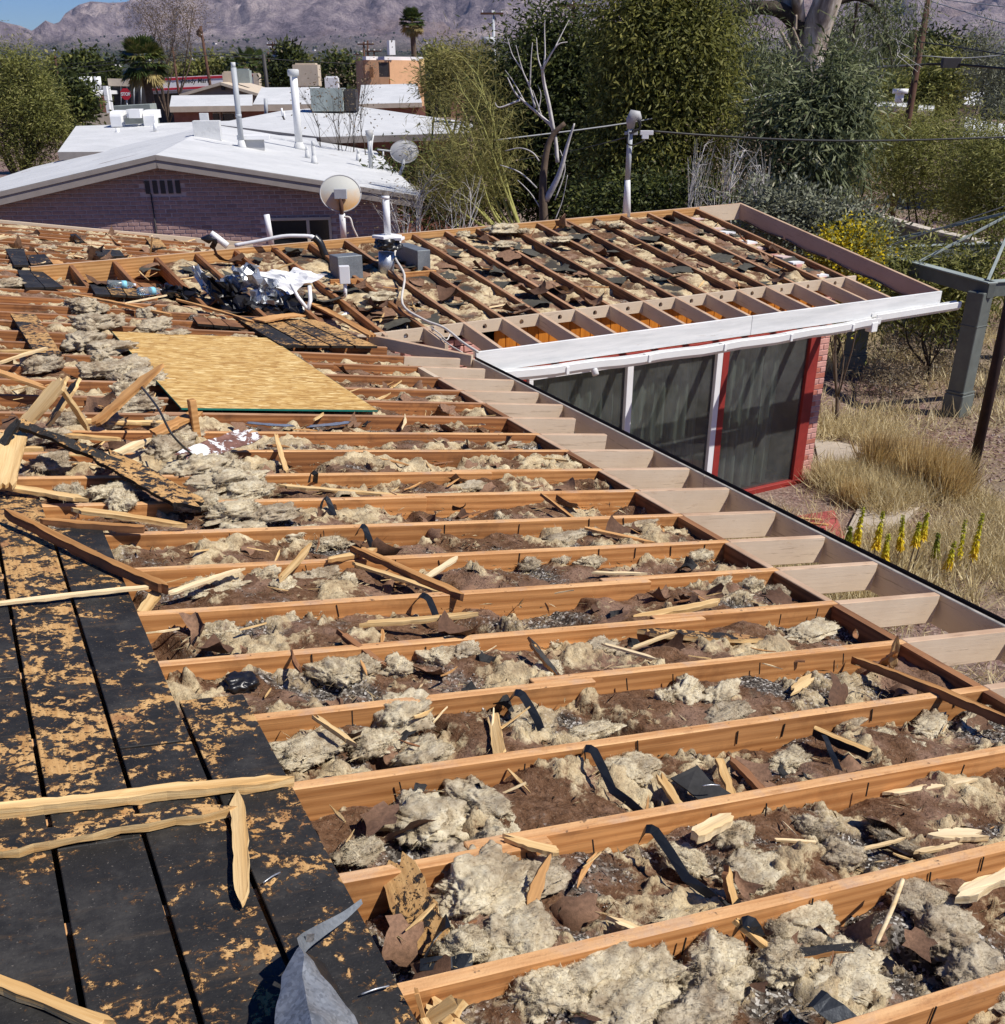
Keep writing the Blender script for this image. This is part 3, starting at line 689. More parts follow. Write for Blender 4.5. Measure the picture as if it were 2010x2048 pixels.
# fascia and gutter: long white board, gutter sagging below it and one length dropped past the corner
box('fascia', wp(-.02, 0, .012), wp(3.2, 0, .012), .024, .19, M['whitefascia'], HOUSE)
box('fascia', wp(3.203, 0, .012), wp(6.05, 0, .012), .024, .19, M['whitefascia'], HOUSE)
def gutter(path, name='gutter'):
    prof = [(0, .045), (0, -.045), (-.05, -.052), (-.078, -.02), (-.082, .040), (-.072, .046), (-.070, .034), (-.068, -.015), (-.046, -.044), (-.007, -.038), (-.007, .045)]
    V, F = [], []; n = len(prof)
    for (a, dz, off) in path:
        q = wxy(a, -.014 - off, CZ - 2.12 + dz)
        for y, z in prof: V.append(q + Vector((wb[0] * y, wb[1] * y, z)))
    for i in range(len(path) - 1):
        for k in range(n): F.append([i * n + k, i * n + (k + 1) % n, (i + 1) * n + (k + 1) % n, (i + 1) * n + k])
    F += [list(range(n))[::-1], [(len(path) - 1) * n + k for k in range(n)]]
    o = V[0].copy()
    return link(name, mesh(name, [v - o for v in V], F, M['whitepaint']), HOUSE, o)
gutter([(.02 + .25 * i, -.215 - .035 * math.sin(i / 20 * math.pi) + .006 * math.sin(i * 1.7), 0) for i in range(21)])
gutter([(4.95, -.175, .0), (5.6, -.168, .0), (6.32, -.16, .0)])
for a in (.9, 1.85, 2.8, 3.7, 4.6):
    blk('gutter_bracket', wxy(a, -.055, CZ - 2.40 + (.01 if a > 4 else 0)), .035, .1, .075, M['whitepaint'], HOUSE, WA)
blk('gutter_elbow', wxy(4.93, -.055, CZ - 2.43), .09, .095, .10, M['whitepaint'], HOUSE, WA)
tube('gutter_spout', [wxy(1.22, -.10, CZ - 2.44), wxy(1.22, -.02, CZ - 2.34)], .032, M['whitepaint'], HOUSE, 12)
# wing wall: siding boards, red trims, glazed door and window, brick pier
BF = .76
def fp(a, z, b=BF): return wxy(a, b, z)
def fbox(name, a0, a1, z0, z1, th, m, off=0., **kw):
    """a board on the wing wall: a0..a1 wide, z0..z1 high, its face off metres in front of the wall plane"""
    b = BF - off + th / 2
    return box(name, fp(a0, z1, b), fp(a1, z1, b), th, z1 - z0, m, HOUSE, bv=min(.004, th * .2), **kw)
zt = wz(2, BB) - .112
a = .62
while a < 5.0:
    w_ = .125; fbox('siding_board', a + .003, min(a + w_, 5.0) - .003, 1.895, zt + .005, .02, M['siding'], .0); a += w_
fbox('head_trim', .98, 4.86, 1.835, 1.893, .05, M['redpaint'], .02)
fbox('jamb', 4.862, 5.02, -.1, 1.893, .07, M['redpaint'], .03)
fbox('jamb', .93, .978, 0, 1.893, .05, M['redpaint'], .02)
fbox('post', 3.535, 3.63, .05, 1.834, .07, M['redpaint'], .03)
fbox('threshold', 3.5, 5.05, -.02, .06, .12, M['redpaint'], .05)
WIN = thing('window', None, None, fp(2.2, 1.0)); WIN.parent = HOUSE; WIN.location = fp(2.2, 1.) - WL[HOUSE]
for nm, q in (('frame', (1.00, 3.53, 1.765, 1.833)), ('frame', (1.00, 1.05, .1, 1.764)), ('frame', (2.22, 2.30, .1, 1.764)), ('frame', (3.45, 3.53, .1, 1.764))):
    b = BF - .01
    box(nm, fp(q[0], q[3], b), fp(q[1], q[3], b), .05, q[3] - q[2], M['whiteframe'], WIN)
for q in ((1.051, 2.219), (2.301, 3.449)):
    box('pane', fp(q[0], 1.764, BF + .012), fp(q[1], 1.764, BF + .012), .006, 1.66, M['glass'], WIN, bv=0)
W2 = thing('window', None, None, fp(4.2, 1.0)); W2.parent = HOUSE; W2.location = fp(4.2, 1.) - WL[HOUSE]
box('pane', fp(3.632, 1.833, BF + .012), fp(4.86, 1.833, BF + .012), .006, 1.77, M['glass'], W2, bv=0)
def curtain(a0, a1, z0, z1, b, seed):
    n = int((a1 - a0) / .025); V = []; r = random.Random(seed)
    for i in range(n + 1):
        a = a0 + (a1 - a0) * i / n; o = .025 * math.sin(i * 1.1 + seed) + r.uniform(-.008, .008)
        V += [fp(a, z1, b + o), fp(a + r.uniform(-.01, .01), z0, b + o * 1.4)]
    o0 = V[0].copy()
    link('curtain', mesh('curtain', [v - o0 for v in V], [[2 * i, 2 * i + 1, 2 * i + 3, 2 * i + 2] for i in range(n)], M['curtain'], True), HOUSE, o0)
curtain(1.05, 2.2, .05, 1.75, BF + .14, 1); curtain(2.35, 3.0, .05, 1.75, BF + .16, 2); curtain(3.65, 4.3, .05, 1.8, BF + .14, 3); curtain(4.36, 4.6, .05, 1.8, BF + .17, 6); curtain(2.95, 3.45, .05, 1.75, BF + .2, 5)
# the room behind the glass
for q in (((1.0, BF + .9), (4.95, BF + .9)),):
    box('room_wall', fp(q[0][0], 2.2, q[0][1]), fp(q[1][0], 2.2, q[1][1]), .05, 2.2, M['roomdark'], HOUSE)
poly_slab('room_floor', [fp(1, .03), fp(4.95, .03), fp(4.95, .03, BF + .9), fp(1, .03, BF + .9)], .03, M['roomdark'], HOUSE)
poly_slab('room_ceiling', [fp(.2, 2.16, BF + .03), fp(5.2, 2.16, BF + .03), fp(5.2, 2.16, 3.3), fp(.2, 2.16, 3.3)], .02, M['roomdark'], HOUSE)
# brick pier and gable wall
WALL = thing('wall', None, None, fp(5.12, 0)); WALL.parent = HOUSE; WALL.location = fp(5.12, 0) - WL[HOUSE]
ztop = wz(5.1, BF) - .15
def wbx(a0, a1, b0, b1, z0, z1, m, nm='mortar'):
    p = fp((a0 + a1) / 2, z1, b0); q = fp((a0 + a1) / 2, z1, b1)
    return box(nm, p, q, a1 - a0, z1 - z0, m, WALL, bv=.002)
wbx(5.025, 5.193, BF + .006, 2.9, -.05, ztop, M['mortar'])
bme = {}
def brick(c, ang, l, m, parent, h=.057, th=.1):
    key = (round(l, 3), h, th, m.name)
    if key not in bme:
        Vq, Fq = boxvf(l, th, h, .004); Vq = [(v[0] - l / 2, v[1], v[2] + h / 2) for v in Vq]; bme[key] = mesh('brick', Vq, Fq, m)
    return link('brick', bme[key], parent, c, Matrix.Rotation(ang, 3, 'Z'))
br = random.Random(3); course = .067
nz = int((ztop + .02) / course)
for i in range(nz):
    z = .0 + course * (i + .5)
    m = M['brickpink'] if br.random() < .62 else M['brickred']
    if i % 2:
        brick(fp(5.11, z, BF + .048), WA, .172, m, WALL)
        brick(fp(5.147, z, BF + .21), WA + math.pi / 2, .19, m, WALL)
    else:
        brick(fp(5.065, z, BF + .048), WA, .082, m, WALL); brick(fp(5.155, z, BF + .048), WA, .083, M['brickpink'], WALL)
        brick(fp(5.147, z, BF + .14), WA + math.pi / 2, .082, m, WALL); brick(fp(5.147, z, BF + .33), WA + math.pi / 2, .19, m, WALL)
# stepped gable bricks with spilled mortar under the last rafters
for i in range(12):
    b = BB + .25 + i * .205
    zt_ = wz(5.08, b) - .035 - br.uniform(0, .04)
    brick(fp(5.08, zt_ - .03, b), WA + math.pi / 2, .19, M['brickred'] if i % 2 else M['brickpink'], WALL)
    if i % 3 != 1:
        poly_slab('mortar', [fp(4.98 + br.uniform(0, .03), zt_ + .02, b - .09), fp(5.17, zt_ + .015, b - .08), fp(5.16, zt_ + .022, b + .09), fp(5.0, zt_ + .024, b + .07)], .02, M['mortar'] if i % 2 else M['whiteflash'], WALL)
wbx(5.025, 5.193, 2.9, 3.4, -.05, ztop + .2, M['mortar'])
# left end of the window wall beside the inner corner
lw = random.Random(8)
for i in range(5):
    for k in range(3):
        brick(fp(.2 + k * .21 + (i % 2) * .1, 1.86 - i * .067, BF + .02), WA, .2, M['brickpink'], WALL)
for i in range(6):
    for k in range(4): brick(fp(-.35 + k * .21 + (i % 2) * .1, 2.22 - i * .067, BF + .04), WA, .2, M['brickpink'], WALL)
# the long weathered valley board
A, B = onroof(735, 668, .03), onroof(945, 710, .035)
box('valley_board', A, B, .04, .10, [M['tan'], M['tan_top']], HOUSE)
# ------------------------------------------------------------------ torn insulation in the bays
ORD = ['first', 'second', 'third', 'fourth', 'fifth', 'sixth', 'seventh', 'eighth', 'ninth', 'tenth', 'eleventh', 'twelfth', 'thirteenth', 'fourteenth', 'fifteenth', 'sixteenth', 'seventeenth', 'eighteenth', 'nineteenth', 'twentieth'] + ['far'] * 60
def bed(name, label, group, pos, nu, nv, U, Vv, seed, fb=0., gb=0., feltb=-.6, dark=0., amp=1., base=-.085):
    """pos(u,v) -> world x,y,z of the rafter-top plane; U along the bay, Vv across it (metres)"""
    u, v = np.meshgrid(np.linspace(U[0], U[1], nu), np.linspace(Vv[0], Vv[1], nv), indexing='ij')
    x, y, z = pos(u, v)
    wx, wy = x + seed * 3.1, y + seed * 1.7
    b = fbm(u * 2.6 + v * 1.2, v * 1.6 + seed * 5.1, seed, 3)
    fl = .44 + fb + .62 * fbm(wx * 3.4, wy * 4.0, seed + 3, 5, .7)
    gr = .30 + gb + .55 * fbm(wx * 3.6 + v * 2, wy * 2.2, seed + 9, 3) - .35 * b
    fe = .5 + feltb + .6 * fbm(wx * 2.2, wy * 2.6, seed + 17, 2)
    m = sst(.42, .72, fl) * (1 - sst(.45, .55, fe))
    h = base + amp * (.050 * b + .010 * fbm(u * 9, v * 9, seed, 3) + m * (.012 + .050 * np.abs(pn(u * 9, v * 9, seed)) + .016 * np.abs(pn(u * 21, v * 21, seed)) + .006 * fbm(u * 50, v * 50, seed, 2))
                      + (1 - m) * (.010 * np.abs(pn(u * 12 + 3, v * 7, seed + 4)) + .004 * fbm(u * 60, v * 60, seed, 2)))
    crack = sst(.30, .44, fbm(u * 2.1 + v * .8 + 9, v * 1.0, seed + 31, 2)); h = h - .06 * crack
    ev = np.minimum(v - Vv[0], Vv[1] - v); h = h - .02 * (1 - sst(0, .05, ev)) + .035 * (1 - sst(0, .10, ev)) * np.maximum(0, pn(u * 7, seed, 3.))
    h = np.minimum(h, .004)
    P = np.stack([x, y, z + h], -1).reshape(-1, 3); o = P[0].copy()
    idx = np.arange(nu * nv).reshape(nu, nv)
    F = np.stack([idx[:-1, :-1], idx[1:, :-1], idx[1:, 1:], idx[:-1, 1:]], -1).reshape(-1, 4)
    me = mesh(name, P - o, F, M['bed'], True, attrs={'fluff': ('POINT', fl.ravel()), 'grit': ('POINT', gr.ravel()), 'felt': ('POINT', fe.ravel())})
    ob = link(name, me, None, o, label=label, cat='insulation', group=group)
    return P, m.ravel(), gr.ravel()
FIB = {'near': [], 'far': []}; GRIT = []
def x_left(y): return .44 if y < 2.84 else (.25 if y < 4.38 else (.05 if y < 4.9 else -1.15))
nb = 0
for j in range(-4, 37):
    if j not in RJ or j + 1 not in RJ: continue
    ya, yb = RJ[j] + .02, RJ[j + 1] - .02
    if j + 1 in RJ and RJ[j + 1] - RJ[j] > .5: continue
    xa = x_left((ya + yb) / 2); xb = XB - .02
    if ya > 8.5: xb = min(xb, valley_x(yb) + .1)
    if xb - xa < .4: continue
    st = .0085 if ya < 3.6 else (.013 if ya < 6 else .022)
    lab = f'torn paper-faced glass wool filling the {ORD[max(0, j + 2)]} open rafter bay up from the bottom' if ya < 8.5 else 'torn paper-faced glass wool filling a far rafter bay near the brick neighbour'
    P, m, gr = bed('insulation_batt', lab, 'insulation batts between the main roof rafters', lambda u, v: (u, v, CZ - H - T * u), int((xb - xa) / st), max(6, int((yb - ya) / st)), (xa, xb), (ya - .004, yb + .004), j * 1.37 + 50,
                   fb=(-.22 if j % 3 else -.10) + (.14 if ya > 4 else 0), gb=.03 if ya < 3.8 else -.02, base=-.068 if ya < 4 else (-.060 if ya < 8.5 else -.04), amp=1.)
    if ya < 5.5:
        k = np.where(m > .5)[0]; k = RNG.choice(k, min(len(k), 700 if ya < 3.6 else 260)) if len(k) else k
        FIB['near' if ya < 3.6 else 'far'].append(P[k])
        k = np.where((gr > .42) & (m < .5))[0]
        if len(k): GRIT.append(P[RNG.choice(k, min(len(k), 900 if ya < 3.2 else 350))])
for k in range(len(aa) - 1):
    a0, a1 = aa[k] + .021, aa[k + 1] - .021
    if a1 < -1.7: continue
    am = (a0 + a1) / 2; b0 = BB + .03 if am > -.5 else wvalley(am) + .1
    def wpos(u, v):
        q0 = W0[0] + wa[0] * v + wb[0] * u; q1 = W0[1] + wa[1] * v + wb[1] * u
        return q0, q1, CZ - 2.12 + u * (.16 + .0043 * v)
    bed('insulation_batt', f'torn insulation and paper in the {ORD[len(aa) - 2 - k]} wing rafter bay from the gable end', 'insulation batts between the wing rafters', wpos, 120, 17, (b0, 3.41), (a0 - .003, a1 + .003), k * 2.1 + 7, fb=.03, gb=-.2, feltb=-.25 if k % 2 else -.38, amp=.42, base=-.055)
# loose fibres standing off the wool
def fibres(P, n, L, W, spread=.7, nrm=None):
    P = np.asarray(P); k = RNG.integers(0, len(P), n) if n < len(P) * 50 else np.arange(len(P))
    p = P[k]; d = RNG.normal(size=(len(p), 3)); d[:, 2] = np.abs(d[:, 2]) * .8
    if nrm is not None: d = d * spread + nrm[k]
    d /= np.linalg.norm(d, axis=1)[:, None]; s = np.cross(d, RNG.normal(size=(len(p), 3))); s /= np.linalg.norm(s, axis=1)[:, None] + 1e-9
    ln = L * RNG.uniform(.4, 1.3, (len(p), 1)); bend = RNG.normal(size=(len(p), 3)) * ln * .25
    V = np.stack([p - s * W, p + s * W, p + d * ln * .6 + bend + s * W * .7, p + d * ln + bend * 1.8], 1).reshape(-1, 3)
    F = np.arange(len(p) * 4).reshape(-1, 4); return V, F
for key, n, L, W in (('near', 9000, .009, .0004), ('far', 3000, .013, .0007)):
    if FIB[key]:
        V, F = fibres(np.concatenate(FIB[key]), n, L, W)
        link('wool_fibres', mesh('wool_fibres', V, F, M['fluff']), label='loose glass wool fibres standing up from the torn batts', kind='stuff')
G0 = np.concatenate(GRIT); ng = len(G0); sz = RNG.uniform(.0012, .0036, ng) * (1 + .7 * (RNG.random(ng) > .95))
oc = np.array([[1, 0, 0], [-1, 0, 0], [0, 1, 0], [0, -1, 0], [0, 0, 1], [0, 0, -1]], float)
ofc = np.array([[0, 2, 4], [2, 1, 4], [1, 3, 4], [3, 0, 4], [2, 0, 5], [1, 2, 5], [3, 1, 5], [0, 3, 5]])
V = (G0[:, None] + np.array([0, 0, .002]) + oc[None] * (sz[:, None, None] * RNG.uniform(.6, 1.3, (ng, 6, 1)))).reshape(-1, 3)
F = (ofc[None] + 6 * np.arange(ng)[:, None, None]).reshape(-1, 3)
link('vermiculite_grit', mesh('vermiculite_grit', V, F, M['grit'], attrs={'v': ('FACE', np.repeat(RNG.random(ng), 8))}), label='pale and dark vermiculite grit spilled between the torn batts', kind='stuff')

# ------------------------------------------------------------------ loose wool clumps
_ico = {}
def ico(n):
    if n not in _ico:
        bm = bmesh.new(); bmesh.ops.create_icosphere(bm, subdivisions=n, radius=1.); bm.verts.index_update()
        _ico[n] = (np.array([v.co for v in bm.verts]), np.array([[v.index for v in f.verts] for f in bm.faces])); bm.free()
    return _ico[n]
def clump_mesh(sx, sy, sz, seed, sub, m, nf=300, fl=.03, fw=.0009, name='wool_clump'):
    P, F = ico(sub); x, y, z = P.T; s = seed * 3.3
    q = np.sign(P) * np.abs(P) ** .8
    sa = lambda v: np.sqrt(v * v + .006)
    r = 1 + .46 * fbm(x * 1.1 + s, y * 1.1, z * 1.1, 2) + .34 * sa(pn(x * 2.4 + s, y * 2.4, z * 2.4)) + .20 * sa(pn(x * 4.6, y * 4.6 + s, z * 4.6)) + .11 * pn(x * 9, y * 9, z * 9 + s) + .055 * pn(x * 22, y * 22 + s, z * 22) - .15
    V = q * r[:, None] * np.array([sx, sy, sz]) / 2
    V[:, 0] += .03 * pn(P[:, 2] * 2 + s, P[:, 1] * 2, 0) * sx * 3; zz = V[:, 2]; V[:, 2] = np.where(zz < 0, zz * .35, zz)
    nv = len(V)
    if nf:
        top = np.where(P[:, 2] > -.25)[0]; k = RNG.choice(top, nf)
        nn = P[k] / np.array([sx, sy, sz]); nn /= np.linalg.norm(nn, axis=1)[:, None]
        # strands lie along the surface in drifts and lift a little off it
        flow = np.stack([pn(V[k, 0] * 30 + s, V[k, 1] * 30, V[k, 2] * 30), pn(V[k, 0] * 30, V[k, 1] * 30 + s, V[k, 2] * 30), pn(V[k, 0] * 30, V[k, 1] * 30, V[k, 2] * 30 + s)], 1) * 2.2 + RNG.normal(size=(nf, 3)) * .55
        d = flow - nn * (flow * nn).sum(1)[:, None]; d /= np.linalg.norm(d, axis=1)[:, None] + 1e-6; d = d + nn * RNG.uniform(-.05, .42, (nf, 1)); d /= np.linalg.norm(d, axis=1)[:, None]
        sd = np.cross(d, nn); sd /= np.linalg.norm(sd, axis=1)[:, None] + 1e-6; ln = fl * .8 * RNG.uniform(.4, 1.5, (nf, 1)) * np.where(RNG.random((nf, 1)) < .02, 1.8, 1.); p = V[k] + nn * .0005; cv = RNG.normal(size=(nf, 3)) * ln * .22
        fV = np.stack([p - sd * fw, p + sd * fw, p + d * ln * .55 + cv + sd * fw * .8, p + d * ln + cv * 1.4], 1).reshape(-1, 3); fF = np.arange(nf * 4).reshape(-1, 4)
        me = bpy.data.meshes.new(name); allV = np.concatenate([V, fV]); tri = F; quad = fF + nv
        me.vertices.add(len(allV)); me.vertices.foreach_set('co', allV.astype(np.float32).ravel())
        li = np.concatenate([tri.ravel(), quad.ravel()]).astype(np.int32); me.loops.add(len(li)); me.loops.foreach_set('vertex_index', li)
        me.polygons.add(len(tri) + len(quad))
        me.polygons.foreach_set('loop_start', np.concatenate([np.arange(0, len(tri) * 3, 3), len(tri) * 3 + np.arange(0, len(quad) * 4, 4)]).astype(np.int32))
        me.polygons.foreach_set('loop_total', np.concatenate([np.full(len(tri), 3), np.full(len(quad), 4)]).astype(np.int32))
        me.update(calc_edges=True); me.polygons.foreach_set('use_smooth', np.ones(len(me.polygons), dtype=bool)); me.materials.append(m); return me
    return mesh(name, V, F, m, True)
def where(p):
    j = int(math.floor((p.y - Y0) / SP)); x0 = x_left(p.y); f = (p.x - max(x0, 0)) / (XB - max(x0, 0))
    side = 'by the left decking' if f < .17 else ('left of middle' if f < .42 else ('near the middle' if f < .58 else ('right of middle' if f < .85 else 'by the eave blocking')))
    return (f'in the {ORD[max(0, j + 2)]} bay from the bottom' if p.y < 8.6 else 'in a far bay'), side
ncl = 0
def clump(px, py, wx, wy, hz, m='fluff', rot=0., dz=-.055, word=None, label=None):
    """wx, wy, hz: metres"""
    global ncl; ncl += 1
    p = onroof(px, py, dz + (.05 if (px < 560 and 560 < py < 1040) else 0)); d = Dof(p)
    trail = px < 560 and 560 < py < 1040; sub = 6 if (d < 3.2 and wx > .3) else (5 if (d < 4.6 or trail) else 4)
    trail = px < 560 and 560 < py < 1040; k_ = .80 if trail else (.74 if d < 6 else .85); wx *= k_; wy *= k_; hz *= .95 if trail else (.62 if d < 6 else .75)
    me = clump_mesh(wx, wy, hz, ncl * 1.7, sub, M[m], 6500 if d < 3.2 else (2200 if d < 5.5 else (1500 if trail else 400)), .0085 if d < 4 else .013, .00032 if d < 3.2 else .0006)
    a, b = where(p); sz = 'big' if wx > .32 else ('small' if wx < .17 else 'loose'); c = 'grey' if m == 'fluffgrey' else 'cream'
    return link('wool_clump', me, None, p, (Matrix.Rotation(rot, 3, 'Z')), label=label or f'{sz} {c} wool clump {a}, {b}', cat='insulation', group='loose glass wool clumps on the open roof')
# near bays, placed one by one (photograph pixels)
for c in [
    (965, 1790, .36, .27, .20, 'fluff', .3), (1030, 1880, .24, .20, .13, 'fluff', .8), (905, 1730, .17, .15, .14, 'fluffgrey', .2), (985, 1690, .16, .13, .15, 'fluff', .1),
    (1060, 1760, .26, .17, .09, 'fluffgrey', .5), (925, 1900, .13, .12, .12, 'fluff', .0),
    (845, 1640, .26, .30, .13, 'fluff', .35), (965, 1612, .16, .30, .10, 'fluff', .25), (715, 1705, .14, .12, .05, 'fluff', .2),
    (800, 1435, .25, .22, .20, 'fluff', .3), (745, 1490, .20, .14, .12, 'fluff', .2), (850, 1510, .22, .14, .09, 'fluff', .5), (615, 1500, .24, .20, .08, 'fluff', .1),
    (1375, 1385, .22, .15, .13, 'fluff', .6), (1440, 1395, .24, .13, .11, 'fluff', .4), (1455, 1430, .25, .12, .09, 'fluffgrey', .2), (1330, 1400, .09, .09, .11, 'fluff', .2),
    (660, 1345, .14, .26, .10, 'fluff', .3), (720, 1340, .20, .15, .12, 'fluff', .3), (790, 1340, .16, .13, .12, 'fluff', .6), (870, 1315, .14, .16, .12, 'fluff', .3), (930, 1310, .18, .13, .14, 'fluffgrey', .2), (1090, 1345, .2, .14, .07, 'fluff', .3),
    (565, 1235, .12, .22, .09, 'fluff', .2), (620, 1225, .14, .12, .08, 'fluff', .2), (440, 1265, .16, .12, .07, 'fluff', .0),
    (525, 1155, .16, .17, .15, 'fluff', .2), (560, 1175, .18, .12, .10, 'fluff', .7), (640, 1155, .2, .14, .11, 'fluffgrey', .2), (690, 1170, .12, .10, .12, 'fluff', .2), (430, 1180, .28, .14, .06, 'fluff', .2),
    (480, 1070, .3, .22, .14, 'fluff', .2), (590, 1075, .3, .16, .11, 'fluff', .1), (660, 1090, .2, .12, .08, 'fluff', .0),
    (400, 1010, .22, .12, .10, 'fluff', .1), (470, 1025, .3, .16, .10, 'fluff', .2), (545, 1030, .3, .14, .08, 'fluffgrey', .1),
    (1003, 1050, .10, .09, .17, 'fluff', .2), (1140, 1075, .40, .12, .08, 'fluffgrey', .1), (1270, 1055, .32, .12, .10, 'fluffgrey', .0), (1370, 1100, .12, .09, .16, 'fluffgrey', .2), (1400, 1115, .18, .10, .10, 'fluff', .3),
    (1180, 1125, .20, .12, .07, 'fluff', .3), (1120, 1120, .2, .10, .09, 'fluffgrey', .6), (1060, 1130, .14, .10, .08, 'fluffgrey', .6),
    (1440, 1170, .13, .10, .12, 'fluff', .2), (1500, 1175, .16, .12, .13, 'fluff', .3), (1550, 1190, .14, .14, .11, 'fluffgrey', .3), (1480, 1200, .16, .1, .08, 'fluff', .2),
    (1620, 1265, .34, .16, .06, 'fluff', .2), (1250, 1315, .14, .1, .07, 'fluffgrey', .3), (1390, 1250, .08, .06, .10, 'fluff', .2), (1200, 1300, .2, .13, .10, 'fluffgrey', .3), (1110, 1280, .15, .1, .1, 'fluff', .2),
    (1460, 1680, .14, .12, .15, 'fluff', .3), (1510, 1740, .24, .18, .07, 'fluff', .4), (1370, 1720, .10, .20, .06, 'fluff', .3), (1625, 1660, .10, .16, .10, 'fluffgrey', .5), (1680, 1715, .14, .14, .10, 'fluffgrey', .3), (1800, 1690, .05, .22, .05, 'fluffgrey', .3),
    (1830, 1800, .16, .2, .11, 'fluffgrey', .6), (1890, 1870, .2, .2, .12, 'fluffgrey', .6), (1960, 1960, .2, .2, .12, 'fluffgrey', .5), (1610, 1850, .24, .16, .08, 'fluff', .2), (1690, 1950, .28, .2, .07, 'fluff', .3), (1550, 1870, .06, .06, .12, 'fluff', .1),
    (1170, 1960, .30, .22, .14, 'fluff', .3), (1080, 1985, .18, .16, .13, 'fluff', .2), (1290, 1955, .22, .18, .13, 'fluff', .3), (1430, 1940, .24, .18, .13, 'fluff', .4), (1560, 1930, .16, .14, .13, 'fluff', .4), (1240, 2020, .3, .18, .10, 'fluff', .2), (1400, 2030, .25, .16, .1, 'fluffgrey', .2),
    (1860, 1450, .26, .12, .05, 'fluff', .5), (1820, 1500, .11, .10, .10, 'fluff', .2), (1950, 1440, .3, .1, .07, 'fluff', .5), (1260, 1540, .2, .18, .09, 'fluff', .4), (1700, 1440, .2, .1, .05, 'fluffgrey', .4), (1760, 1480, .2, .1, .06, 'fluff', .5),
    (1580, 1520, .2, .12, .05, 'fluff', .4), (1030, 1460, .14, .10, .06, 'fluff', .2), (1180, 1465, .26, .10, .06, 'fluff', .1),
    (1010, 895, .3, .1, .08, 'fluffgrey', .1), (900, 915, .35, .12, .07, 'fluffgrey', .1), (1060, 875, .10, .08, .10, 'fluff', .1), (1110, 935, .3, .1, .06, 'fluff', .1), (940, 975, .3, .12, .08, 'fluffgrey', .1), (860, 1000, .4, .12, .07, 'fluff', .1), (1020, 980, .1, .1, .11, 'fluffgrey', 0), (1130, 925, .08, .06, .10, 'fluff', 0), (740, 880, .3, .1, .09, 'fluffgrey', .1), (690, 905, .12, .1, .12, 'fluffgrey', .2),
    (340, 905, .35, .25, .14, 'fluffgrey', .5), (390, 940, .35, .3, .12, 'fluff', .4), (450, 965, .4, .25, .10, 'fluff', .3), (360, 870, .3, .2, .12, 'fluffgrey', .2), (500, 985, .3, .16, .08, 'fluff', .1), (320, 850, .2, .15, .1, 'fluffgrey', .2),
    (165, 615, .35, .3, .16, 'fluffgrey', .4), (195, 650, .42, .35, .16, 'fluffgrey', .2), (170, 690, .35, .3, .16, 'fluffgrey', .3), (215, 700, .4, .35, .13, 'fluffgrey', .5), (235, 740, .42, .3, .14, 'fluffgrey', .3), (280, 760, .4, .3, .12, 'fluffgrey', .2), (200, 745, .3, .2, .13, 'fluffgrey', .1), (270, 815, .35, .18, .12, 'fluffgrey', .1), (85, 735, .3, .15, .14, 'fluffgrey', .1), (310, 655, .35, .2, .12, 'fluffgrey', .3), (295, 630, .2, .15, .12, 'fluffgrey', .3), (345, 672, .3, .15, .08, 'fluffgrey', .3),
    (35, 475, .4, .4, .1, 'fluffgrey', .2), (85, 500, .4, .35, .1, 'fluffgrey', .2), (10, 570, .4, .3, .12, 'fluffgrey', .2), (70, 880, .35, .15, .1, 'fluffgrey', .2), (140, 990, .14, .10, .10, 'fluff', .1), (220, 985, .25, .12, .08, 'fluff', .1), (240, 1010, .14, .12, .12, 'fluff', .1), (100, 930, .25, .12, .09, 'fluffgrey', .1), (570, 700, .14, .10, .1, 'fluffgrey', .1), (860, 640, .2, .2, .1, 'fluffgrey', .1),
    (225, 850, .2, .1, .1, 'fluffgrey', .1), (140, 845, .2, .1, .1, 'fluffgrey', .1), (790, 815, .3, .1, .07, 'fluffgrey', 0), (870, 800, .3, .1, .07, 'fluffgrey', 0)]:
    clump(*c)
rc = random.Random(15)
for i in range(34):                               # the wool trail beside the strand board and the lower pile
    t_ = rc.random(); (x, y) = (155 + 130 * t_ + rc.uniform(-35, 40), 605 + 190 * t_) if i < 20 else (300 + 230 * t_ + rc.uniform(-20, 20), 850 + 150 * t_ + rc.uniform(-25, 25))
    clump(x, y, rc.uniform(.10, .22), rc.uniform(.09, .16), rc.uniform(.06, .13), rc.choice(['fluff', 'fluffgrey']), rc.uniform(0, 3), label='small loose wool tuft in the trail beside the strand board' if i < 20 else 'small loose wool tuft in the pile below the strand board corner')
# wool on the wing ridge and in its bays
for i, (px, py, w_, h_) in enumerate([(1005, 454, .40, .13), (925, 464, .16, .08), (1048, 457, .12, .06), (760, 595, .30, .10), (1200, 442, .12, .05), (1010, 490, .26, .07), (1235, 446, .2, .06), (1120, 480, .28, .07)]):
    p = onwing(px, py, .0) if py > 470 else onwing(px, py + 6, .02)
    link('wool_clump', clump_mesh(w_, w_ * .7, h_, 90 + i, 4, M['fluff'], 500, .025, .0012), None, p, label=['big cream wool tuft lying along the wing ridge', 'small wool tuft on the ridge by the pale pipe', 'small wool tuft on the ridge beside the big one', 'wool tuft under the galvanised vent sleeve', 'wool tuft on the ridge left of the white mast', 'wool clump in an upper wing bay, behind the cream boards', 'wool tuft at the foot of the white mast', 'wool clump high in a middle wing bay'][i], cat='insulation', group='loose glass wool clumps on the wing')

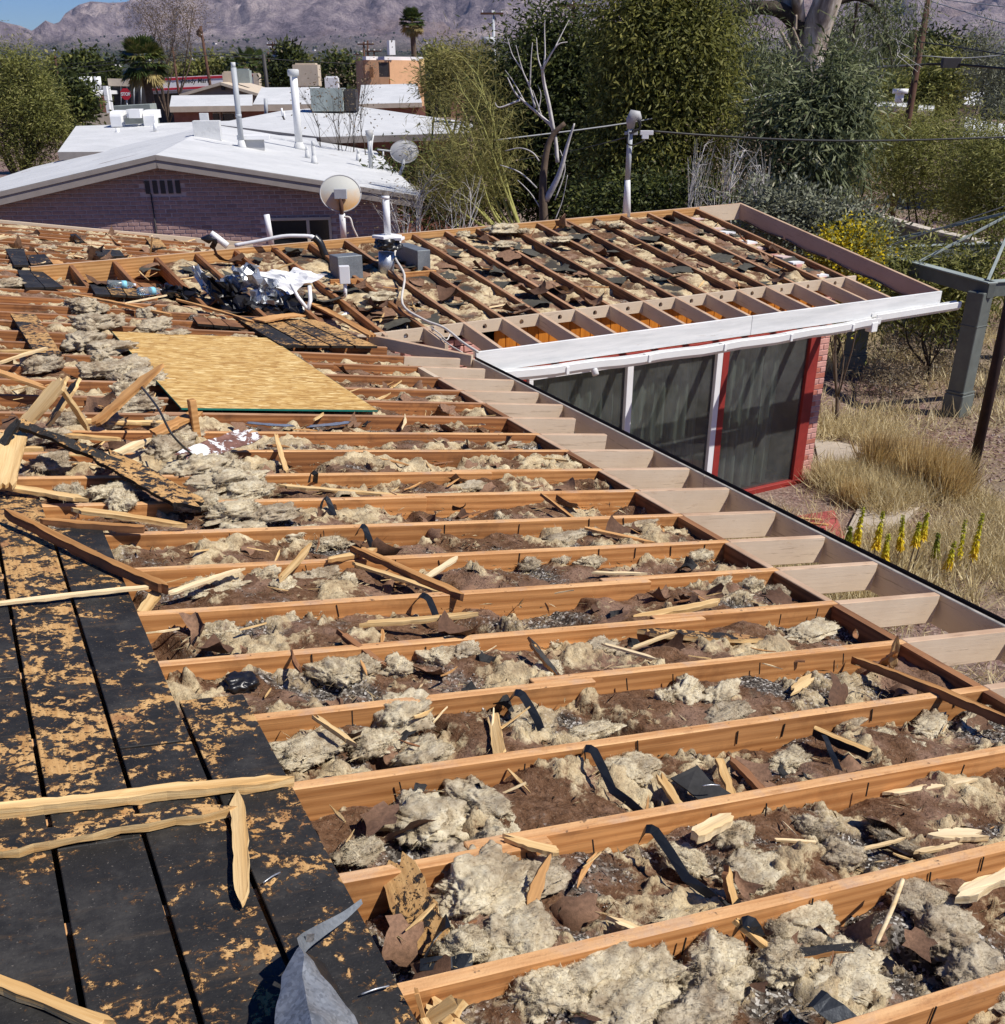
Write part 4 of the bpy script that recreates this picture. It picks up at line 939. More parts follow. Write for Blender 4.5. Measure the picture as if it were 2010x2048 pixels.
# ------------------------------------------------------------------ scraps: kraft paper, felt, splinters
def flap(seed, s=1.):
    r = random.Random(seed); n = 5; V, F = [], []; k1, k2 = r.uniform(-3.5, 3.5), r.uniform(-2.5, 2.5); asp = r.uniform(.5, 1.)
    for i in range(n):
        for k in range(n):
            u, v = i / (n - 1) - .5, k / (n - 1) - .5
            e = 1 + (r.uniform(-.32, .25) if (i in (0, n - 1) or k in (0, n - 1)) else r.uniform(-.08, .08))
            V.append((u * e * s, v * e * s * asp, s * (k1 * u * u * .35 + k2 * v * v * .3 + .25 * u * v * k1 + r.uniform(-.03, .03))))
    for i in range(n - 1):
        for k in range(n - 1): F.append([i * n + k, (i + 1) * n + k, (i + 1) * n + k + 1, i * n + k + 1])
    return V, F
FL = [mesh('paper_scrap', *flap(k, 1.), M['paper' if k % 3 else 'paperdark'], True) for k in range(12)]
FT = [mesh('felt_scrap', *flap(50 + k, 1.), M['felt']) for k in range(6)]
FW = [mesh('felt_scrap', [(x, y, z * .4) for x, y, z in flap(70 + k, 1.)[0]], flap(70 + k, 1.)[1], M['wingfelt'], True) for k in range(6)]
def splinter(seed):
    r = random.Random(seed); n = 5; V, F = [], []; w_ = r.uniform(.05, .16); th = r.uniform(.02, .06); bow = r.uniform(-.06, .06)
    for i in range(n):
        t = i / (n - 1); ww = w_ * (.15 + .85 * math.sin(math.pi * min(1, t * r.uniform(.8, 1.1) + .12))) * r.uniform(.7, 1.15)
        x, y, z = t - .5, bow * math.sin(t * 3.1), .08 * bow * t
        V += [(x, y - ww / 2, z), (x, y + ww / 2, z + r.uniform(-.01, .01)), (x, y + ww * .3, z + th * r.uniform(.6, 1.2)), (x, y - ww * .35, z + th)]
    for i in range(n - 1):
        for k in range(4): F.append([i * 4 + k, i * 4 + (k + 1) % 4, i * 4 + 4 + (k + 1) % 4, i * 4 + 4 + k])
    F += [[3, 2, 1, 0], [n * 4 - 4 + k for k in range(4)]]
    return V, F
SPM = [mesh('wood_splinter', *splinter(k), M[('pale', 'cream_wood', 'pale', 'orange', 'pale', 'brownwood')[k % 6]]) for k in range(18)]
def rot3(rng, tilt):
    return Matrix.Rotation(rng.uniform(0, 6.28), 3, 'Z') @ Matrix.Rotation(rng.uniform(-tilt, tilt), 3, 'X') @ Matrix.Rotation(rng.uniform(-tilt, tilt), 3, 'Y')
def scatter_point(r):
    """a point on the open part of the main roof, thicker where the photograph is littered"""
    while True:
        y = r.uniform(.9, 8.4) if r.random() < .74 else r.uniform(12.5, 16.5); x = r.uniform(-1.0, XB - .1)
        if x < x_left(y) + .12: continue
        if y > 8.5 and x > valley_x(y): continue
        if .95 < x < 2.25 and 6.45 < y < 9: continue
        if ((y - Y0) / SP) % 1 < .12 or ((y - Y0) / SP) % 1 > .88: continue
        return x, y
r = random.Random(31)
for i in range(250):
    x, y = scatter_point(r); s = r.uniform(.05, .13) * (2.0 if y > 12 else (1.3 if y > 6 else 1)) * (1.4 if r.random() < .12 else 1)
    link('paper_scrap', FL[r.randrange(12)], None, (x, y, rz(x) - .06 + r.uniform(0, .035)), rot3(r, .75) * s, label='curled scrap of brown kraft paper lying on the torn insulation', cat='paper scrap', group='kraft paper scraps on the torn insulation')
for i in range(60):
    x, y = scatter_point(r); s = r.uniform(.03, .09)
    link('felt_scrap', FT[r.randrange(6)], None, (x, y, rz(x) - .05 + r.uniform(0, .03)), rot3(r, .6) * s, label='small black roofing felt scrap lying on the torn insulation', cat='felt scrap', group='black felt scraps on the torn insulation')
for i in range(250):
    x, y = scatter_point(r); s = r.uniform(.04, .12) * (2.6 if y > 12 else (1.5 if y > 5 else 1)) * (1.8 if r.random() < .15 else 1)
    link('wood_splinter', SPM[r.randrange(18)], None, (x, y, rz(x) - .045 + r.uniform(0, .05)), rot3(r, .35) * s, label='short wood splinter strewn over the torn insulation', cat='splinter', group='wood splinters strewn over the open roof')
# the finest chips, past counting
n = 7000; V, F = [], []
C = np.array([scatter_point(r) for _ in range(n)]); zc = CZ - H - T * C[:, 0] - .055 + RNG.uniform(0, .02, n)
ang = RNG.uniform(0, 6.28, n); l = RNG.uniform(.004, .024, n) * (1 + .1 * C[:, 1]); wv = RNG.uniform(.0008, .0026, n) * (1 + .12 * C[:, 1])
d = np.stack([np.cos(ang), np.sin(ang), RNG.uniform(-.3, .3, n)], 1); s = np.stack([-np.sin(ang), np.cos(ang), RNG.uniform(-.4, .4, n)], 1); P = np.stack([C[:, 0], C[:, 1], zc], 1)
up = np.array([0, 0, .0025])
V = np.stack([P - d * l[:, None], P + s * wv[:, None], P + d * l[:, None], P - s * wv[:, None] + up], 1).reshape(-1, 3)
link('wood_chips', mesh('wood_chips', V, np.array([[0, 1, 3], [1, 2, 3], [0, 3, 1], [1, 3, 2]])[None].repeat(n, 0).reshape(-1, 3) + 4 * np.repeat(np.arange(n), 4)[:, None], M['cream_wood']), label='fine wood chips sprinkled over the torn insulation', kind='stuff')
# scraps in the wing bays
for i in range(210):
    k = r.randrange(len(aa) - 1); a = (aa[k] + aa[k + 1]) / 2 + r.uniform(-.1, .1); b = r.uniform(.85, 3.3)
    if a < -1.2 and b < wvalley(a) + .2: continue
    p = wp(a, b, -.04 + r.uniform(0, .03)); q = i % 3
    if q == 0: link('wood_splinter', SPM[r.randrange(18)], None, p, rot3(r, .4) * r.uniform(.1, .3), label='wood splinter lying in a wing rafter bay', cat='splinter', group='wood splinters in the wing bays')
    elif q == 1: link('paper_scrap', FL[r.randrange(12)], None, p, rot3(r, .25) * r.uniform(.12, .30), label='curled brown paper scrap lying in a wing rafter bay', cat='paper scrap', group='paper scraps in the wing bays')
    else: link('felt_scrap', FW[r.randrange(6)], None, p, rot3(r, .16) * r.uniform(.14, .34), label='grey olive felt scrap lying in a wing rafter bay', cat='felt scrap', group='felt scraps in the wing bays')

# ------------------------------------------------------------------ boards thrown about, placed one by one
def board(A, B, wd, th, m, label, e0='jag', e1='jag', roll=0., name='board', seed=None, cat='board', taper=1., group='loose boards on the open roof'):
    """a split board: wandering edges, splintered ends, uneven thickness"""
    A, B = Vector(A), Vector(B); L = (B - A).length; wd *= .84; r = random.Random(seed if seed is not None else int(A.x * 9999 + B.y * 777))
    n = max(8, min(22, int(L / .03))); top, bot = [], []; wl, wr = 0., 0.; big = wd > .09
    for i in range(n + 1):
        t = i / n; ww = wd * (1 + (taper - 1) * t) / 2; s_ = .05 if big else .13
        wl = wl * .75 + r.gauss(0, s_); wr = wr * .75 + r.gauss(0, s_)
        top.append((t * L, ww * (1 + wl))); bot.append((t * L, -ww * (1 + wr)))
    def end(kind, x, sg, k):
        if kind == 'cut': return []
        lo, hi = bot[k][1], top[k][1]; N = 5 if not big else 8; out = []
        tip = r.uniform(.25, .75)
        for q in range(1, N):
            f = q / N; y = lo + (hi - lo) * f
            ext = (wd * r.uniform(.0, .5) + (r.random() < .35) * r.uniform(.01, .035)) if kind == 'jag' else wd * 1.9 * max(0, 1 - abs(f - tip) / max(tip, 1 - tip)) * r.uniform(.65, 1.15)
            out.append((x + sg * ext, y))
        return out
    out = bot + end(e1, L, 1, n) + top[::-1] + end(e0, 0, -1, 0)[::-1]
    k = len(out); bow = r.uniform(-.012, .012) * L
    zb = lambda x: bow * math.sin(math.pi * min(1, max(0, x / L)))
    V = [(x, y, zb(x) + r.uniform(-.10, .03) * th) for x, y in out] + [(x, y * r.uniform(.9, 1.), zb(x) - th * r.uniform(.75, 1.05)) for x, y in out]
    F = [list(range(k)), list(range(2 * k - 1, k - 1, -1))] + [[k + i, k + (i + 1) % k, (i + 1) % k, i] for i in range(k)]
    mats = [M[x] for x in (m if isinstance(m, tuple) else (m,))]
    me = mesh(name, V, F, mats, mi=[1 if (len(mats) > 1 and i == 0) else 0 for i in range(len(F))])
    M3 = frame3(B - A, (T, 0, 1)) @ Matrix.Rotation(roll, 3, 'X')
    return link(name, me, None, A, M3, label=label, cat=cat, group=group)
def bd(x0, y0, x1, y1, wd, m, label, th=.02, d0=.03, d1=.03, **k): return board(onroof(x0, y0, d0), onroof(x1, y1, d1), wd, th, m, label, **k)
PT = ('pale', 'tar')
bd(-60, 1618, 535, 1555, .042, 'pale', 'longest pale split lath lying across the black decking', .03, .05, .05, e1='point')
bd(-60, 1700, 400, 1617, .062, ('pale', 'tarworn'), 'pale lath with tarred top just below the longest lath', .028, .048, .048, e1='point')
bd(473, 1605, 483, 1775, .040, 'pale', 'leaf-shaped pale wood shard pointing down the black decking', .018, .045, .05, e0='point', e1='point', taper=.8, roll=.25)
bd(-40, 1945, 205, 2040, .030, 'pale', 'thin pale strip crossing the bottom left corner of the decking', .022, .05, .05)
bd(-30, 1207, 290, 1172, .028, 'cream_wood', 'ragged cream splinter strip across the upper decking', .012, .04, .05, e1='point')
bd(22, 1022, 325, 1165, .040, ('brownwood', 'orange'), 'brown squared stick slanting across the corner of the decking', .04, .09, .075, e0='point')
bd(38, 843, 240, 925, .055, ('tarside', 'tarblack'), 'black edge-tarred plank sloping down towards the wool', .03, .20, .09, roll=.5)
bd(215, 912, 375, 1000, .19, ('tarside', 'tarspeck'), 'wide tar-speckled plank end lying on the wool', .02, .10, .05)
bd(113, 770, 45, 850, .13, 'pale', 'wide pale split board leaning left of the black stub', .02, .30, .10, roll=-.3)
bd(122, 772, 172, 846, .05, 'pale', 'narrow pale board sloping right from the leaning pile', .02, .28, .06)
bd(147, 768, 100, 838, .075, ('pale', 'tarblack'), 'black tarred stub standing between pale boards', .02, .26, .08)
bd(288, 758, 190, 840, .105, 'orange', 'orange board slanting up beside the wool trail', .02, .26, .06, e0='point')
bd(-20, 735, 76, 768, .15, 'orange', 'wide orange board at the left edge, above the leaning pile', .02, .16, .07)
bd(-20, 895, 78, 893, .05, 'pale', 'pale split strip at the left edge under the black plank', .02, .12, .10)
bd(-20, 962, 150, 992, .06, 'pale', 'pale strip at the left edge just above the decking', .02, .07, .05)
bd(28, 868, 5, 960, .14, 'pale', 'wide split board running down the left edge', .02, .14, .09)
bd(-10, 905, 25, 850, .05, ('tarside', 'tarblack'), 'black tarred strip leaning at the left edge', .02, .10, .20)
bd(87, 1036, 288, 1052, .035, ('brownwood', 'orange'), 'thin brown batten beyond the slanting squared stick', .03, .05, .05, e1='cut')
bd(165, 1018, 345, 1044, .05, 'pale', 'pale pointed board beyond the thin brown batten', .02, .07, .04, e1='point')
bd(170, 838, 320, 842, .05, 'pale', 'pale board lying flat along a rafter under the orange board', .02, .03, .03)
bd(312, 862, 386, 826, .10, 'orange', 'orange board with a splintered end beside the strand board', .02, .06, .11)
bd(218, 912, 276, 884, .06, 'cream_wood', 'cream pointed board above the wide tar-speckled plank', .02, .06, .08, e1='point')
blk('wood_stub', onroof(396, 893, -.06), .04, .04, .26, M['orange'], None, .2, label='upright wood stub standing below the strand board corner', cat='board')
bd(120, 865, 235, 875, .04, 'pale', 'pale splintered strip between the two black planks', .02, .03, .03)
bd(150, 588, 330, 625, .06, 'orange', 'long orange strip before the water bottles', .02, .05, .04, e1='point')
bd(355, 598, 500, 640, .05, 'orange', 'orange strip lying below the crumpled flashing', .02, .05, .04, e1='point')
bd(255, 604, 330, 590, .02, 'cream_wood', 'thin cream strip pointing at the crumpled flashing', .012, .06, .08)
bd(628, 606, 742, 668, .11, 'orange', 'orange board lying along the valley below the junction box', .02, .10, .06, e0='cut')
bd(517, 640, 600, 628, .16, 'orange', 'square of orange plywood below the crumpled flashing', .015, .05, .06, e0='cut', e1='cut')
bd(0, 700, 85, 700, .04, 'pale', 'pale splinter at the left edge beside the speckled plank', .015, .06, .05)
bd(0, 723, 90, 695, .03, 'cream_wood', 'cream splinter crossing the foot of the speckled plank', .015, .06, .10)
bd(304, 470, 301, 505, .02, 'cream_wood', 'pale stick standing up before the brick neighbour', .02, .30, .03, e0='cut', e1='cut')
bd(723, 1097, 905, 1178, .045, ('brownwood', 'orange'), 'orange-brown batten slanting over the ninth bay', .03, .05, .02, e1='point')
bd(715, 1128, 868, 1178, .034, 'pale', 'pale splintered strip below the slanting batten', .014, .02, .00, e1='point')
bd(660, 1115, 745, 1098, .035, ('orange', 'pale'), 'short pale strip left of the slanting batten', .02, .02, .03)
bd(738, 1243, 930, 1225, .035, 'pale', 'pale pointed strip lying mid roof on dark paper', .018, .0, .02, e1='point')
bd(690, 1268, 762, 1322, .03, ('brownwood', 'brownwood'), 'dark stick leaning over a rafter mid roof', .02, .02, -.02)
bd(575, 970, 800, 988, .04, 'pale', 'long pale strip lying along a rafter above mid roof', .014, -.01, .0, e1='point')
bd(553, 870, 573, 940, .03, 'pale', 'pale stick leaning across the bay under the strand board', .015, .05, .0)
bd(565, 1150, 610, 1100, .035, 'pale', 'short pale board leaning on the wool left of the batten', .015, .0, .06, e1='point')
bd(855, 1152, 908, 1118, .03, 'cream_wood', 'cream splinter right of the slanting batten', .012, .0, .03, e1='point')
bd(350, 1180, 470, 1140, .03, 'cream_wood', 'cream splintered strip at the left end of the tenth bay', .012, .0, .02, e1='point')
bd(285, 1222, 312, 1182, .05, 'pale', 'pale board end sticking out beside the decking', .015, .0, .03)
bd(1184, 1056, 1290, 1080, .035, 'orange', 'orange strip lying on grey wool', .016, .0, .0, e1='point')
bd(1090, 990, 1148, 1035, .022, ('brownwood', 'orange'), 'brown stick leaning between two rafters near the eave', .02, .03, -.03)
bd(1195, 1143, 1280, 1145, .022, 'cream_wood', 'cream strip lying in the eleventh bay', .012, .0, .0)
bd(1290, 1228, 1430, 1200, .05, 'pale', 'pale pointed wedge in the bay near the eave', .02, -.02, .02, e0='point')
bd(1318, 1262, 1478, 1272, .07, ('pale', 'tarworn'), 'black tarred plank strip lying in the bay near the eave', .02, -.02, -.02, e0='point', e1='point')
bd(1270, 1292, 1345, 1265, .018, 'cream_wood', 'cream splinter at the tip of the tarred plank strip', .01, .0, .01)
bd(1215, 1288, 1298, 1312, .02, 'cream_wood', 'cream splinter below the tarred plank strip', .01, .0, .0, e1='point')
bd(1070, 1290, 1105, 1335, .03, ('orange', 'tarblack'), 'black charred stick with an orange tip', .015, .03, -.02)
bd(1722, 1316, 2030, 1440, .036, ('brownwood', 'orange'), 'long squared strip crossing the last bays to the eave', .035, -.02, .05)
bd(1631, 1455, 1742, 1502, .035, ('tarside', 'pale'), 'pale stake with its shadow painted black on the sides, right of middle', .03, .0, .01, e1='cut')  # the black side colour paints in the stake's shadow
bd(1785, 1330, 1790, 1290, .04, 'pale', 'pale shard standing by the eave blocking', .012, -.04, .06, e1='point', roll=.8)
bd(1768, 1325, 1785, 1310, .05, 'orange', 'orange chunk at the foot of the standing shard', .012, -.05, .01)
bd(1590, 1375, 1618, 1357, .05, 'pale', 'pale square chip right of the big grey wool clump', .01, -.02, -.01)
bd(1438, 1516, 1465, 1588, .034, 'pale', 'pale flat stick beside the black felt sheet', .014, .0, -.02, e0='cut')
bd(1468, 1520, 1540, 1590, .03, ('brownwood', 'brownwood'), 'dark brown stick right of the black felt sheet', .02, -.02, -.03)
bd(1328, 1560, 1362, 1612, .035, 'pale', 'pale jagged stick left of the black felt sheet', .014, -.01, -.02)
bd(1398, 1660, 1450, 1632, .045, 'cream_wood', 'cream split block on top of a rafter', .03, .02, .03)
bd(1881, 1665, 1945, 1666, .055, 'cream_wood', 'short cream block lying on dark paper at the right', .022, -.02, -.02)
bd(1845, 1700, 1905, 1687, .022, 'cream_wood', 'cream splinter below the short cream block', .01, -.03, -.03, e0='point')
bd(1730, 1695, 1800, 1678, .012, 'cream_wood', 'thin cream sliver near the right wool roll', .008, -.03, -.03)
bd(1552, 1678, 1630, 1682, .012, 'cream_wood', 'thin cream sliver left of the black gap', .008, -.03, -.03)
bd(1930, 1782, 2030, 1738, .045, 'cream_wood', 'thick cream board end at the right edge', .03, .01, .05)
bd(1795, 1583, 1930, 1560, .03, 'cream_wood', 'cream strip leaning against a rafter at the right', .012, -.06, -.02, e0='point', e1='point')
bd(1565, 1908, 1722, 1894, .035, ('orange', 'tarblack'), 'charred strip lying below the twig', .018, -.03, -.03)
bd(1477, 1840, 1565, 1912, .024, 'pale', 'pale bundle of splinters hanging from a rafter', .016, .02, -.05)
bd(1068, 1800, 1092, 1737, .035, 'orange', 'red-brown bark-like chip standing in the wool', .012, -.01, .05, e0='point', e1='point', roll=.6)
bd(1242, 1842, 1292, 1862, .03, 'cream_wood', 'short cream block in the second bay', .014, -.03, -.03)
bd(1030, 1677, 1110, 1697, .035, 'pale', 'pale splintered slat on a rafter near the big wool clump', .014, .015, .02)
bd(1458, 1750, 1472, 1815, .03, ('brownwood', 'pale'), 'brown stick standing beside the puffy wool tuft', .016, .05, -.05, roll=.8)
bd(800, 1740, 860, 1880, .10, ('pale', 'tarworn'), 'curved pale board with tar patches beside the decking', .012, .0, -.06, roll=.6)
bd(855, 2040, 905, 2010, .05, 'pale', 'pale splintered board end at the bottom edge', .02, -.02, .02)
bd(870, 2010, 940, 2080, .05, 'pale', 'pale splintered board running off the bottom edge', .02, -.02, .0)
bd(838, 1985, 858, 2060, .010, 'orange', 'thin orange stick leaning at the bottom edge', .01, .06, -.04)
bd(640, 1437, 695, 1475, .022, 'pale', 'pale stick beside the big wool clump', .015, .02, .02)
bd(985, 1430, 1000, 1500, .04, 'pale', 'curled pale splint right of the big wool clump', .012, -.02, -.02, roll=.5)
tube('twig', smoothpath([onroof(1805, 1760, .04), onroof(1785, 1815, .03), onroof(1752, 1888, -.03)]), .006, M['cream_wood'], label='bare pale twig lying across the second bay', cat='twig')
tube('steel_wire', smoothpath([onroof(280, 770, .22), onroof(315, 815, .25), onroof(345, 870, .18), onroof(385, 910, .04)]), .006, M['wire'], label='thin black wire curving over the wool by the strand board', cat='wire')
poly_slab('felt_sheet', [onroof(1341, 1556, .0), onroof(1395, 1530, .02), onroof(1420, 1560, .0), onroof(1478, 1597, -.01), onroof(1400, 1602, -.02), onroof(1375, 1580, .0)], .004, M['felt'], label='ragged black felt sheet lying right of middle', cat='felt')
poly_slab('felt_sheet', [onroof(1930, 715, 0), onroof(1930, 716, 0), onroof(1931, 716, 0)], .003, M['felt'], label='x', cat='felt') if False else None
# rusty white painted flashing
bd(382, 912, 492, 872, .13, ('rusty', 'rusty'), 'white painted rusty flashing piece lying on the wool', .006, .04, .10, name='flashing_piece', cat='flashing', roll=.4)
for (x0, y0, x1, y1) in ((500, 845, 575, 851), (625, 852, 695, 845)): bd(x0, y0, x1, y1, .06, ('strap', 'galv'), 'grey metal flashing strip under the strand board' if x0 < 550 else 'bright metal flashing strip under the strand board, the right one', .004, -.02, -.01, name='flashing_strip', cat='flashing')
# black metal straps hanging off the rafters
def strap(pts, label, wd=.026):
    """a flat metal band with a sharp fold where it goes over the rafter"""
    P = [onroof(x, y, d) for x, y, d in pts]; V, F = [], []; Q = [P[0]]
    for a, b in zip(P[:-1], P[1:]): Q += [a.lerp(b, .5) + Vector((0, 0, .004)), b]
    o = Q[0].copy(); tw = 0
    for i, p in enumerate(Q):
        t = (Q[min(i + 1, len(Q) - 1)] - Q[max(i - 1, 0)]).normalized(); s_ = Vector((.75, .66, .1)); s_ = (s_ - t * s_.dot(t)).normalized(); a = i * .16; s_ = s_ * math.cos(a) + t.cross(s_) * math.sin(a); nn = t.cross(s_).normalized() * .0009; s_ = s_ * wd / 2
        V += [p - s_ - o + nn, p + s_ - o + nn, p + s_ - o - nn, p - s_ - o - nn]
    for i in range(len(Q) - 1):
        for k in range(4): F.append([i * 4 + k, i * 4 + (k + 1) % 4, i * 4 + 4 + (k + 1) % 4, i * 4 + 4 + k])
    F += [[3, 2, 1, 0], [len(Q) * 4 - 4 + k for k in range(4)]]
    link('metal_strap', mesh('metal_strap', V, F, M['strap']), None, o, label=label, cat='strap', group='black metal straps hanging off the rafters')
strap([(1010, 1415, -.05), (1030, 1385, .03), (1045, 1390, .035), (1075, 1440, -.02), (1088, 1480, -.06), (1140, 1480, -.05)], 'black strap bent over a rafter right of the big wool clump')
strap([(1160, 1515, -.03), (1170, 1497, .025), (1188, 1502, .03), (1225, 1580, -.03), (1290, 1632, -.05)], 'long black strap trailing down to the next rafter, mid bottom')
strap([(1280, 1680, -.03), (1292, 1658, .025), (1310, 1662, .03), (1372, 1755, -.03), (1455, 1820, -.05)], 'black strap hanging left of the puffy wool tuft')
strap([(1465, 1870, -.03), (1485, 1843, .025), (1505, 1845, .03), (1520, 1875, -.02)], 'short strap bent over the lowest full rafter')
strap([(830, 1205, -.02), (843, 1190, .025), (858, 1198, .02), (875, 1240, -.04)], 'short black strap at mid roof')
strap([(712, 1070, -.02), (722, 1052, .03), (730, 1056, .03), (745, 1095, -.05)], 'black strap sticking up left of the slanting batten')
strap([(640, 1020, -.02), (648, 996, .03), (656, 1000, .02), (670, 1035, -.05)], 'black strap one bay above the slanting batten')
strap([(618, 965, -.02), (622, 946, .03), (632, 948, .02), (630, 968, -.05)], 'small black strap above mid roof')
strap([(1570, 1480, .01), (1560, 1490, .01), (1590, 1520, -.03), (1680, 1550, -.04)], 'black strip of metal among paper at the right') if False else None
strap([(1630, 1995, .0), (1650, 2010, .0), (1700, 2050, -.02)], 'black strap at the bottom edge under the wool', .05)
strap([(840, 1930, -.06), (905, 1928, -.05), (945, 1922, -.04)], 'black angle strip at the foot of the biggest wool pile', .035)
strap([(850, 1915, -.06), (880, 1860, -.02), (897, 1840, .01)], 'black strip standing up at the foot of the biggest wool pile', .035)
strap([(1648, 1470, .0), (1660, 1500, -.02), (1680, 1545, -.04)], 'dark strap lying beside the pale stake', .018)
# plastic bag lump and blue scrap
me = clump_mesh(.11, .09, .07, 71, 4, M['tarblob'], 0, name='plastic_bag'); link('plastic_bag', me, None, onroof(475, 1372, -.05), label='crumpled black plastic bag in the bay beside the decking', cat='bag')
# big oriented strand board
A = onroof(363, 817, .016); L_, W_ = 2.44, 1.22
V = [(0, 0, 0), (W_, 0, -T * W_), (W_, L_, -T * W_), (0, L_, 0)]
OS = thing('strand_board', 'tan oriented strand board sheet lying on the rafters', 'board sheet', A)
Mz = Matrix.Rotation(math.radians(1.2), 3, 'Z')
me = mesh('sheet', [Mz @ Vector(v) + Vector((0, 0, .004)) for v in V] + [Mz @ Vector(v) - Vector((0, 0, .0075)) for v in V], [[0, 1, 2, 3], [7, 6, 5, 4]], M['osb']); link('sheet', me, OS, A)
for i in range(4):
    a, b = Mz @ Vector(V[i]), Mz @ Vector(V[(i + 1) % 4]); box('green_edge', A + a + Vector((0, 0, .0035)), A + b + Vector((0, 0, .0035)), .004, .011, M['greenedge'], OS, bv=0)
# leftover pieces of decking beyond
def dslab(q, m, label, n=1, dz=.024, name='deck_board'):
    q = [Vector(onroof(x, y, dz)) for x, y in q]
    t = thing(name, label, 'board', q[0], 'leftover pieces of tarred decking') if n > 1 else None
    for i in range(n):
        f0, f1 = i / n + .012, (i + 1) / n - .012
        P = [q[0].lerp(q[1], f0), q[0].lerp(q[1], f1), q[3].lerp(q[2], f1), q[3].lerp(q[2], f0)]
        kw = {} if t else dict(label=label, cat='board', group='leftover pieces of tarred decking')
        poly_slab('plank' if t else name, P, .02, [M['tarside'], M[m if isinstance(m, str) else m[i]]], t, **kw)
dslab([(464, 632), (640, 640), (757, 692), (560, 690)], ['tarblack', 'tarworn', 'tar', 'tarworn'], 'four tarred planks left over the valley below the flashing', 4)
dslab([(20, 627), (71, 628), (124, 706), (74, 712)], 'tarworn', 'speckled plank lying along the far left bays')
dslab([(34, 540), (82, 540), (128, 574), (50, 575)], ['tarblack', 'tarblack'], 'two black planks beside the end of the ridge beam', 2)
dslab([(10, 497), (48, 497), (58, 530), (28, 530)], 'tarblack', 'black plank end at the far left above the two planks')
dslab([(52, 510), (90, 508), (105, 525), (62, 530)], 'tar', 'short black plank right of the far left plank end')
dslab([(178, 568), (275, 578), (285, 592), (190, 588)], ['tarblack', 'tar', 'tarworn'], 'three short tarred planks under the water bottles', 3)
dslab([(176, 497), (240, 500), (250, 512), (190, 512)], 'tarblack', 'black plank behind the left end of the ridge beam')
dslab([(290, 475), (318, 475), (333, 494), (305, 496)], 'tarworn', 'dark plank standing behind the ridge beam')
dslab([(140, 468), (152, 467), (168, 482), (152, 484)], 'tarblack', 'small black plank far left near the rake board')
dslab([(384, 633), (470, 640), (490, 655), (395, 647)], ['brownwood', 'brownwood', 'brownwood'], 'brown bare planks below the crumpled flashing', 3)
dslab([(225, 553), (300, 551), (360, 590), (290, 592)], ['brownwood', 'brownwood', 'brownwood'], 'bare brown planks under the left jack rafters', 3, .0)
dslab([(300, 548), (440, 540), (520, 585), (370, 590)], ['brownwood'] * 4, 'bare brown planks under the crumpled flashing', 4, -.005)
dslab([(100, 520), (118, 520), (150, 540), (120, 545)], 'orange', 'orange splintered board at the end of the ridge beam')
# ------------------------------------------------------------------ things standing on the wing and valley
def seg(name, px0, py0, px1, py1, D, r, m, parent=None, n=10, **k): return tube(name, [at(px0, py0, D), at(px1, py1, D)], r, M[m], parent, n, **k)
def disc_cap(): pass
# vent stack through the ridge
D = Dof(onwing(772, 552, -.08))
VS = thing('vent_stack', 'white vent pipe with black tar collar and galvanised sleeve on the wing ridge', 'vent pipe', at(772, 556, D))
seg('sleeve', 772, 557, 773, 504, D, .083, 'galv', VS, 16)
cm = clump_mesh(.26, .26, .17, 5, 4, M['tarblob'], 0, name='tar_collar'); link('tar_collar', cm, VS, at(774, 494, D))
blk('flashing_plate', at(774, 476, D), .24, .20, .03, M['whiteflash'], VS, .3); blk('flashing_plate', at(784, 480, D) + Vector((.05, -.03, 0)), .12, .12, .03, M['whiteflash'], VS, .9)
seg('pipe', 776, 476, 771, 394, D, .036, 'pvc', VS, 14); seg('cap', 771.2, 398, 771, 392, D, .041, 'pvc', VS, 14)
# metal boxes
p = onwing(694, 557, -.06); blk('metal_box', p, .27, .22, .23, M['galvdull'], None, WA, label='dull grey metal box left of the galvanised sleeve', cat='metal box')
p = onwing(849, 541, -.04); q = p + Vector((wb[0], wb[1], .03)) * .52; z_ = Vector((0, 0, .2))
box('metal_box', p + z_, q + z_, .15, .2, M['galvdull'], label='long dark grey metal box right of the vent stack', cat='metal box')
p0, p1 = onwing(808, 545, .0), onwing(871, 540, .0); box('bay_header', p0, p1, .038, .09, [M['rafter'], M['orange']], HOUSE)
p0, p1 = onwing(660, 559, .0), onwing(726, 557, .0); box('bay_header', p0, p1, .038, .09, [M['rafter'], M['orange']], HOUSE)
D = Dof(onwing(691, 596, -.06))
JB = thing('junction_box', 'small white junction box on a short stem among the wing rafters', 'junction box', at(691, 598, D))
seg('stem', 691, 599, 690, 565, D, .018, 'pvc', JB); blk('box', at(690, 567, D), .10, .07, .165, M['whiteframe'], JB, -YAW + .2)
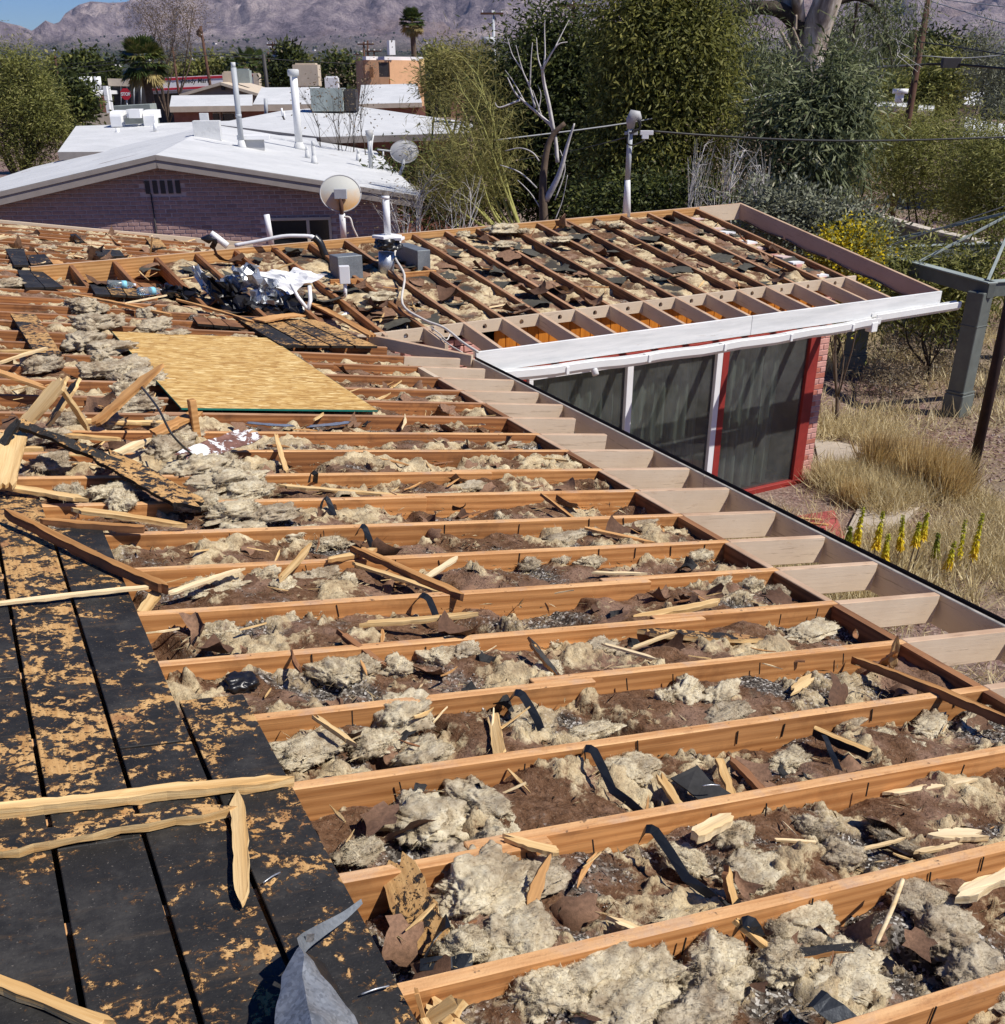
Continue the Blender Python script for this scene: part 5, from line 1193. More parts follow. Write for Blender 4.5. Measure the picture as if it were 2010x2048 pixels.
# cable and conduit
tube('cable', smoothpath([onwing(x, y, .03 + h) for x, y, h in ((790, 469, .1), (801, 482, .1), (789, 511, .08), (809, 551, .05), (805, 608, .02), (847, 639, 0), (889, 656, 0), (926, 685, 0), (956, 704, 0))], 5), .012, M['cable'], None, 7, label='off white cable snaking from the vent stack down to the inner corner', cat='cable')
for k, (pts) in enumerate((((862, 655), (880, 668), (893, 680), (900, 668)), ((870, 668), (900, 690), (925, 705)))):
    tube('loose_wire', smoothpath([onwing(x, y, .03) for x, y in pts], 5), .006, M['cable'], None, 5, label=('looped loose wire by the inner roof corner', 'straight loose wire by the inner roof corner')[k], cat='wire')
D = Dof(onwing(600, 485, .02)) - .25
tube('conduit', smoothpath([at(x, y, D) for x, y in ((470, 491), (520, 482), (565, 473), (600, 472), (623, 474), (638, 486), (645, 503), (652, 518), (664, 532), (666, 542), (656, 555), (642, 561))], 5), [.020] * 20 + [.026] * 20 + [.018] * 16, M['pvc'], None, 9, label='bent white conduit arching over the ridge beam', cat='conduit')
tube('conduit', smoothpath([at(x, y, D - .03) for x, y in ((628, 474), (640, 486), (647, 503), (655, 522))], 5), .040, M['tarblob'], None, 9, label='black tarred conduit wrap at the bend of the white conduit', cat='conduit')
seg('vent_pipe', 543, 490, 533, 429, Dof(onwing(543, 480)) + .9, .034, 'pvc', None, 12, label='short white vent pipe behind the ridge beam, before the window', cat='vent pipe')
# white bent flashing lying at the left end of the conduit
D2 = D - .1
tube('bent_pipe', [at(422, 466, D2), at(432, 474, D2), at(455, 492, D2)], [.03, .035, .035], M['whiteflash'], None, 8, label='short white bent pipe lying behind the ridge beam', cat='pipe')
tube('tar_lump', [at(402, 477, D2), at(418, 478, D2), at(432, 480, D2), at(424, 496, D2)], [.01, .05, .04, .03], M['tarblob'], None, 8, label='black tar lump at the end of the white bent pipe', cat='tar lump')
# crumpled roof jack and flashing
D = Dof(onroof(570, 605, .1))
def crumple(name, q, D4, m, parent, nu=14, nv=9, amp=.03, seed=0, th=True):
    c = [at(x, y, D + d) for (x, y), d in zip(q, D4)]; V = []
    for i in range(nu + 1):
        for k in range(nv + 1):
            u, v = i / nu, k / nv; p = c[0].lerp(c[1], u).lerp(c[3].lerp(c[2], u), v)
            e = 1.0
            o = Vector((float(pn(u * 3.1 + seed, v * 3, seed)), float(pn(u * 3.1, v * 3 + seed, seed + 5)), float(pn(u * 3.3 + 2, v * 3, seed + 9)))) + .5 * Vector((float(pn(u * 8 + seed, v * 8, seed)), float(pn(u * 8, v * 8 + seed, seed + 5)), float(pn(u * 8 + 2, v * 8, seed + 9))))
            V.append(p + o * amp)
    o0 = V[0].copy(); w_ = nv + 1
    return link(name, mesh(name, [v - o0 for v in V], [[i * w_ + k, (i + 1) * w_ + k, (i + 1) * w_ + k + 1, i * w_ + k + 1] for i in range(nu) for k in range(nv)], M[m]), parent, o0)
CF = thing('crumpled_flashing', 'crumpled galvanised flashing with a white coated top on the torn roof', 'flashing', at(570, 605, D))
crumple('white_sheet', ((506, 545), (592, 537), (656, 549), (574, 588)), (.15, .25, .1, -.1), 'whiteflash', CF, amp=.035, seed=3)
crumple('metal_sheet', ((462, 540), (500, 530), (560, 572), (512, 592)), (0, .1, 0, -.1), 'galv', CF, amp=.10, seed=8)
crumple('metal_sheet', ((505, 548), (580, 590), (555, 612), (500, 600)), (-.05, 0, -.1, -.12), 'galv', CF, amp=.08, seed=14)
crumple('metal_sheet', ((425, 575), (470, 545), (486, 575), (450, 610)), (.1, .1, 0, 0), 'galv', CF, amp=.10, seed=19)
crumple('metal_sheet', ((375, 535), (400, 532), (450, 592), (425, 600)), (.2, .2, 0, 0), 'galv', CF, amp=.09, seed=23)
crumple('felt_sheet', ((400, 552), (455, 570), (520, 615), (440, 612)), (0, 0, -.15, -.1), 'tarblob', CF, amp=.10, seed=29)
crumple('felt_sheet', ((520, 600), (600, 585), (610, 622), (545, 640)), (-.05, 0, -.1, -.2), 'tarblob', CF, amp=.07, seed=31)
crumple('felt_sheet', ((312, 575), (360, 570), (420, 592), (340, 592)), (.1, .1, 0, 0), 'tarblob', CF, amp=.07, seed=36)
tube('pipe', [at(582, 568, D - .1), at(596, 594, D - .16), at(614, 617, D - .2)], .017, M['whiteflash'], CF, 8); tube('pipe', [at(619, 572, D - .1), at(621, 600, D - .16), at(616, 620, D - .2)], .019, M['whiteflash'], CF, 8)
cm = clump_mesh(.3, .2, .08, 12, 4, M['whiteflash'], 0, name='mortar_lump'); link('mortar_lump', cm, None, onroof(703, 632, .03), label='white crumbly mortar lump by the orange valley board', cat='mortar lump')
# water bottles
g_ = G('clear_bottle_plastic'); g_.set(Base_Color=(.80, .92, .95), Roughness=.12, Transmission_Weight=.85, IOR=1.2); M['bottle'] = g_.m; M['bluelabel'] = plain('pale_blue_label', (.25, .58, .72), .5, .1, 3.)
for k, (x, y, rz_) in enumerate(((243, 569, .1), (300, 582, .5))):
    p = onroof(x, y, .055); t = thing('water_bottle', ('clear plastic water bottle with pale blue label lying on tarred planks', 'half hidden water bottle lying beside the black felt')[k], 'bottle', p)
    dx, dy = math.cos(rz_), math.sin(rz_) ; e = Vector((dx, dy, -T * dx)) * .13
    tube('body', [p - e, p - e * .92, p - e * .3, p + e * .35, p + e * .7, p + e * .85], [.026, .036, .036, .036, .026, .014], M['bottle'], t, 12)
    tube('label', [p + e * .0, p + e * .34], .037, M['bluelabel'], t, 12); tube('cap', [p + e * .85, p + e * 1.0], .016, M['whiteframe'], t, 10)
# satellite dish beyond the ridge
def dish(label, cx, cy, rx, ry, basepx, D, m, group=None):
    c = at(cx, cy, D); base = at(basepx[0], basepx[1], D); mp = (D * math.cos(PITCH)) / FPX * 1.06
    t = thing('satellite_dish', label, 'satellite dish', base)
    V, F = [], []; n, rg = 28, 5
    n1 = (Vector((0, 0, CZ)) - c).normalized(); n1 = (n1 + Vector((0, 0, .25))).normalized(); M3 = frame3(n1.cross(Vector((0, 0, 1))) * -1, n1)
    for r_ in range(rg + 1):
        f = max(r_ / rg, .02)
        for k in range(n):
            a = 2 * math.pi * k / n; V.append((rx * mp * f * math.cos(a), -.0 + ry * mp * f * math.sin(a) , .05 * (1 - f * f)))
    Q = frame3(Vector((0, 0, 1)).cross(n1), n1)   # x right, z toward the viewer
    for r_ in range(rg):
        for k in range(n): F.append([r_ * n + k, r_ * n + (k + 1) % n, (r_ + 1) * n + (k + 1) % n, (r_ + 1) * n + k][::-1])
    V2 = [Q @ Vector((x, y, z)) for x, y, z in V]
    o = link('reflector', mesh('reflector', V2, F, M[m], True), t, c)
    tube('rim', [c + Q @ Vector((rx * mp * math.cos(2 * math.pi * k / n), ry * mp * math.sin(2 * math.pi * k / n), 0)) for k in range(n + 1)], .008, M['dishgrey'], t, 6)
    return t, c, base, Q, mp
t, c, base, Q, mp = dish('round grey satellite dish with rust stains on a white mast behind the ridge', 681, 387, 40, 34, (687, 480), 14.0, 'dish')
f = c + Q @ Vector((0, -.02, .085)); blk('bracket', f - Vector((0, 0, .06)), .15, .05, .11, M['metalpole'], t, -YAW)
tube('arm', [f + Vector((0, 0, -.04)), at(684, 432, 13.9)], .026, M['pole'], t, 8); tube('mast', [at(684, 428, 13.9), at(688, 482, 14.0)], .036, M['pvc'], t, 12)
tube('cable', smoothpath([at(688, 434, 13.85), at(700, 436, 13.85), at(706, 455, 13.85), at(715, 474, 13.9)], 5), .012, M['cable'], t, 6)
# service mast
D = Dof(onwing(1253, 428, .02)) + .1
SM = thing('service_mast', 'tall pale electrical service mast with weather head on the wing ridge', 'service mast', at(1253, 432, D))
tube('mast', [at(1253, 434, D), at(1254.5, 385, D), at(1255, 360, D)], [.055, .042, .036], M['pvc'], SM, 12); seg('pipe', 1255, 361, 1261, 255, D, .034, 'metalpole', SM, 12)
tube('weather_head', [at(1261, 257, D), at(1262, 240, D), at(1267, 231, D), at(1275, 232, D), at(1280, 240, D)], [.045, .062, .075, .06, .03], M['dishgrey'], SM, 12)
for k, pts in enumerate((((1278, 240), (1282, 252), (1272, 263), (1258, 266)), ((1276, 240), (1279, 256), (1264, 262)), ((1256, 268), (1255, 286), (1268, 290), (1290, 280)))): tube('lead', smoothpath([at(x, y, D - .05) for x, y in pts], 5), .010, M['wire'], SM, 5)
blk('insulator', at(1293, 270, D), .16, .05, .05, M['whiteframe'], SM, -YAW); blk('insulator', at(1290, 278, D), .08, .05, .05, M['whiteframe'], SM, -YAW); blk('clamp', at(1262, 270, D), .16, .03, .04, M['metalpole'], SM, -YAW)
def wire(pts, r, m, label, n=5): tube('overhead_wire', smoothpath(pts, 6), r, M[m], None, n, label=label, cat='wire', group='overhead wires')
wire([at(1300, 262, D), at(1450, 273, 15), at(1640, 281, 16), at(1830, 280, 17), at(2060, 272, 18)], .013, 'wire', 'thick twisted service wire running right from the white mast')
wire([at(985, 281, 22), at(1255, 246, 24), at(1460, 205, 27), at(1680, 168, 30)], .014, 'palewire', 'pale cable rising to the right behind the service mast')
wire([at(1010, 325, 24), at(1150, 300, 24), at(1252, 275, D)], .008, 'wire', 'thin wire running left from the service mast')

# ------------------------------------------------------------------ crumpled metal stack at the bottom of the decking
def stack():
    """a bent sheet-metal duct lying with its open, folded end up"""
    t = thing('metal_stack', 'crumpled galvanised metal stack lying on the black decking', 'metal duct', onroof(690, 2160, .02))
    pts = {'apex': (600, 1891, .15), 'l1': (557, 1950, .135), 'c1': (600, 1953, .165), 'r1': (655, 1966, .125), 'r2': (708, 2033, .10), 'l2': (556, 2030, .13), 'c2': (622, 2040, .175), 'l3': (552, 2130, .13), 'c3': (640, 2140, .18), 'r3': (745, 2140, .09)}
    P = {k: onroof(x, y, d) for k, (x, y, d) in pts.items()}; g0 = {k: onroof(x, y, d) + Vector((0, 0, -d + .008)) for k, (x, y, d) in pts.items()}
    tri = [('apex', 'l1', 'c1'), ('apex', 'c1', 'r1'), ('l1', 'l2', 'c2', 'c1'), ('c1', 'c2', 'r2', 'r1'), ('l2', 'l3', 'c3', 'c2'), ('c2', 'c3', 'r3', 'r2')]
    bm = bmesh.new(); o = P['c2']; vt = {k: bm.verts.new(p - o) for k, p in P.items()}; vb = {k: bm.verts.new(p - o) for k, p in g0.items()}
    for f in tri: bm.faces.new([vt[k] for k in f])
    for a, b in (('apex', 'l1'), ('l1', 'l2'), ('l2', 'l3'), ('r3', 'r2'), ('r2', 'r1')): bm.faces.new([vt[a], vb[a], vb[b], vt[b]])
    bmesh.ops.recalc_face_normals(bm, faces=bm.faces); bmesh.ops.subdivide_edges(bm, edges=bm.edges, cuts=5, use_grid_fill=True)
    for v in bm.verts:
        q = v.co * 13; v.co += Vector((float(pn(q.x, q.y, q.z)), float(pn(q.y, q.z, q.x + 5)), float(pn(q.z + 9, q.x, q.y)))) * .013 + Vector((0, 0, .006 * float(pn(q.x * 2.2, q.y * 2.2, 1.))))
    me = bpy.data.meshes.new('duct'); bm.to_mesh(me); bm.free(); me.materials.append(M['galvdark']); me.polygons.foreach_set('use_smooth', np.ones(len(me.polygons), dtype=bool)); link('duct', me, t, o)
    me.set_sharp_from_angle(angle=math.radians(32))
    poly_slab('hollow_shade', [onroof(604, 1900, .13), onroof(650, 1960, .09), onroof(690, 2000, .05), onroof(648, 1925, .03)], .002, M['tarblob'], t)  # black sheet puts the shade of the open hollow into colour
    Q = smoothpath([onroof(600, 1900, .14), onroof(612, 1884, .13), onroof(650, 1858, .10), onroof(690, 1832, .08), onroof(724, 1803, .07)], 4); V, F = [], []; o = Q[0].copy()
    for i, p in enumerate(Q):
        wd = .017 * (1.15 - .9 * i / len(Q)); V += [p - o - Vector((.0, wd * .8, wd * .5)), p - o + Vector((0, wd * .8, wd * .9))]
    for i in range(len(Q) - 1): F.append([2 * i, 2 * i + 2, 2 * i + 3, 2 * i + 1])
    link('strap', mesh('strap', V, F, M['galvdull']), t, o)
    poly_slab('tab', [onroof(610, 1893, .12), onroof(612, 1868, .15), onroof(628, 1866, .14), onroof(626, 1880, .12)], .002, M['galv'], t)
stack()
me_nail = [tube('bent_nail', smoothpath([onroof(a, b, .03), onroof((a + c) / 2, (b + d) / 2 - 2, .035), onroof(c, d, .03)], 3), .0022, M['galv'], None, 5, label=l, cat='nail') for a, b, c, d, l in ((526, 1766, 560, 1745, 'bent shiny nail on the decking beside the leaf-shaped shard'), (722, 1989, 778, 1972, 'bent shiny nail on the decking edge at the bottom'), (1405, 1572, 1440, 1571, 'shiny nail lying on the black felt sheet'))]

# ------------------------------------------------------------------ the brick neighbour with its white roof
e1 = np.array([.959, -.282]); e2 = np.array([.282, .959])
def nrw(a, b, z): q = e1 * a + e2 * b; return Vector((q[0], q[1], z))
def onN(px, py, b=21.82):
    d = ray(px, py); k = b / (d[0] * e2[0] + d[1] * e2[1]); p = EYE + d * k; return Vector(p)
def na(p): return p.x * e1[0] + p.y * e1[1]
NR, NL, NE = onN(311, 309.5), onN(-120, 411), onN(843.6, 392)
ar, al, ae = na(NR), na(NL), na(NE)
NH = thing('brick_house', 'low mauve brick house with a white coated gable roof next door', 'house', nrw((al + ae) / 2, 27, 0))
LN = 14.5
def slope_z(a): return NR.z + (NL.z - NR.z) * (a - ar) / (al - ar) if a < ar else NR.z + (NE.z - NR.z) * (a - ar) / (ae - ar)
for nm, (a0, a1) in (('roof', (al - 1.5, ar)), ('roof', (ar, ae))):
    P = [nrw(a0, 21.82, slope_z(a0)), nrw(a1, 21.82, slope_z(a1)), nrw(a1, 21.82 + LN, slope_z(a1)), nrw(a0, 21.82 + LN, slope_z(a0))]
    # gently uneven coated surface
    nx, ny = 24, 30; V, F = [], []
    for i in range(nx + 1):
        for k in range(ny + 1):
            p = P[0].lerp(P[1], i / nx).lerp(P[3].lerp(P[2], i / nx), k / ny); e = min(1, 4 * min(i, nx - i, k, ny - k) / 6)
            V.append(p + Vector((0, 0, .030 * float(fbm(p.x * .7, p.y * .7, 3, 3)) * e)))
    F = [[i * (ny + 1) + k, (i + 1) * (ny + 1) + k, (i + 1) * (ny + 1) + k + 1, i * (ny + 1) + k + 1] for i in range(nx) for k in range(ny)]
    o = V[0].copy(); link(nm, mesh(nm, [v - o for v in V], F, M['whiteroof'], True), NH, o)
    poly_slab('roof_deck', [p - Vector((0, 0, .02)) for p in P], .05, M['nfascia'], NH)
    for dz, hh, off in ((-.005, .075, -.018), (-.082, .13, .0)):
        A, B = nrw(a0, 21.81 + off, slope_z(a0) + dz), nrw(a1, 21.81 + off, slope_z(a1) + dz); box('fascia', A, B, .03, hh, M['nfascia'], NH)
box('fascia', nrw(ae, 21.8, slope_z(ae) - .005), nrw(ae, 21.82 + LN, slope_z(ae) - .005), .03, .19, M['nfascia'], NH)
NBW = 22.15
a0, a1 = al - 1.2, ae - .45
pts = [nrw(a0, NBW, 0), nrw(a1, NBW, 0), nrw(a1, NBW, slope_z(a1) - .10), nrw(ar, NBW, NR.z - .10), nrw(a0, NBW, slope_z(a0) - .10)]
NW = thing('wall', None, None, pts[0]); NW.parent = NH; NW.location = pts[0] - WL[NH]
V = [p for p in pts] + [p + Vector((e2[0], e2[1], 0)) * .2 for p in pts]; n = 5
link('mortar_face', mesh('mortar_face', [v - pts[0] for v in V], [list(range(5)), list(range(9, 4, -1))] + [[i, n + i, n + (i + 1) % n, (i + 1) % n][::-1] for i in range(n)], M['nmortar']), NW, pts[0])
box('wall', nrw(a1 - .1, NBW + .2, slope_z(a1) - .15), nrw(a1 - .1, NBW + LN - 1, slope_z(a1) - .15), .2, slope_z(a1) - .15, M['nbrick'], NH)
wl_, wr_, wt_, wb_ = [na(onN(x, 460, NBW)) for x in (543, 658)] + [onN(600, y, NBW).z for y in (440, 497)]
v0, v1, vt, vb = na(onN(289, 375, NBW)), na(onN(365, 375, NBW)), onN(325, 361, NBW).z, onN(325, 387, NBW).z
bl, bh = .20, .071; cand = []; k = 0; z = slope_z(ar) - .25; i = 0; NANG = math.atan2(e1[1], e1[0])
zlow = onN(600, 500, NBW).z
while z > zlow - .3:
    a = a0 + (.1 if i % 2 else 0)
    while a < a1 - bl:
        if z + bh < slope_z(a + .1) - .08 and not (wl_ - .12 < a + .1 < wr_ + .12 and z < wt_ + .02) and not (v0 - .04 < a + .1 < v1 + .04 and vb - .02 < z + bh / 2 < vt + .02):
            p = nrw(a + bl / 2, NBW + .038, z); cand.append((abs(a - ar) + 2.5 * max(0, slope_z(ar) - 1.0 - z), p))
        a += bl
    z -= bh; i += 1
cand = [c for c in cand]
vis = [c for c in cand if True]; vis.sort(key=lambda c: -c[1].x)
hard = [c for c in vis if c[1].z < slope_z(ar) - .62 and na(c[1]) > ar - 2.2][:300]; hs = set(id(c) for c in hard)
for c in hard: brick(c[1], NANG, bl - .017 + random.uniform(-.006, .003), M['nbrick'], NW, bh - .016, .1)
rest = [c for c in vis if id(c) not in hs]
Vq, Fq = boxvf(bl - .017, .1, bh - .016, .004); parts = []
Mr = Matrix.Rotation(NANG, 3, 'Z'); o = rest[0][1].copy()
parts = [([Mr @ Vector((v[0] - bl / 2, v[1], v[2] + bh / 2 - .006)) + c[1] - o for v in Vq], Fq) for c in rest]
Vj, Fj = join(parts); link('bricks', mesh('bricks', Vj, Fj, M['nbrick']), NW, o, kind='stuff')
for k in range(5):
    aa_ = v0 + (v1 - v0) * (k + .1) / 5; box('vent_slot', nrw(aa_, NBW - .012, vt), nrw(aa_ + (v1 - v0) * .125, NBW - .012, vt), .03, vt - vb, M['darkwall'], NH, bv=.001)
tube('drain_pipe', [nrw(v0 + .10, NBW - .03, vb), nrw(v0 + .10, NBW - .03, .3)], .012, M['darkwall'], NH, 6)
NWI = thing('window', None, None, nrw((wl_ + wr_) / 2, NBW, wb_)); NWI.parent = NH; NWI.location = nrw((wl_ + wr_) / 2, NBW, wb_) - WL[NH]
mid = wl_ + (wr_ - wl_) * .64
for q in ((wl_ - .05, wr_ + .05, wt_, wt_ + .05), (wl_ - .05, wl_, wb_ - .4, wt_ - .001), (wr_, wr_ + .05, wb_ - .4, wt_ - .001), (mid - .03, mid + .03, wb_ - .4, wt_ - .001)): box('frame', nrw(q[0], NBW - .02, q[3]), nrw(q[1], NBW - .02, q[3]), .07, q[3] - q[2], M['beigeroof'], NWI)
box('pane', nrw(wl_, NBW - .01, wt_ - .002), nrw(wr_, NBW - .01, wt_ - .002), .02, 1., M['darkglass'], NWI, bv=0)
# roof fittings of the neighbour
def onNR(px, py):
    lo, hi = 21.82, 21.82 + LN
    for _ in range(40):
        m_ = (lo + hi) / 2; p = onN(px, py, m_)
        if p.z > slope_z(na(p)): lo = m_
        else: hi = m_
    return p
def npipe(px, py, top, r, m, label, name='roof_pipe', collar=True, cap=False):
    b = onNR(px, py); h = above(b, top[0], top[1]) - b.z; t = thing(name, label, 'roof pipe', b, 'pipes on the white roof next door')
    tube('pipe', [b - Vector((0, 0, .05)), b + Vector((0, 0, h))], r, M[m], t, 14)
    if collar: tube('collar', [b - Vector((0, 0, .02)), b + Vector((0, 0, .05)), b + Vector((0, 0, .16))], [r * 2.0, r * 1.5, r * 1.03], M['whiteroof'], t, 14)
    if cap:
        tube('cap', [b + Vector((0, 0, h - .14)), b + Vector((0, 0, h - .12)), b + Vector((0, 0, h)), b + Vector((0, 0, h + .02))], [r * 1.1, r * 1.5, r * 1.5, r * 1.2], M['whiteroof'], t, 16)
    else: tube('cap', [b + Vector((0, 0, h)), b + Vector((0, 0, h + .1))], r * .8, M['whiteroof'], t, 12)
    return t
npipe(484, 296, (479, 135), .062, 'metalpole', 'tall grey metal flue on the white roof next door', 'flue_pipe')
b = onNR(484, 296); tube('flue_band', [b + Vector((0, 0, .62)), b + Vector((0, 0, .68))], .068, M['metalpole'], None, 14, label='joint band round the tall grey metal flue', cat='pipe band')
npipe(599, 298, (585, 140), .095, 'coolerwhite', 'tall thick white flue with round cap on the white roof next door', 'flue_pipe', cap=True)
npipe(615, 315, (615, 303), .035, 'whiteroof', 'tiny white vent left of the short white pipe')
npipe(629, 327, (627, 292), .045, 'whiteroof', 'short white vent pipe right of the thick white flue')
npipe(717, 322, (717, 307), .04, 'whiteroof', 'small white vent near the right eave next door')
b = onNR(742, 336); hgt = above(b, 743, 275) - b.z
GN = thing('gooseneck_mast', 'white gooseneck mast at the right eave of the white roof', 'service mast', b)
tube('pipe', [b, b + Vector((0, 0, hgt))], .05, M['whiteroof'], GN, 10); tube('head', [b + Vector((0, 0, hgt - .05)), b + Vector((0, 0, hgt + .1)), b + Vector((.08, -.02, hgt + .12))], [.06, .1, .05], M['dishgrey'], GN, 10)
tube('lead', smoothpath([b + Vector((.1, 0, hgt + .05)), b + Vector((.02, -.06, hgt - .25)), b + Vector((.12, -.05, hgt - .45)), b + Vector((.3, 0, hgt - .45)), b + Vector((.32, 0, hgt - .3))], 5), .02, M['pvc'], GN, 6)
b = onNR(417, 276); blk('roof_curb', b - Vector((0, 0, .05)), .62, .5, .42, M['whiteroof'], None, NANG, label='white coated box on the ridge of the white roof', cat='roof box')
b = onNR(410, 249); blk('roof_hood', b, .25, .2, .3, M['whiteroof'], None, NANG, label='small white hood behind the white coated box', cat='roof box')
b = onNR(507, 298); t = thing('roof_hatch', 'low grey box with a white lid right of the grey flue', 'roof box', b); blk('body', b - Vector((0, 0, .05)), .5, .4, .25, M['dishgrey'], t, NANG); blk('lid', b + Vector((.03, 0, .202)), .72, .55, .09, M['coolerwhite'], t, NANG)
b = onNR(507, 258); blk('bird_like_lump', b, .14, .1, .12, M['tarblob'], None, .5, label='small black lump on the shaded back of the white roof', cat='lump') if False else None
t, c, base, Q, mp = dish('grey satellite dish on the right eave of the white roof', 808.6, 303.5, 27, 20.5, (800, 350), 22.5, 'dishgrey')
tube('mast', [c + Vector((0, 0, -.05)), at(806, 333, 22.4), at(799, 350, 22.4)], .03, M['metalpole'], t, 8)
tube('arm', [c + Q @ Vector((-.25, .0, .05)), at(755, 299, 22.2)], .015, M['metalpole'], t, 6)
# ------------------------------------------------------------------ roofs, shop and houses beyond
def down(p, z): return Vector((p.x, p.y, z))
def wallq(name, A, B, zt, m, parent, th=.2, zb=0.):
    A, B = Vector((A.x, A.y, zt)), Vector((B.x, B.y, zt)); return box(name, A, B, th, zt - zb, m, parent, bv=0)
# wide white roof behind the neighbour, with two coolers
BR = thing('white_roof_house', 'low house with a wide white roof carrying two white coolers', 'house', down(at(300, 280, 40), 0))
q = [at(115, 304, 33), at(152, 252, 43), at(620, 236, 43), at(640, 300, 33)]; poly_slab('roof', q, .2, [M['nfascia'], M['whiteroof']], BR)
zc_ = min(p.z for p in q) - .1; wallq('wall', q[0] + Vector((.4, .5, 0)), q[3], zc_ - .05, M['beigeroof'], BR)
for k, (x0, x1, yt, yb) in enumerate(((234, 274, 219, 252), (279, 320, 218, 252))):
    D = 42; b = at((x0 + x1) / 2, yb, D); t = thing('roof_cooler', ('white curved duct cooler on the wide white roof, left one', 'white curved duct cooler on the wide white roof, right one')[k], 'cooler', b, 'white coolers on the wide roof')
    wd = (at(x1, yb, D) - at(x0, yb, D)).length; h = above(b, (x0 + x1) / 2, yt) - b.z
    blk('cabinet', b + Vector((.35 if k == 0 else -.35, .3, .25)), wd * .55, .7, h - .25, M['coolerwhite'], t, -YAW + .1)
    prof = [(0, 0), (0, h * .62)] + [(.42 * (1 - math.cos(a)), h * .62 + .36 * math.sin(a) * h) for a in (.4, .8, 1.2, 1.57)] + [(.9, h * .98), (.9, h * .5), (.45, h * .5), (.40, h * .4), (.38, 0)]
    V = []; cc = b + Vector((-.35 if k == 0 else .0, 0, -.02)); rx = Vector((_c, -_s, 0)); fw = Vector((_s, _c, 0)); w2 = wd * .27
    for sgn in (-1, 1):
        for y, z in prof: V.append(rx * sgn * w2 + fw * y + Vector((0, 0, z)))
    n = len(prof); F = [[i, (i + 1) % n, n + (i + 1) % n, n + i] for i in range(n)] + [list(range(n))[::-1], list(range(n, 2 * n))]
    link('duct', mesh('duct', V, F, M['coolerwhite']), t, cc)
for (x, y0, y1) in ((235, 275, 256), (310, 262, 246)): seg('roof_vent', x, y0, x, y1, 40, .06, 'coolerwhite', None, 8, label='white vent stub on the wide white roof, ' + ('left' if x < 300 else 'beside the right cooler'), cat='vent pipe')
# low gabled white roof at the centre with its grey unit
CR = thing('white_roof_house', 'low white gabled roof house behind the tall flues', 'house', down(at(760, 270, 42), 0))
poly_slab('roof', [at(425, 248, 40), at(560, 222, 44), at(697, 210, 47), at(640, 274, 36)], .18, [M['nfascia'], M['whiteroof']], CR)
poly_slab('roof', [at(697.5, 210, 47), at(948, 246, 41), at(940, 266, 36), at(641, 274, 36)], .18, [M['nfascia'], M['whiteroof']], CR)
wallq('wall', at(640, 280, 36.6), at(930, 270, 36.6), at(800, 272, 36.6).z - .12, M['farbrick'], CR)
D = 44; b = at(659, 222, D); t = thing('air_conditioner', 'big grey green air conditioner unit on the white gabled roof', 'air conditioner', b)
rx = Vector((_c, -_s, 0)); fw = Vector((_s, _c, 0))
blk('cabinet', b, 1.15, 1.0, above(b, 650, 176) - b.z, M['acgrey'], t, -YAW); blk('coil', b + rx * .82 + fw * .1, .40, .8, above(b, 690, 178) - b.z, M['darkwall'], t, -YAW)
b = at(640, 213, 46); 
b = at(902, 236, 41); t = thing('brick_chimney', 'red brick chimney at the right end of the white gabled roof', 'chimney', b)
hh = above(b, 918, 183) - b.z
for i in range(int(hh / .14)): blk('brick', b + Vector((.25, -.1, .14 * i)), .52 - .03 * (i % 2), .5, .125, M['farbrick'], t, -YAW)
blk('core', b + Vector((.25, -.1, 0)), .46, .44, hh - .05, M['nmortar'], t, -YAW)
for x, y0, y1 in ((560, 223, 223), (566, 235, 216), (570, 240, 222)):
    if y0 != y1: seg('roof_antenna', x, y0, x - 3, y1, 42, .035, 'coolerwhite', None, 6, label='thin white antenna stub on the white gabled roof, ' + ('left' if x < 568 else 'right') + ' of a pair', cat='antenna')
seg('roof_antenna', 565, 232, 581, 263, 41, .03, 'darkwall', None, 6, label='slanting dark stay on the white gabled roof', cat='antenna')
seg('roof_vent', 533, 238, 531, 197, 45, .07, 'metalpole', None, 8, label='grey vent pipe in front of the long white eave', cat='vent pipe')
# long house with white roof, brick wall and windows
D = 62; LH = thing('long_house', 'long low brick house with white roof strip and wide window', 'house', down(at(600, 230, D), 0))
q = [at(339, 214, D), at(342, 190, D + 5), at(520, 188, D + 5), at(640, 204, D)]; poly_slab('roof', [at(339, 213, D), at(343, 191, D + 5), at(505, 189, D + 5), at(505, 211, D)], .1, [M['beigeroof'], M['whiteroof']], LH)
poly_slab('roof', [at(505.3, 209, D), at(523, 175, D + 7), at(640, 174, D + 7), at(641, 208, D)], .1, [M['beigeroof'], M['whiteroof']], LH)
A, B = at(339, 213.2, D - .1), at(641, 209.2, D - .1); box('fascia', A, B, .1, .26, M['beigeroof'], LH, bv=0)
wallq('wall', at(348, 226, D + .6), at(660, 222, D + .6), at(500, 217, D + .6).z, M['farbrick'], LH)
for x0, x1 in ((425, 441), (444, 475), (551, 585)): A, B = at(x0, 225, D + .42), at(x1, 224.5, D + .42); f_ = box('window', A, B, .08, .62, M['beigeroof'], LH, bv=0); box('pane', A.lerp(B, .06) + Vector((0, -.06, -.07)), A.lerp(B, .94) + Vector((0, -.06, -.07)), .06, .5, M['darkglass'], f_, bv=0)
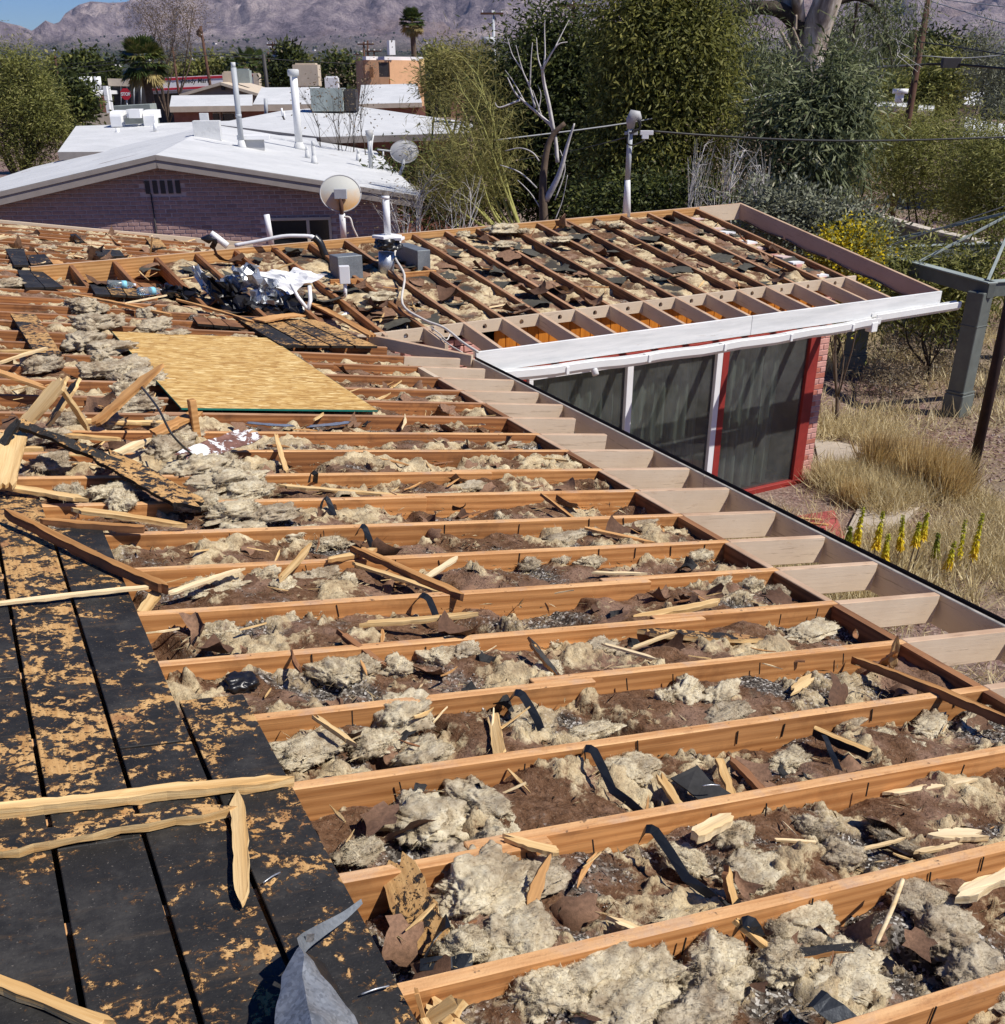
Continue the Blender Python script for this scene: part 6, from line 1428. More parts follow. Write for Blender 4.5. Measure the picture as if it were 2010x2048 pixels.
# its right hand companion
D = 60; RH = thing('white_roof_house', 'white roofed brick house right of the grey unit', 'house', down(at(780, 220, D), 0))
poly_slab('roof', [at(718, 208, D), at(722, 170, D + 8), at(834, 167, D + 8), at(844, 205, D)], .1, [M['beigeroof'], M['whiteroof']], RH)
box('fascia', at(718, 208.2, D - .1), at(844, 205.2, D - .1), .1, .2, M['beigeroof'], RH, bv=0); wallq('wall', at(722, 214, D + .5), at(850, 214, D + .5), at(780, 212, D + .5).z, M['farbrick'], RH)
# taupe gable and beige coolers before the shop
D = 72; TG = thing('taupe_house', 'taupe stucco gable end before the shop', 'house', down(at(444, 190, D), 0))
P = [at(362, 192, D), at(444, 168, D), at(524, 192, D)]; Vq = P + [p + fw * 6 for p in P]
Vq2 = [p - P[0] for p in Vq]; zb = Vector((0, 0, -2.))
link('gable_wall', mesh('gable_wall', [P[0] - P[0], P[1] - P[0], P[2] - P[0], P[2] - P[0] + zb, zb], [[4, 3, 2, 1, 0]], M['taupe']), TG, P[0])
for i, k in ((0, 1), (1, 2)): poly_slab('roof', [P[i] - fw * .4 + Vector((0, 0, .1)), P[k] - fw * .4 + Vector((0, 0, .1)), P[k] + fw * 7 + Vector((0, 0, .1)), P[i] + fw * 7 + Vector((0, 0, .1))], .15, M['beigeroof'], TG)
blk('vent', at(447, 180, D - .1), .22, .1, .28, M['darkwall'], TG, -YAW)
for k, (x, y, s, m_) in enumerate(((462, 168, .8, 'beigeroof'), (488, 166, .9, 'acgrey'), (616, 172, 1.5, 'beigeroof'), (600, 174, .9, 'coolerwhite'), (665, 178, .8, 'coolerwhite'))):
    b = at(x, y, 74); t = thing('roof_cooler', ('beige box cooler on the taupe house', 'grey box cooler on the taupe house', 'beige box cooler above the long house', 'small white box cooler beside the beige one', 'small white box by the grey air conditioner')[k], 'cooler', b); blk('cabinet', b, s, s * .8, s * .75, M[m_], t, -YAW); blk('cap', b + Vector((0, 0, s * .75)), s * .8, s * .6, .08, M[m_], t, -YAW)
# convenience shop
D = 118; SH = thing('corner_shop', 'corner shop with a white and red striped sign band', 'shop', down(at(380, 190, D), 0))
A, B = at(270, 157.5, D), at(508, 147.0, D); ex = (B - A); 
def band(name, f0, f1, y_top, hh, m, off=0.):   # strips along the sign
    o = Vector((0, 0, y_top)) - fw * off; return box(name, A.lerp(B, f0) + o, A.lerp(B, f1) + o, .3, hh, M[m], SH, bv=0)
band('sign_band', 0, 1, 0, 1.16, 'signwhite'); band('stripe', 0, 1, -.06, .20, 'signred', .05); band('stripe', 0, 1, -.90, .18, 'signred', .05)
wallq('shop_wall', A + fw * 3, B + fw * 3, A.z - 1.17, M['darkwall'], SH); box('canopy', A - Vector((0, 0, 1.17)) + fw * 1.5, B - Vector((0, 0, 1.17)) + fw * 1.5, 3.2, .2, M['beigeroof'], SH, bv=0)
for f in (.42, .6, .78, .93): wallq('pillar', A.lerp(B, f) + fw * .6, A.lerp(B, f) + fw * .6 + ex.normalized() * .35, A.z - 1.3, M['beigeroof'], SH, .3)
wallq('end_block', at(508, 147, D), at(519, 147, D), at(508, 147, D).z + .05, M['beigeroof'], SH, 1.2)
wallq('window_wall', at(224, 166, D - 14), at(300, 166, D - 14), at(224, 167, D - 14).z, M['darkwall'], SH)
box('parapet', at(217, 157, D - 14.2), at(262, 158, D - 14.2), .6, .55, M['beigeroof'], SH, bv=0)
for x in (242, 254, 268, 282): seg('mullion', x, 168, x, 212, D - 14.3, .06, 'metalpole', SH, 4)
wallq('white_pier', at(207, 172, D - 20), at(214, 172, D - 20), at(207, 172, D - 20).z, M['coolerwhite'], SH, .5)
wallq('wing_wall', at(214, 172, D - 19.8), at(226, 216, D - 19.8), at(214, 173, D - 19.8).z, M['coolerwhite'], SH, .3)
cu = bpy.data.curves.new('sign_text', 'FONT'); cu.body = 'Speedy Mart'; cu.size = .92; cu.shear = .25; cu.offset = .02; cu.extrude = .02; cu.space_character = 1.05
tmp = bpy.data.objects.new('tmp', cu); COL.objects.link(tmp); bpy.context.view_layer.update()
tm = bpy.data.meshes.new_from_object(tmp.evaluated_get(bpy.context.evaluated_depsgraph_get())); bpy.data.objects.remove(tmp); tm.materials.clear(); tm.materials.append(M['signblack'])
wtxt = max(v.co.x for v in tm.vertices); want = (at(422, 157, D) - at(360, 157, D)).length; k = want / wtxt
X = ex.normalized(); Z = Vector((0, 0, 1)); Y = Z.cross(X); M3 = Matrix((X, Z, Y * -1)).transposed()
pt = at(360, 166.5, D) - fw * .45; link('lettering', tm, SH, pt, M3 * k)
# white low building with roof fans, left of the shop
D = 100; WBL = thing('white_shop', 'low white flat roofed building with roof fans left of the shop', 'shop', down(at(180, 190, D), 0))
box('roof', at(155, 180, D), at(206, 182, D), 8, .25, M['coolerwhite'], WBL, bv=0); wallq('wall', at(160, 186, D), at(208, 186, D), at(160, 183, D).z, M['darkwall'], WBL)
box('beam', at(160, 191, D - 4.2), at(200, 191, D - 4.2), .2, .2, M['coolerwhite'], WBL, bv=0)
for x in (168, 181, 198): b = at(x, 178, D); tube('roof_fan', [b, b + Vector((0, 0, .9))], .28, M['coolerwhite'], WBL, 10)
wallq('brick_end', at(198, 191, D - 1), at(214, 191, D - 1), at(198, 191, D - 1).z, M['farbrick'], WBL)
# street wall, car park wall and green stop sign
link('street', mesh('street', [down(at(130, 280, 62), .02), down(at(420, 270, 62), .02), down(at(420, 222, 130), .02), down(at(120, 222, 130), .02)], [[0, 1, 2, 3]], M['asphalt']), kind='structure')
wallq('low_wall', at(140, 227, 70), at(236, 223, 70), at(140, 226, 70).z, M['beigeroof'], None).name = 'low_wall'; tagged(bpy.data.objects['low_wall'], 'low tan wall along the street at the left', 'wall')
box('green_container', at(233, 211, 66), at(306, 207, 66), 1.2, at(233, 211, 66).z, M['acgrey'], bv=.02, label='pale grey green bin below the near palm', cat='bin')
D = 80; b = down(at(253, 200, D), 0); SS = thing('stop_sign', 'red stop sign in front of the shop windows', 'stop sign', b)
zs = at(252, 188, D).z; tube('post', [b, b + Vector((0, 0, zs + .3))], .035, M['metalpole'], SS, 6)
cen = at(252, 188, D) - fw * .06
V = [rx * (.36 * math.cos(math.pi / 8 + i * math.pi / 4)) + Vector((0, 0, .36 * math.sin(math.pi / 8 + i * math.pi / 4))) - fw * d for d in (0, .02) for i in range(8)]
F = [list(range(8)), list(range(15, 7, -1))] + [[i, 8 + i, 8 + (i + 1) % 8, (i + 1) % 8] for i in range(8)]
link('plate', mesh('plate', V, F, M['signred']), SS, cen)
cu = bpy.data.curves.new('stop_text', 'FONT'); cu.body = 'STOP'; cu.size = .26; cu.align_x = 'CENTER'; cu.offset = .01; tmp = bpy.data.objects.new('tmp', cu); COL.objects.link(tmp); bpy.context.view_layer.update()
tm = bpy.data.meshes.new_from_object(tmp.evaluated_get(bpy.context.evaluated_depsgraph_get())); bpy.data.objects.remove(tmp); tm.materials.clear(); tm.materials.append(M['signwhite'])
link('lettering', tm, SS, cen - fw * .03 - Vector((0, 0, .09)), Matrix((rx, Vector((0, 0, 1)), fw * -1)).transposed())
# peach two storey building
D = 98; AD = thing('peach_building', 'peach stucco flat roofed building with a dark recess', 'building', down(at(790, 170, D), 0))
c0, c1, c2 = at(729, 120, D), at(843, 118, D + 3), at(714, 118, D + 9)
zt = c0.z
def adw(nm, A, B, z1, z0, m, th=.3): A = Vector((A.x, A.y, z1)); B = Vector((B.x, B.y, z1)); return box(nm, A, B, th, z1 - z0, M[m], AD, bv=0)
adw('wall', c0, at(757, 120, D), zt, 0, 'adobe'); adw('wall', at(776, 120, D), c1, zt, 0, 'adobe'); adw('wall', at(757, 120, D), at(776, 120, D), at(760, 124, D).z + .0, zt * 0 + at(760, 154, D).z, 'darkwall', .2) 
adw('wall', at(757, 120, D), at(776, 120, D), zt, at(760, 124.5, D).z, 'adobe', .32); adw('wall', at(757, 120, D), at(776, 120, D), at(760, 154, D).z, 0, 'adobe', .33); adw('wall', c0, c2, zt, 0, 'adobe')
adw('coping', c0 - fw * .1, c1 - fw * .1, zt + .25, zt, 'signwhite', .6); adw('window', at(739, 133, D - .3), at(746, 133, D - .3), at(740, 134, D - .3).z, at(740, 155, D - .3).z, 'brownwood', .15)
adw('balcony_rail', at(757, 150, D - .8), at(780, 150, D - .8), at(760, 154, D - .8).z, at(760, 158, D - .8).z, 'adobe', .2)
seg('porch_post', 843, 118, 847, 185, D - 1, .22, 'pale', AD, 6); 
b = at(783, 110, D); blk('roof_pipe', b, .5, .5, 1., M['coolerwhite'], AD)
# roofs glimpsed at the right
for k, (q, D0, D1) in enumerate((([(1705, 212), (1712, 201), (1822, 203), (1822, 214)], 58, 62), ([(1835, 220), (1840, 206), (1870, 208), (1868, 222)], 58, 62), ([(1928, 210), (1930, 184), (1968, 184), (1968, 212)], 66, 67), ([(1925, 275), (1932, 234), (2050, 256), (2050, 282)], 44, 52), ([(1690, 307), (1700, 285), (1765, 285), (1740, 312)], 40, 43))):
    P = [at(x, y, D0 if i in (0, 3) else D1) for i, (x, y) in enumerate(q)]; c = sum(P, Vector()) / 4
    t = thing('white_roof_house', ('flat white roof strip seen through leaves beside the big pole', 'small white roof scrap right of the big pole', 'pale house wall behind the grey feathery tree', 'white roof corner at the right edge among shrubs', 'pale roof corner below the gum tree leaves')[k], 'house', down(c, 0), 'roofs glimpsed through the trees'); poly_slab('roof', P, .2, [M['beigeroof'], M['whiteroof']], t)
    wallq('wall', P[0] + fw * .6, P[3] + fw * .6, min(p.z for p in P) - .15, M['beigeroof'], t)
b = at(1797, 206, 58); t = thing('roof_vent', 'white capped vent on the roof strip beside the big pole', 'roof vent', b); tube('pipe', [b, b + Vector((0, 0, .4))], .2, M['coolerwhite'], t, 8); tube('cap', [b + Vector((0, 0, .4)), b + Vector((0, 0, .6))], .36, M['coolerwhite'], t, 8)

# ------------------------------------------------------------------ poles and wires
def upole(label, x0, y0, x1, y1, D, r, m='pole', arms=(), can=None):
    b = at(x1, y1, D); top = at(x0, y0, D); t = thing('utility_pole', label, 'utility pole', down(b, 0), 'utility poles'); dirv = (top - b); r = r * .62; b0 = b - dirv.normalized() * (b.z / max(.2, dirv.normalized().z)); tube('pole', [b0, top], [r * 1.15, r * .85], M[m], t, 10)
    for (xa, xb, y) in arms: p, q = at(xa, y, D - r), at(xb, y, D - r); box('crossarm', p, q, r * .9, r * 1.1, M['pole'], t, bv=0); [blk('insulator', p.lerp(q, f), r * .5, r * .5, r * 1.2, M['coolerwhite'], t) for f in (.08, .5, .92)]
    if can: p = at(can[0], can[1], D - r * 2); q = at(can[0], can[2], D - r * 2); tube('transformer', [p, q], can[3], M['metalpole'], t, 12)
upole('thin brown pole above the left mesquite', 110, 112, 118, 168, 95, .13)
upole('tall brown pole with a transformer behind the shop sign', 401, 52, 421, 175, 92, .19, can=None, arms=((397, 404, 70),))
upole('brown pole beside the bare tree', 345, 95, 358, 190, 88, .15)
upole('black pole stub before the conifer', 527, 108, 534, 170, 90, .24, 'darkwall'); upole('thin pole behind the black stub', 536, 104, 541, 165, 110, .12)
upole('brown pole with crossarm and white cans before the conifer', 544, 84, 557, 170, 105, .17, arms=((533, 553, 88), (540, 556, 97)), can=(551, 110, 118, .3))
upole('left pole of the pair with crossarms by the peach building', 727, 84, 729, 120, 120, .17, arms=((715, 748, 87),)); upole('right pole of the pair with crossarms by the peach building', 735, 81, 736, 120, 122, .17, arms=((725, 750, 101),)); upole('short pole with a crossarm right of the pair', 748, 97, 748, 120, 130, .17, arms=((736, 763, 101),))
upole('small crossarm pole left of the peach building', 714, 105, 714, 125, 140, .13, arms=((707, 725, 108),))
upole('pale steel pole with crossarm and transformer can', 986, 21, 990, 175, 62, .13, 'metalpole', arms=((961, 1007, 25),), can=(977, 74, 93, .34))
upole('brown pole top with long crossarm above the dark trees', 1146, 3, 1151, 70, 55, .16, arms=((1112, 1176, 8),))
upole('thick dark utility pole at the upper right', 1862, -30, 1824, 192, 36, .17); upole('thin far pole behind the thick dark pole', 1832, 60, 1825, 130, 85, .18)
for pts, r_, m_, l in (([at(72, 139, 90), at(118, 137, 90), at(235, 128, 90), at(330, 120, 90), at(409, 111, 90), at(500, 115, 95), at(600, 122, 100), at(716, 128, 105)], .03, 'wire', 'long dark cable crossing before the palm to the peach building'), ([at(72, 131, 90), at(300, 118, 90), at(410, 104, 90), at(520, 112, 96)], .018, 'wire', 'thin wire above the long dark cable'), ([at(95, 155, 80), at(160, 148, 80), at(235, 140, 82)], .02, 'wire', 'short cable at the far left below the others'),
    ([at(1690, 138, 30), at(1800, 132, 35), at(1900, 128, 35), at(2060, 142, 32)], .035, 'wire', 'thick dark cable passing the thick pole'), ([at(1860, 2, 35.5), at(1950, 30, 32), at(2060, 62, 28)], .014, 'palewire', 'pale wire falling right from the thick pole top'), ([at(1890, 0, 35.5), at(1960, 8, 32), at(2060, 20, 28)], .012, 'palewire', 'highest wire right of the thick pole'), ([at(1840, 84, 35.5), at(1920, 95, 33), at(2060, 118, 30)], .016, 'wire', 'middle dark wire right of the thick pole'), ([at(1750, 120, 40), at(1835, 112, 36), at(1930, 116, 36), at(2060, 104, 36)], .012, 'palewire', 'thin pale wire crossing the thick pole'),
    ([at(1775, 492, 15.5), at(1900, 450, 17), at(2060, 395, 19)], .010, 'wire', 'thin black line sagging above the green frame'), ([at(1640, 470, 17), at(1700, 469, 17.5), at(1770, 466, 18)], .008, 'wire', 'thin line crossing the yellow bush')): wire(pts, r_, m_, l)
wire([at(400, 70, 91.5), at(398, 66, 91.5), at(402, 60, 91.5)], .2, 'pole', 'dark gear cluster on the tall pole behind the shop sign')
blk('cable_box', at(1900, 136, 34.8), .5, .2, .25, M['darkwall'], None, -YAW, label='black cable splice box hanging right of the thick pole', cat='cable box')
# ------------------------------------------------------------------ plants
def leafmesh(name, P, Dn, L, W, m, v, shape='leaf', N=None):
    n = len(P); Dn = Dn / (np.linalg.norm(Dn, axis=1)[:, None] + 1e-9); s = np.cross(Dn, RNG.normal(size=(n, 3)) if N is None else N + RNG.normal(size=(n, 3)) * .45); s /= np.linalg.norm(s, axis=1)[:, None] + 1e-9
    L = np.broadcast_to(L, n)[:, None]; W = np.broadcast_to(W, n)[:, None]
    if shape == 'blade': V = np.stack([P - s * W, P + s * W, P + Dn * L], 1); k = 3
    else: V = np.stack([P, P + Dn * L * .45 + s * W, P + Dn * L, P + Dn * L * .5 - s * W], 1); k = 4
    o = P[0].copy(); return mesh(name, V.reshape(-1, 3) - o, np.arange(n * k).reshape(n, k), m, attrs={'v': ('FACE', v)}), o
def pxm(D): return D / math.cos(0) * math.cos(PITCH) / FPX * 1.04
LN_ = {}
def puff_leaves(puffs, n, spread, droop, flat=1., shell=.55, sub=9):
    """puffs: (centre, rx, ry, rz); leaves gather into clumps inside each"""
    vol = np.array([p[1] * p[3] for p in puffs]); cnt = np.maximum(30, n * vol / vol.sum()).astype(int); P, D, Vv, NN = [], [], [], []
    for (c, a, b, d), k in zip(puffs, cnt):
        ns = max(6, int(k / 95)); u = RNG.normal(size=(ns, 3)); u /= np.linalg.norm(u, axis=1)[:, None]; u *= (shell + (1 - shell) * RNG.random((ns, 1))) ** .6
        sc = np.array(c) + u * np.array([a, b, d]); tone = RNG.normal(0, .16, ns); i = RNG.integers(0, ns, k)
        p = sc[i] + RNG.normal(size=(k, 3)) * spread * np.array([1, 1, flat]); P.append(p)
        dd = RNG.normal(size=(k, 3)); dd[:, 2] = dd[:, 2] * .6 - droop; dd += (p - np.array(c)) / max(a, .1) * .4; D.append(dd); oc_ = (sc[i] - np.array(c)) / np.array([a, b, d]); o2 = p - sc[i]; o2 /= np.linalg.norm(o2, axis=1)[:, None] + 1e-6; NN.append(oc_ * .8 + o2 * .7 + np.array([0, 0, .25])); Vv.append(np.clip(.45 + tone[i] + RNG.normal(0, .18, k), 0, 1))
    LN_['n'] = np.concatenate(NN); return np.concatenate(P), np.concatenate(D), np.concatenate(Vv)
def limbs(base, puffs, r0, seed, fork=.45, n2=5, wig=.08):
    """trunk up to the forks, a limb to every puff, thin twigs inside it"""
    r = random.Random(seed); parts = []; base = Vector(base); cen = sum((Vector(p[0]) for p in puffs), Vector()) / len(puffs)
    fk = base.lerp(Vector((cen.x, cen.y, cen.z)), fork); j = lambda s: Vector((r.uniform(-s, s), r.uniform(-s, s), r.uniform(-s, s)))
    L = (fk - base).length; trunk = [base - Vector((0, 0, .1)), base.lerp(fk, .35) + j(L * wig), base.lerp(fk, .7) + j(L * wig), fk]; parts.append(tubevf(smoothpath(trunk, 3), [r0 * (1.15 - .45 * i / 9) for i in range(10)], 8))
    for p in puffs:
        c = Vector(p[0]); st = fk.lerp(trunk[2], r.random() * .6); l = (c - st).length; pa = smoothpath([st, st.lerp(c, .4) + j(l * .12), st.lerp(c, .75) + j(l * .1), c], 3); r1 = r0 * r.uniform(.35, .55)
        parts.append(tubevf(pa, [r1 * (1 - .8 * i / (len(pa) - 1)) for i in range(len(pa))], 5))
        for _ in range(n2):
            u = Vector((r.gauss(0, 1), r.gauss(0, 1), r.gauss(.2, .8))).normalized(); e = c + Vector((u.x * p[1], u.y * p[2], u.z * p[3])) * .9; s2 = pa[r.randrange(len(pa) // 2, len(pa))]
            parts.append(tubevf([s2, s2.lerp(e, .5) + j(p[1] * .15), e], [r1 * .22, r1 * .14, r1 * .04], 4, False))
    return join(parts)
def tree(name, label, px, D, puffs, leaf, n, L, W, spread, droop, r0, bark='bark', seed=1, cat='tree', group=None, fork=.45, n2=5, zb=0., flat=1., shell=.55, rd=.8, crown='crown'):
    """puffs in photograph pixels: (x, y, r[, ry[, depth offset]])"""
    base = down(at(px[0], px[1], D), zb); pp = []
    for q in puffs:
        dd = q[4] if len(q) > 4 else 0; c = at(q[0], q[1], D + dd); rr_ = q[2] * pxm(D + dd); rz_ = (q[3] if len(q) > 3 else q[2]) * pxm(D + dd); pp.append((c, rr_, rr_ * rd, rz_))
    t = thing(name, label, cat, base, group); V, F = limbs(base, pp, r0, seed, fork, n2); o = base.copy()
    link('trunk', mesh('trunk', [Vector(v) - o for v in V], F, M[bark], True), t, o)
    if n:
        P, Dn, v = puff_leaves([((p[0].x, p[0].y, p[0].z), p[1], p[2], p[3]) for p in pp], n, spread, droop, flat, shell)
        k = P[:, 2] > .05; P, Dn, v, N_ = P[k], Dn[k], v[k], LN_['n'][k]; m_ = len(P)
        me, o = leafmesh(crown, P, Dn, RNG.uniform(.6, 1.3, m_) * L, RNG.uniform(.7, 1.2, m_) * W, M[leaf], v, N=N_); link(crown, me, t, o)
    return t, pp
# left side
tree('mesquite_tree', 'feathery olive mesquite filling the left edge below the mountains', (22, 330), 44, [(20, 170, 62, 55), (-20, 230, 60, 70), (70, 215, 52, 55), (85, 270, 40, 36), (30, 280, 55, 40), (55, 135, 35, 25), (0, 120, 40, 30), (60, 318, 40, 18), (110, 245, 24, 34)], 'leafmesq', 30000, .15, .017, .26, .1, .22, 'barkdark', 3, fork=.3)
tree('dark_tree', 'dark green tree with a slim trunk beside the left mesquite', (134, 262), 62, [(100, 200, 30, 34), (135, 195, 34, 30), (118, 230, 28, 20), (155, 215, 18, 14)], 'leafdark', 9000, .3, .06, .4, .1, .2, 'barkdark', 4, fork=.6)
for k, q in enumerate((((168, 170), 125, [(165, 132, 22, 16), (178, 145, 18, 14), (150, 145, 14, 10)], 'leafdark'), ((130, 170), 130, [(122, 150, 16, 12), (140, 158, 12, 10)], 'leafmesq'), ((205, 172), 130, [(203, 150, 7, 10), (212, 158, 14, 10)], 'leafdark'), ((280, 165), 150, [(150, 165, 20, 12), (300, 152, 20, 8)], 'leafmesq'), ((405, 150), 150, [(395, 142, 26, 9), (430, 138, 20, 9), (370, 145, 18, 8)], 'leafmesq'), ((480, 150), 150, [(470, 142, 16, 8), (500, 140, 18, 9)], 'leafdark'), ((680, 165), 120, [(668, 140, 22, 16), (690, 150, 20, 14), (645, 160, 14, 12)], 'leafdark'), ((620, 170), 130, [(605, 150, 18, 14), (630, 160, 14, 10)], 'leafmesq'), ((870, 140), 150, [(868, 115, 20, 12), (900, 130, 22, 14)], 'leafmesq'))):
    tree('far_tree', ('far round dark tree left of the near palm', 'far pale tree over the left mesquite', 'far small dark tree with a narrow top', 'far low trees behind the shop', 'far tree line right of the shop pole', 'far dark tree above the shop sign end', 'far dark tree left of the peach building', 'far pale tree right of the conifer', 'far pale tree behind the tall palm')[k], q[0], q[1], q[2], q[3], 2600, .55, .16, .6, .1, .2, 'barkdark', 10 + k, group='far trees before the mountains', n2=2)
tree('conifer_tree', 'dark green conifer with two tops behind the flue pipes', (580, 170), 105, [(568, 112, 13, 14), (575, 135, 22, 16), (590, 125, 12, 14), (560, 150, 24, 14), (590, 150, 24, 14), (575, 165, 28, 10)], 'leafdark', 6000, .5, .08, .4, -.3, .22, 'barkdark', 22, n2=2)
tree('bare_tree', 'tall thin tree with sparse brown leaves against the mountain', (318, 165), 84, [(300, 20, 26, 22), (345, 10, 28, 28), (372, 40, 20, 26), (310, 60, 20, 26), (345, 70, 22, 22), (352, 95, 14, 18), (385, 15, 16, 14), (275, 15, 18, 10), (325, 105, 16, 14)], 'leafbrown', 8000, .15, .020, .6, .25, .13, 'bark', 31, fork=.25, n2=9)
def palm(label, cx, cy, D, base, R, nfr, seed, skirt=0.):
    r = random.Random(seed); c = at(cx, cy, D); b = down(at(base[0], base[1], D), 0); t = thing('palm_tree', label, 'palm tree', b)
    tube('trunk', smoothpath([b, b.lerp(c, .5) + Vector((.1, 0, 0)), c - Vector((0, 0, .1))], 6), [.32 - .10 * i / 12 for i in range(13)], M['bark'], t, 10)
    P, F, V = [], [], []; k0 = 0; Vv = []; dryV, dryF, dv = [], [], []
    for i in range(nfr):
        el = math.asin(r.uniform(-.93, .97)); az = i * 2.399 + r.uniform(-.3, .3); dry = el < math.radians(-35 + skirt * 40); d = Vector((math.cos(az) * math.cos(el), math.sin(az) * math.cos(el), math.sin(el))); pet = c + d * R * .5; nb_ = 15; L = R * r.uniform(.45, .65)
        side = d.cross(Vector((0, 0, 1))); side = side.normalized() if side.length > .1 else Vector((1, 0, 0)); upv = side.cross(d); tone = r.random()
        vv, ff, tt = (dryV, dryF, dv) if dry else (V, F, Vv)
        for q in range(nb_):
            a = math.radians(-80 + 160 * q / (nb_ - 1)); dirv = d * math.cos(a) + side * math.sin(a) + upv * .12; tip = pet + dirv * L - Vector((0, 0, L * (.10 if el > .5 else .30) * r.uniform(.3, 1.3))); mid = pet + dirv * L * .6; w_ = L * .085; s = dirv.cross(upv).normalized() * w_; k0 = len(vv)
            vv += [pet, mid - s, tip, mid + s]; ff.append([k0, k0 + 1, k0 + 2, k0 + 3]); tt.append(min(1, max(0, tone * .6 + r.uniform(0, .4))))
        k0 = len(vv); s = side * .02; vv += [c - s, c + s, pet + s, pet - s]; ff.append([k0, k0 + 1, k0 + 2, k0 + 3]); tt.append(.9)
    for nm, vv, ff, tt, m_ in (('fronds', V, F, Vv, 'leafpalm'), ('dry_fronds', dryV, dryF, dv, 'leafpalmdry')):
        if vv: link(nm, mesh(nm, [p - c for p in vv], ff, M[m_], attrs={'v': ('FACE', tt)}), t, c)
palm('fan palm with a broad green crown before the shop sign', 287, 126, 72, (303, 235), 1.55, 70, 5)
palm('tall fan palm with a dry skirt against the mountain', 824, 44, 112, (828, 130), 1.25, 80, 8, .45)
for k, (x, y, D, bx) in enumerate(((490, 130, 120, 491), (512, 128, 125, 512), (600, 150, 130, 600), (548, 150, 110, 549))): palm('small far fan palm ' + ('left of the grey flue', 'right of the grey flue', 'behind the thick white flue', 'below the white can pole')[k], x, y, D, (bx, 160), 1.7, 26, 40 + k)
# centre: palo verde, silver dead tree, dark mass, pepper and gum trees
def wands(base, tips, r0, m, seed, nsub=7, sublen=.5, wig=.05):
    r = random.Random(seed); parts = []; ends = []
    for b, e in tips:
        b, e = Vector(b), Vector(e); l = (e - b).length; j = lambda s: Vector((r.uniform(-s, s), r.uniform(-s, s), r.uniform(-s, s))); pa = smoothpath([b, b.lerp(e, .35) + j(l * wig), b.lerp(e, .7) + j(l * wig), e], 4); n = len(pa); parts.append(tubevf(pa, [r0 * (1 - .85 * i / (n - 1)) for i in range(n)], 6))
        for _ in range(nsub):
            i = r.randrange(n // 3, n); s = pa[i]; d = ((e - b).normalized() + j(.9)).normalized(); q = s + d * l * sublen * r.uniform(.4, 1.); parts.append(tubevf([s, s.lerp(q, .5) + j(l * .03), q], [r0 * .3, r0 * .2, r0 * .06], 4, False)); ends += [s.lerp(q, f) for f in (.5, .75, 1.)]
        ends += pa[n // 2:]
    return join(parts), ends
D = 21.5; b0 = down(at(985, 432, D), 0); t = thing('palo_verde_tree', 'leaning palo verde with yellow green wands right of the white roof', 'tree', b0)
tips = [(at(sx, 470, D), at(x, y, D + dd)) for sx, x, y, dd in ((1045, 915, 170, 0), (1035, 930, 225, .5), (1045, 955, 150, 1), (1000, 860, 335, -1), (1040, 985, 210, .4), (995, 845, 380, -.3), (1015, 935, 285, -.6), (1030, 960, 330, .2), (1020, 900, 275, 1.), (1005, 870, 300, .6))]
(Vq, Fq), ends = wands(b0, tips, .036, 'barkgreen', 5, 10, .34); link('trunk', mesh('trunk', [Vector(v) - b0 for v in Vq], Fq, M['barkgreen'], True), t, b0)
E_ = np.array([tuple(e) for e in ends]); n = 9000; k = RNG.integers(0, len(E_), n); P = E_[k] + RNG.normal(size=(n, 3)) * np.array([.20, .20, .16]); me, o = leafmesh('crown', P, RNG.normal(size=(n, 3)) + np.array([-.5, 0, .2]), RNG.uniform(.10, .26, n), RNG.uniform(.003, .006, n), M['leafverde'], np.clip(RNG.normal(.45, .25, n), 0, 1)); link('crown', me, t, o)
tree('feathery_tree', 'yellow green feathery tree before the tall palm and peach building', (905, 250), 34, [(885, 135, 26, 18), (930, 118, 28, 24), (962, 140, 26, 34), (900, 170, 34, 20), (960, 195, 30, 26), (985, 170, 18, 30), (860, 165, 22, 20)], 'leafverde', 9000, .20, .012, .22, .1, .12, 'barkgreen', 7, fork=.3, n2=8)
D = 19.5; b0 = down(at(1088, 440, D), 0); DT = thing('dead_tree', 'silver bare dead tree rising behind the wing ridge', 'dead tree', b0)
def br(pts, r0, r1): 
    P = smoothpath([at(x, y, D + d) for x, y, d in pts], 4); n = len(P); return tubevf(P, [r0 + (r1 - r0) * i / (n - 1) for i in range(n)], 7)
tr = br([(1090, 470, 0), (1086, 400, 0), (1088, 340, .05), (1100, 280, .1), (1130, 246, .1)], .085, .035); br2 = br([(1092, 400, 0), (1118, 350, -.1), (1135, 290, -.15), (1149, 247, -.2)], .06, .012)
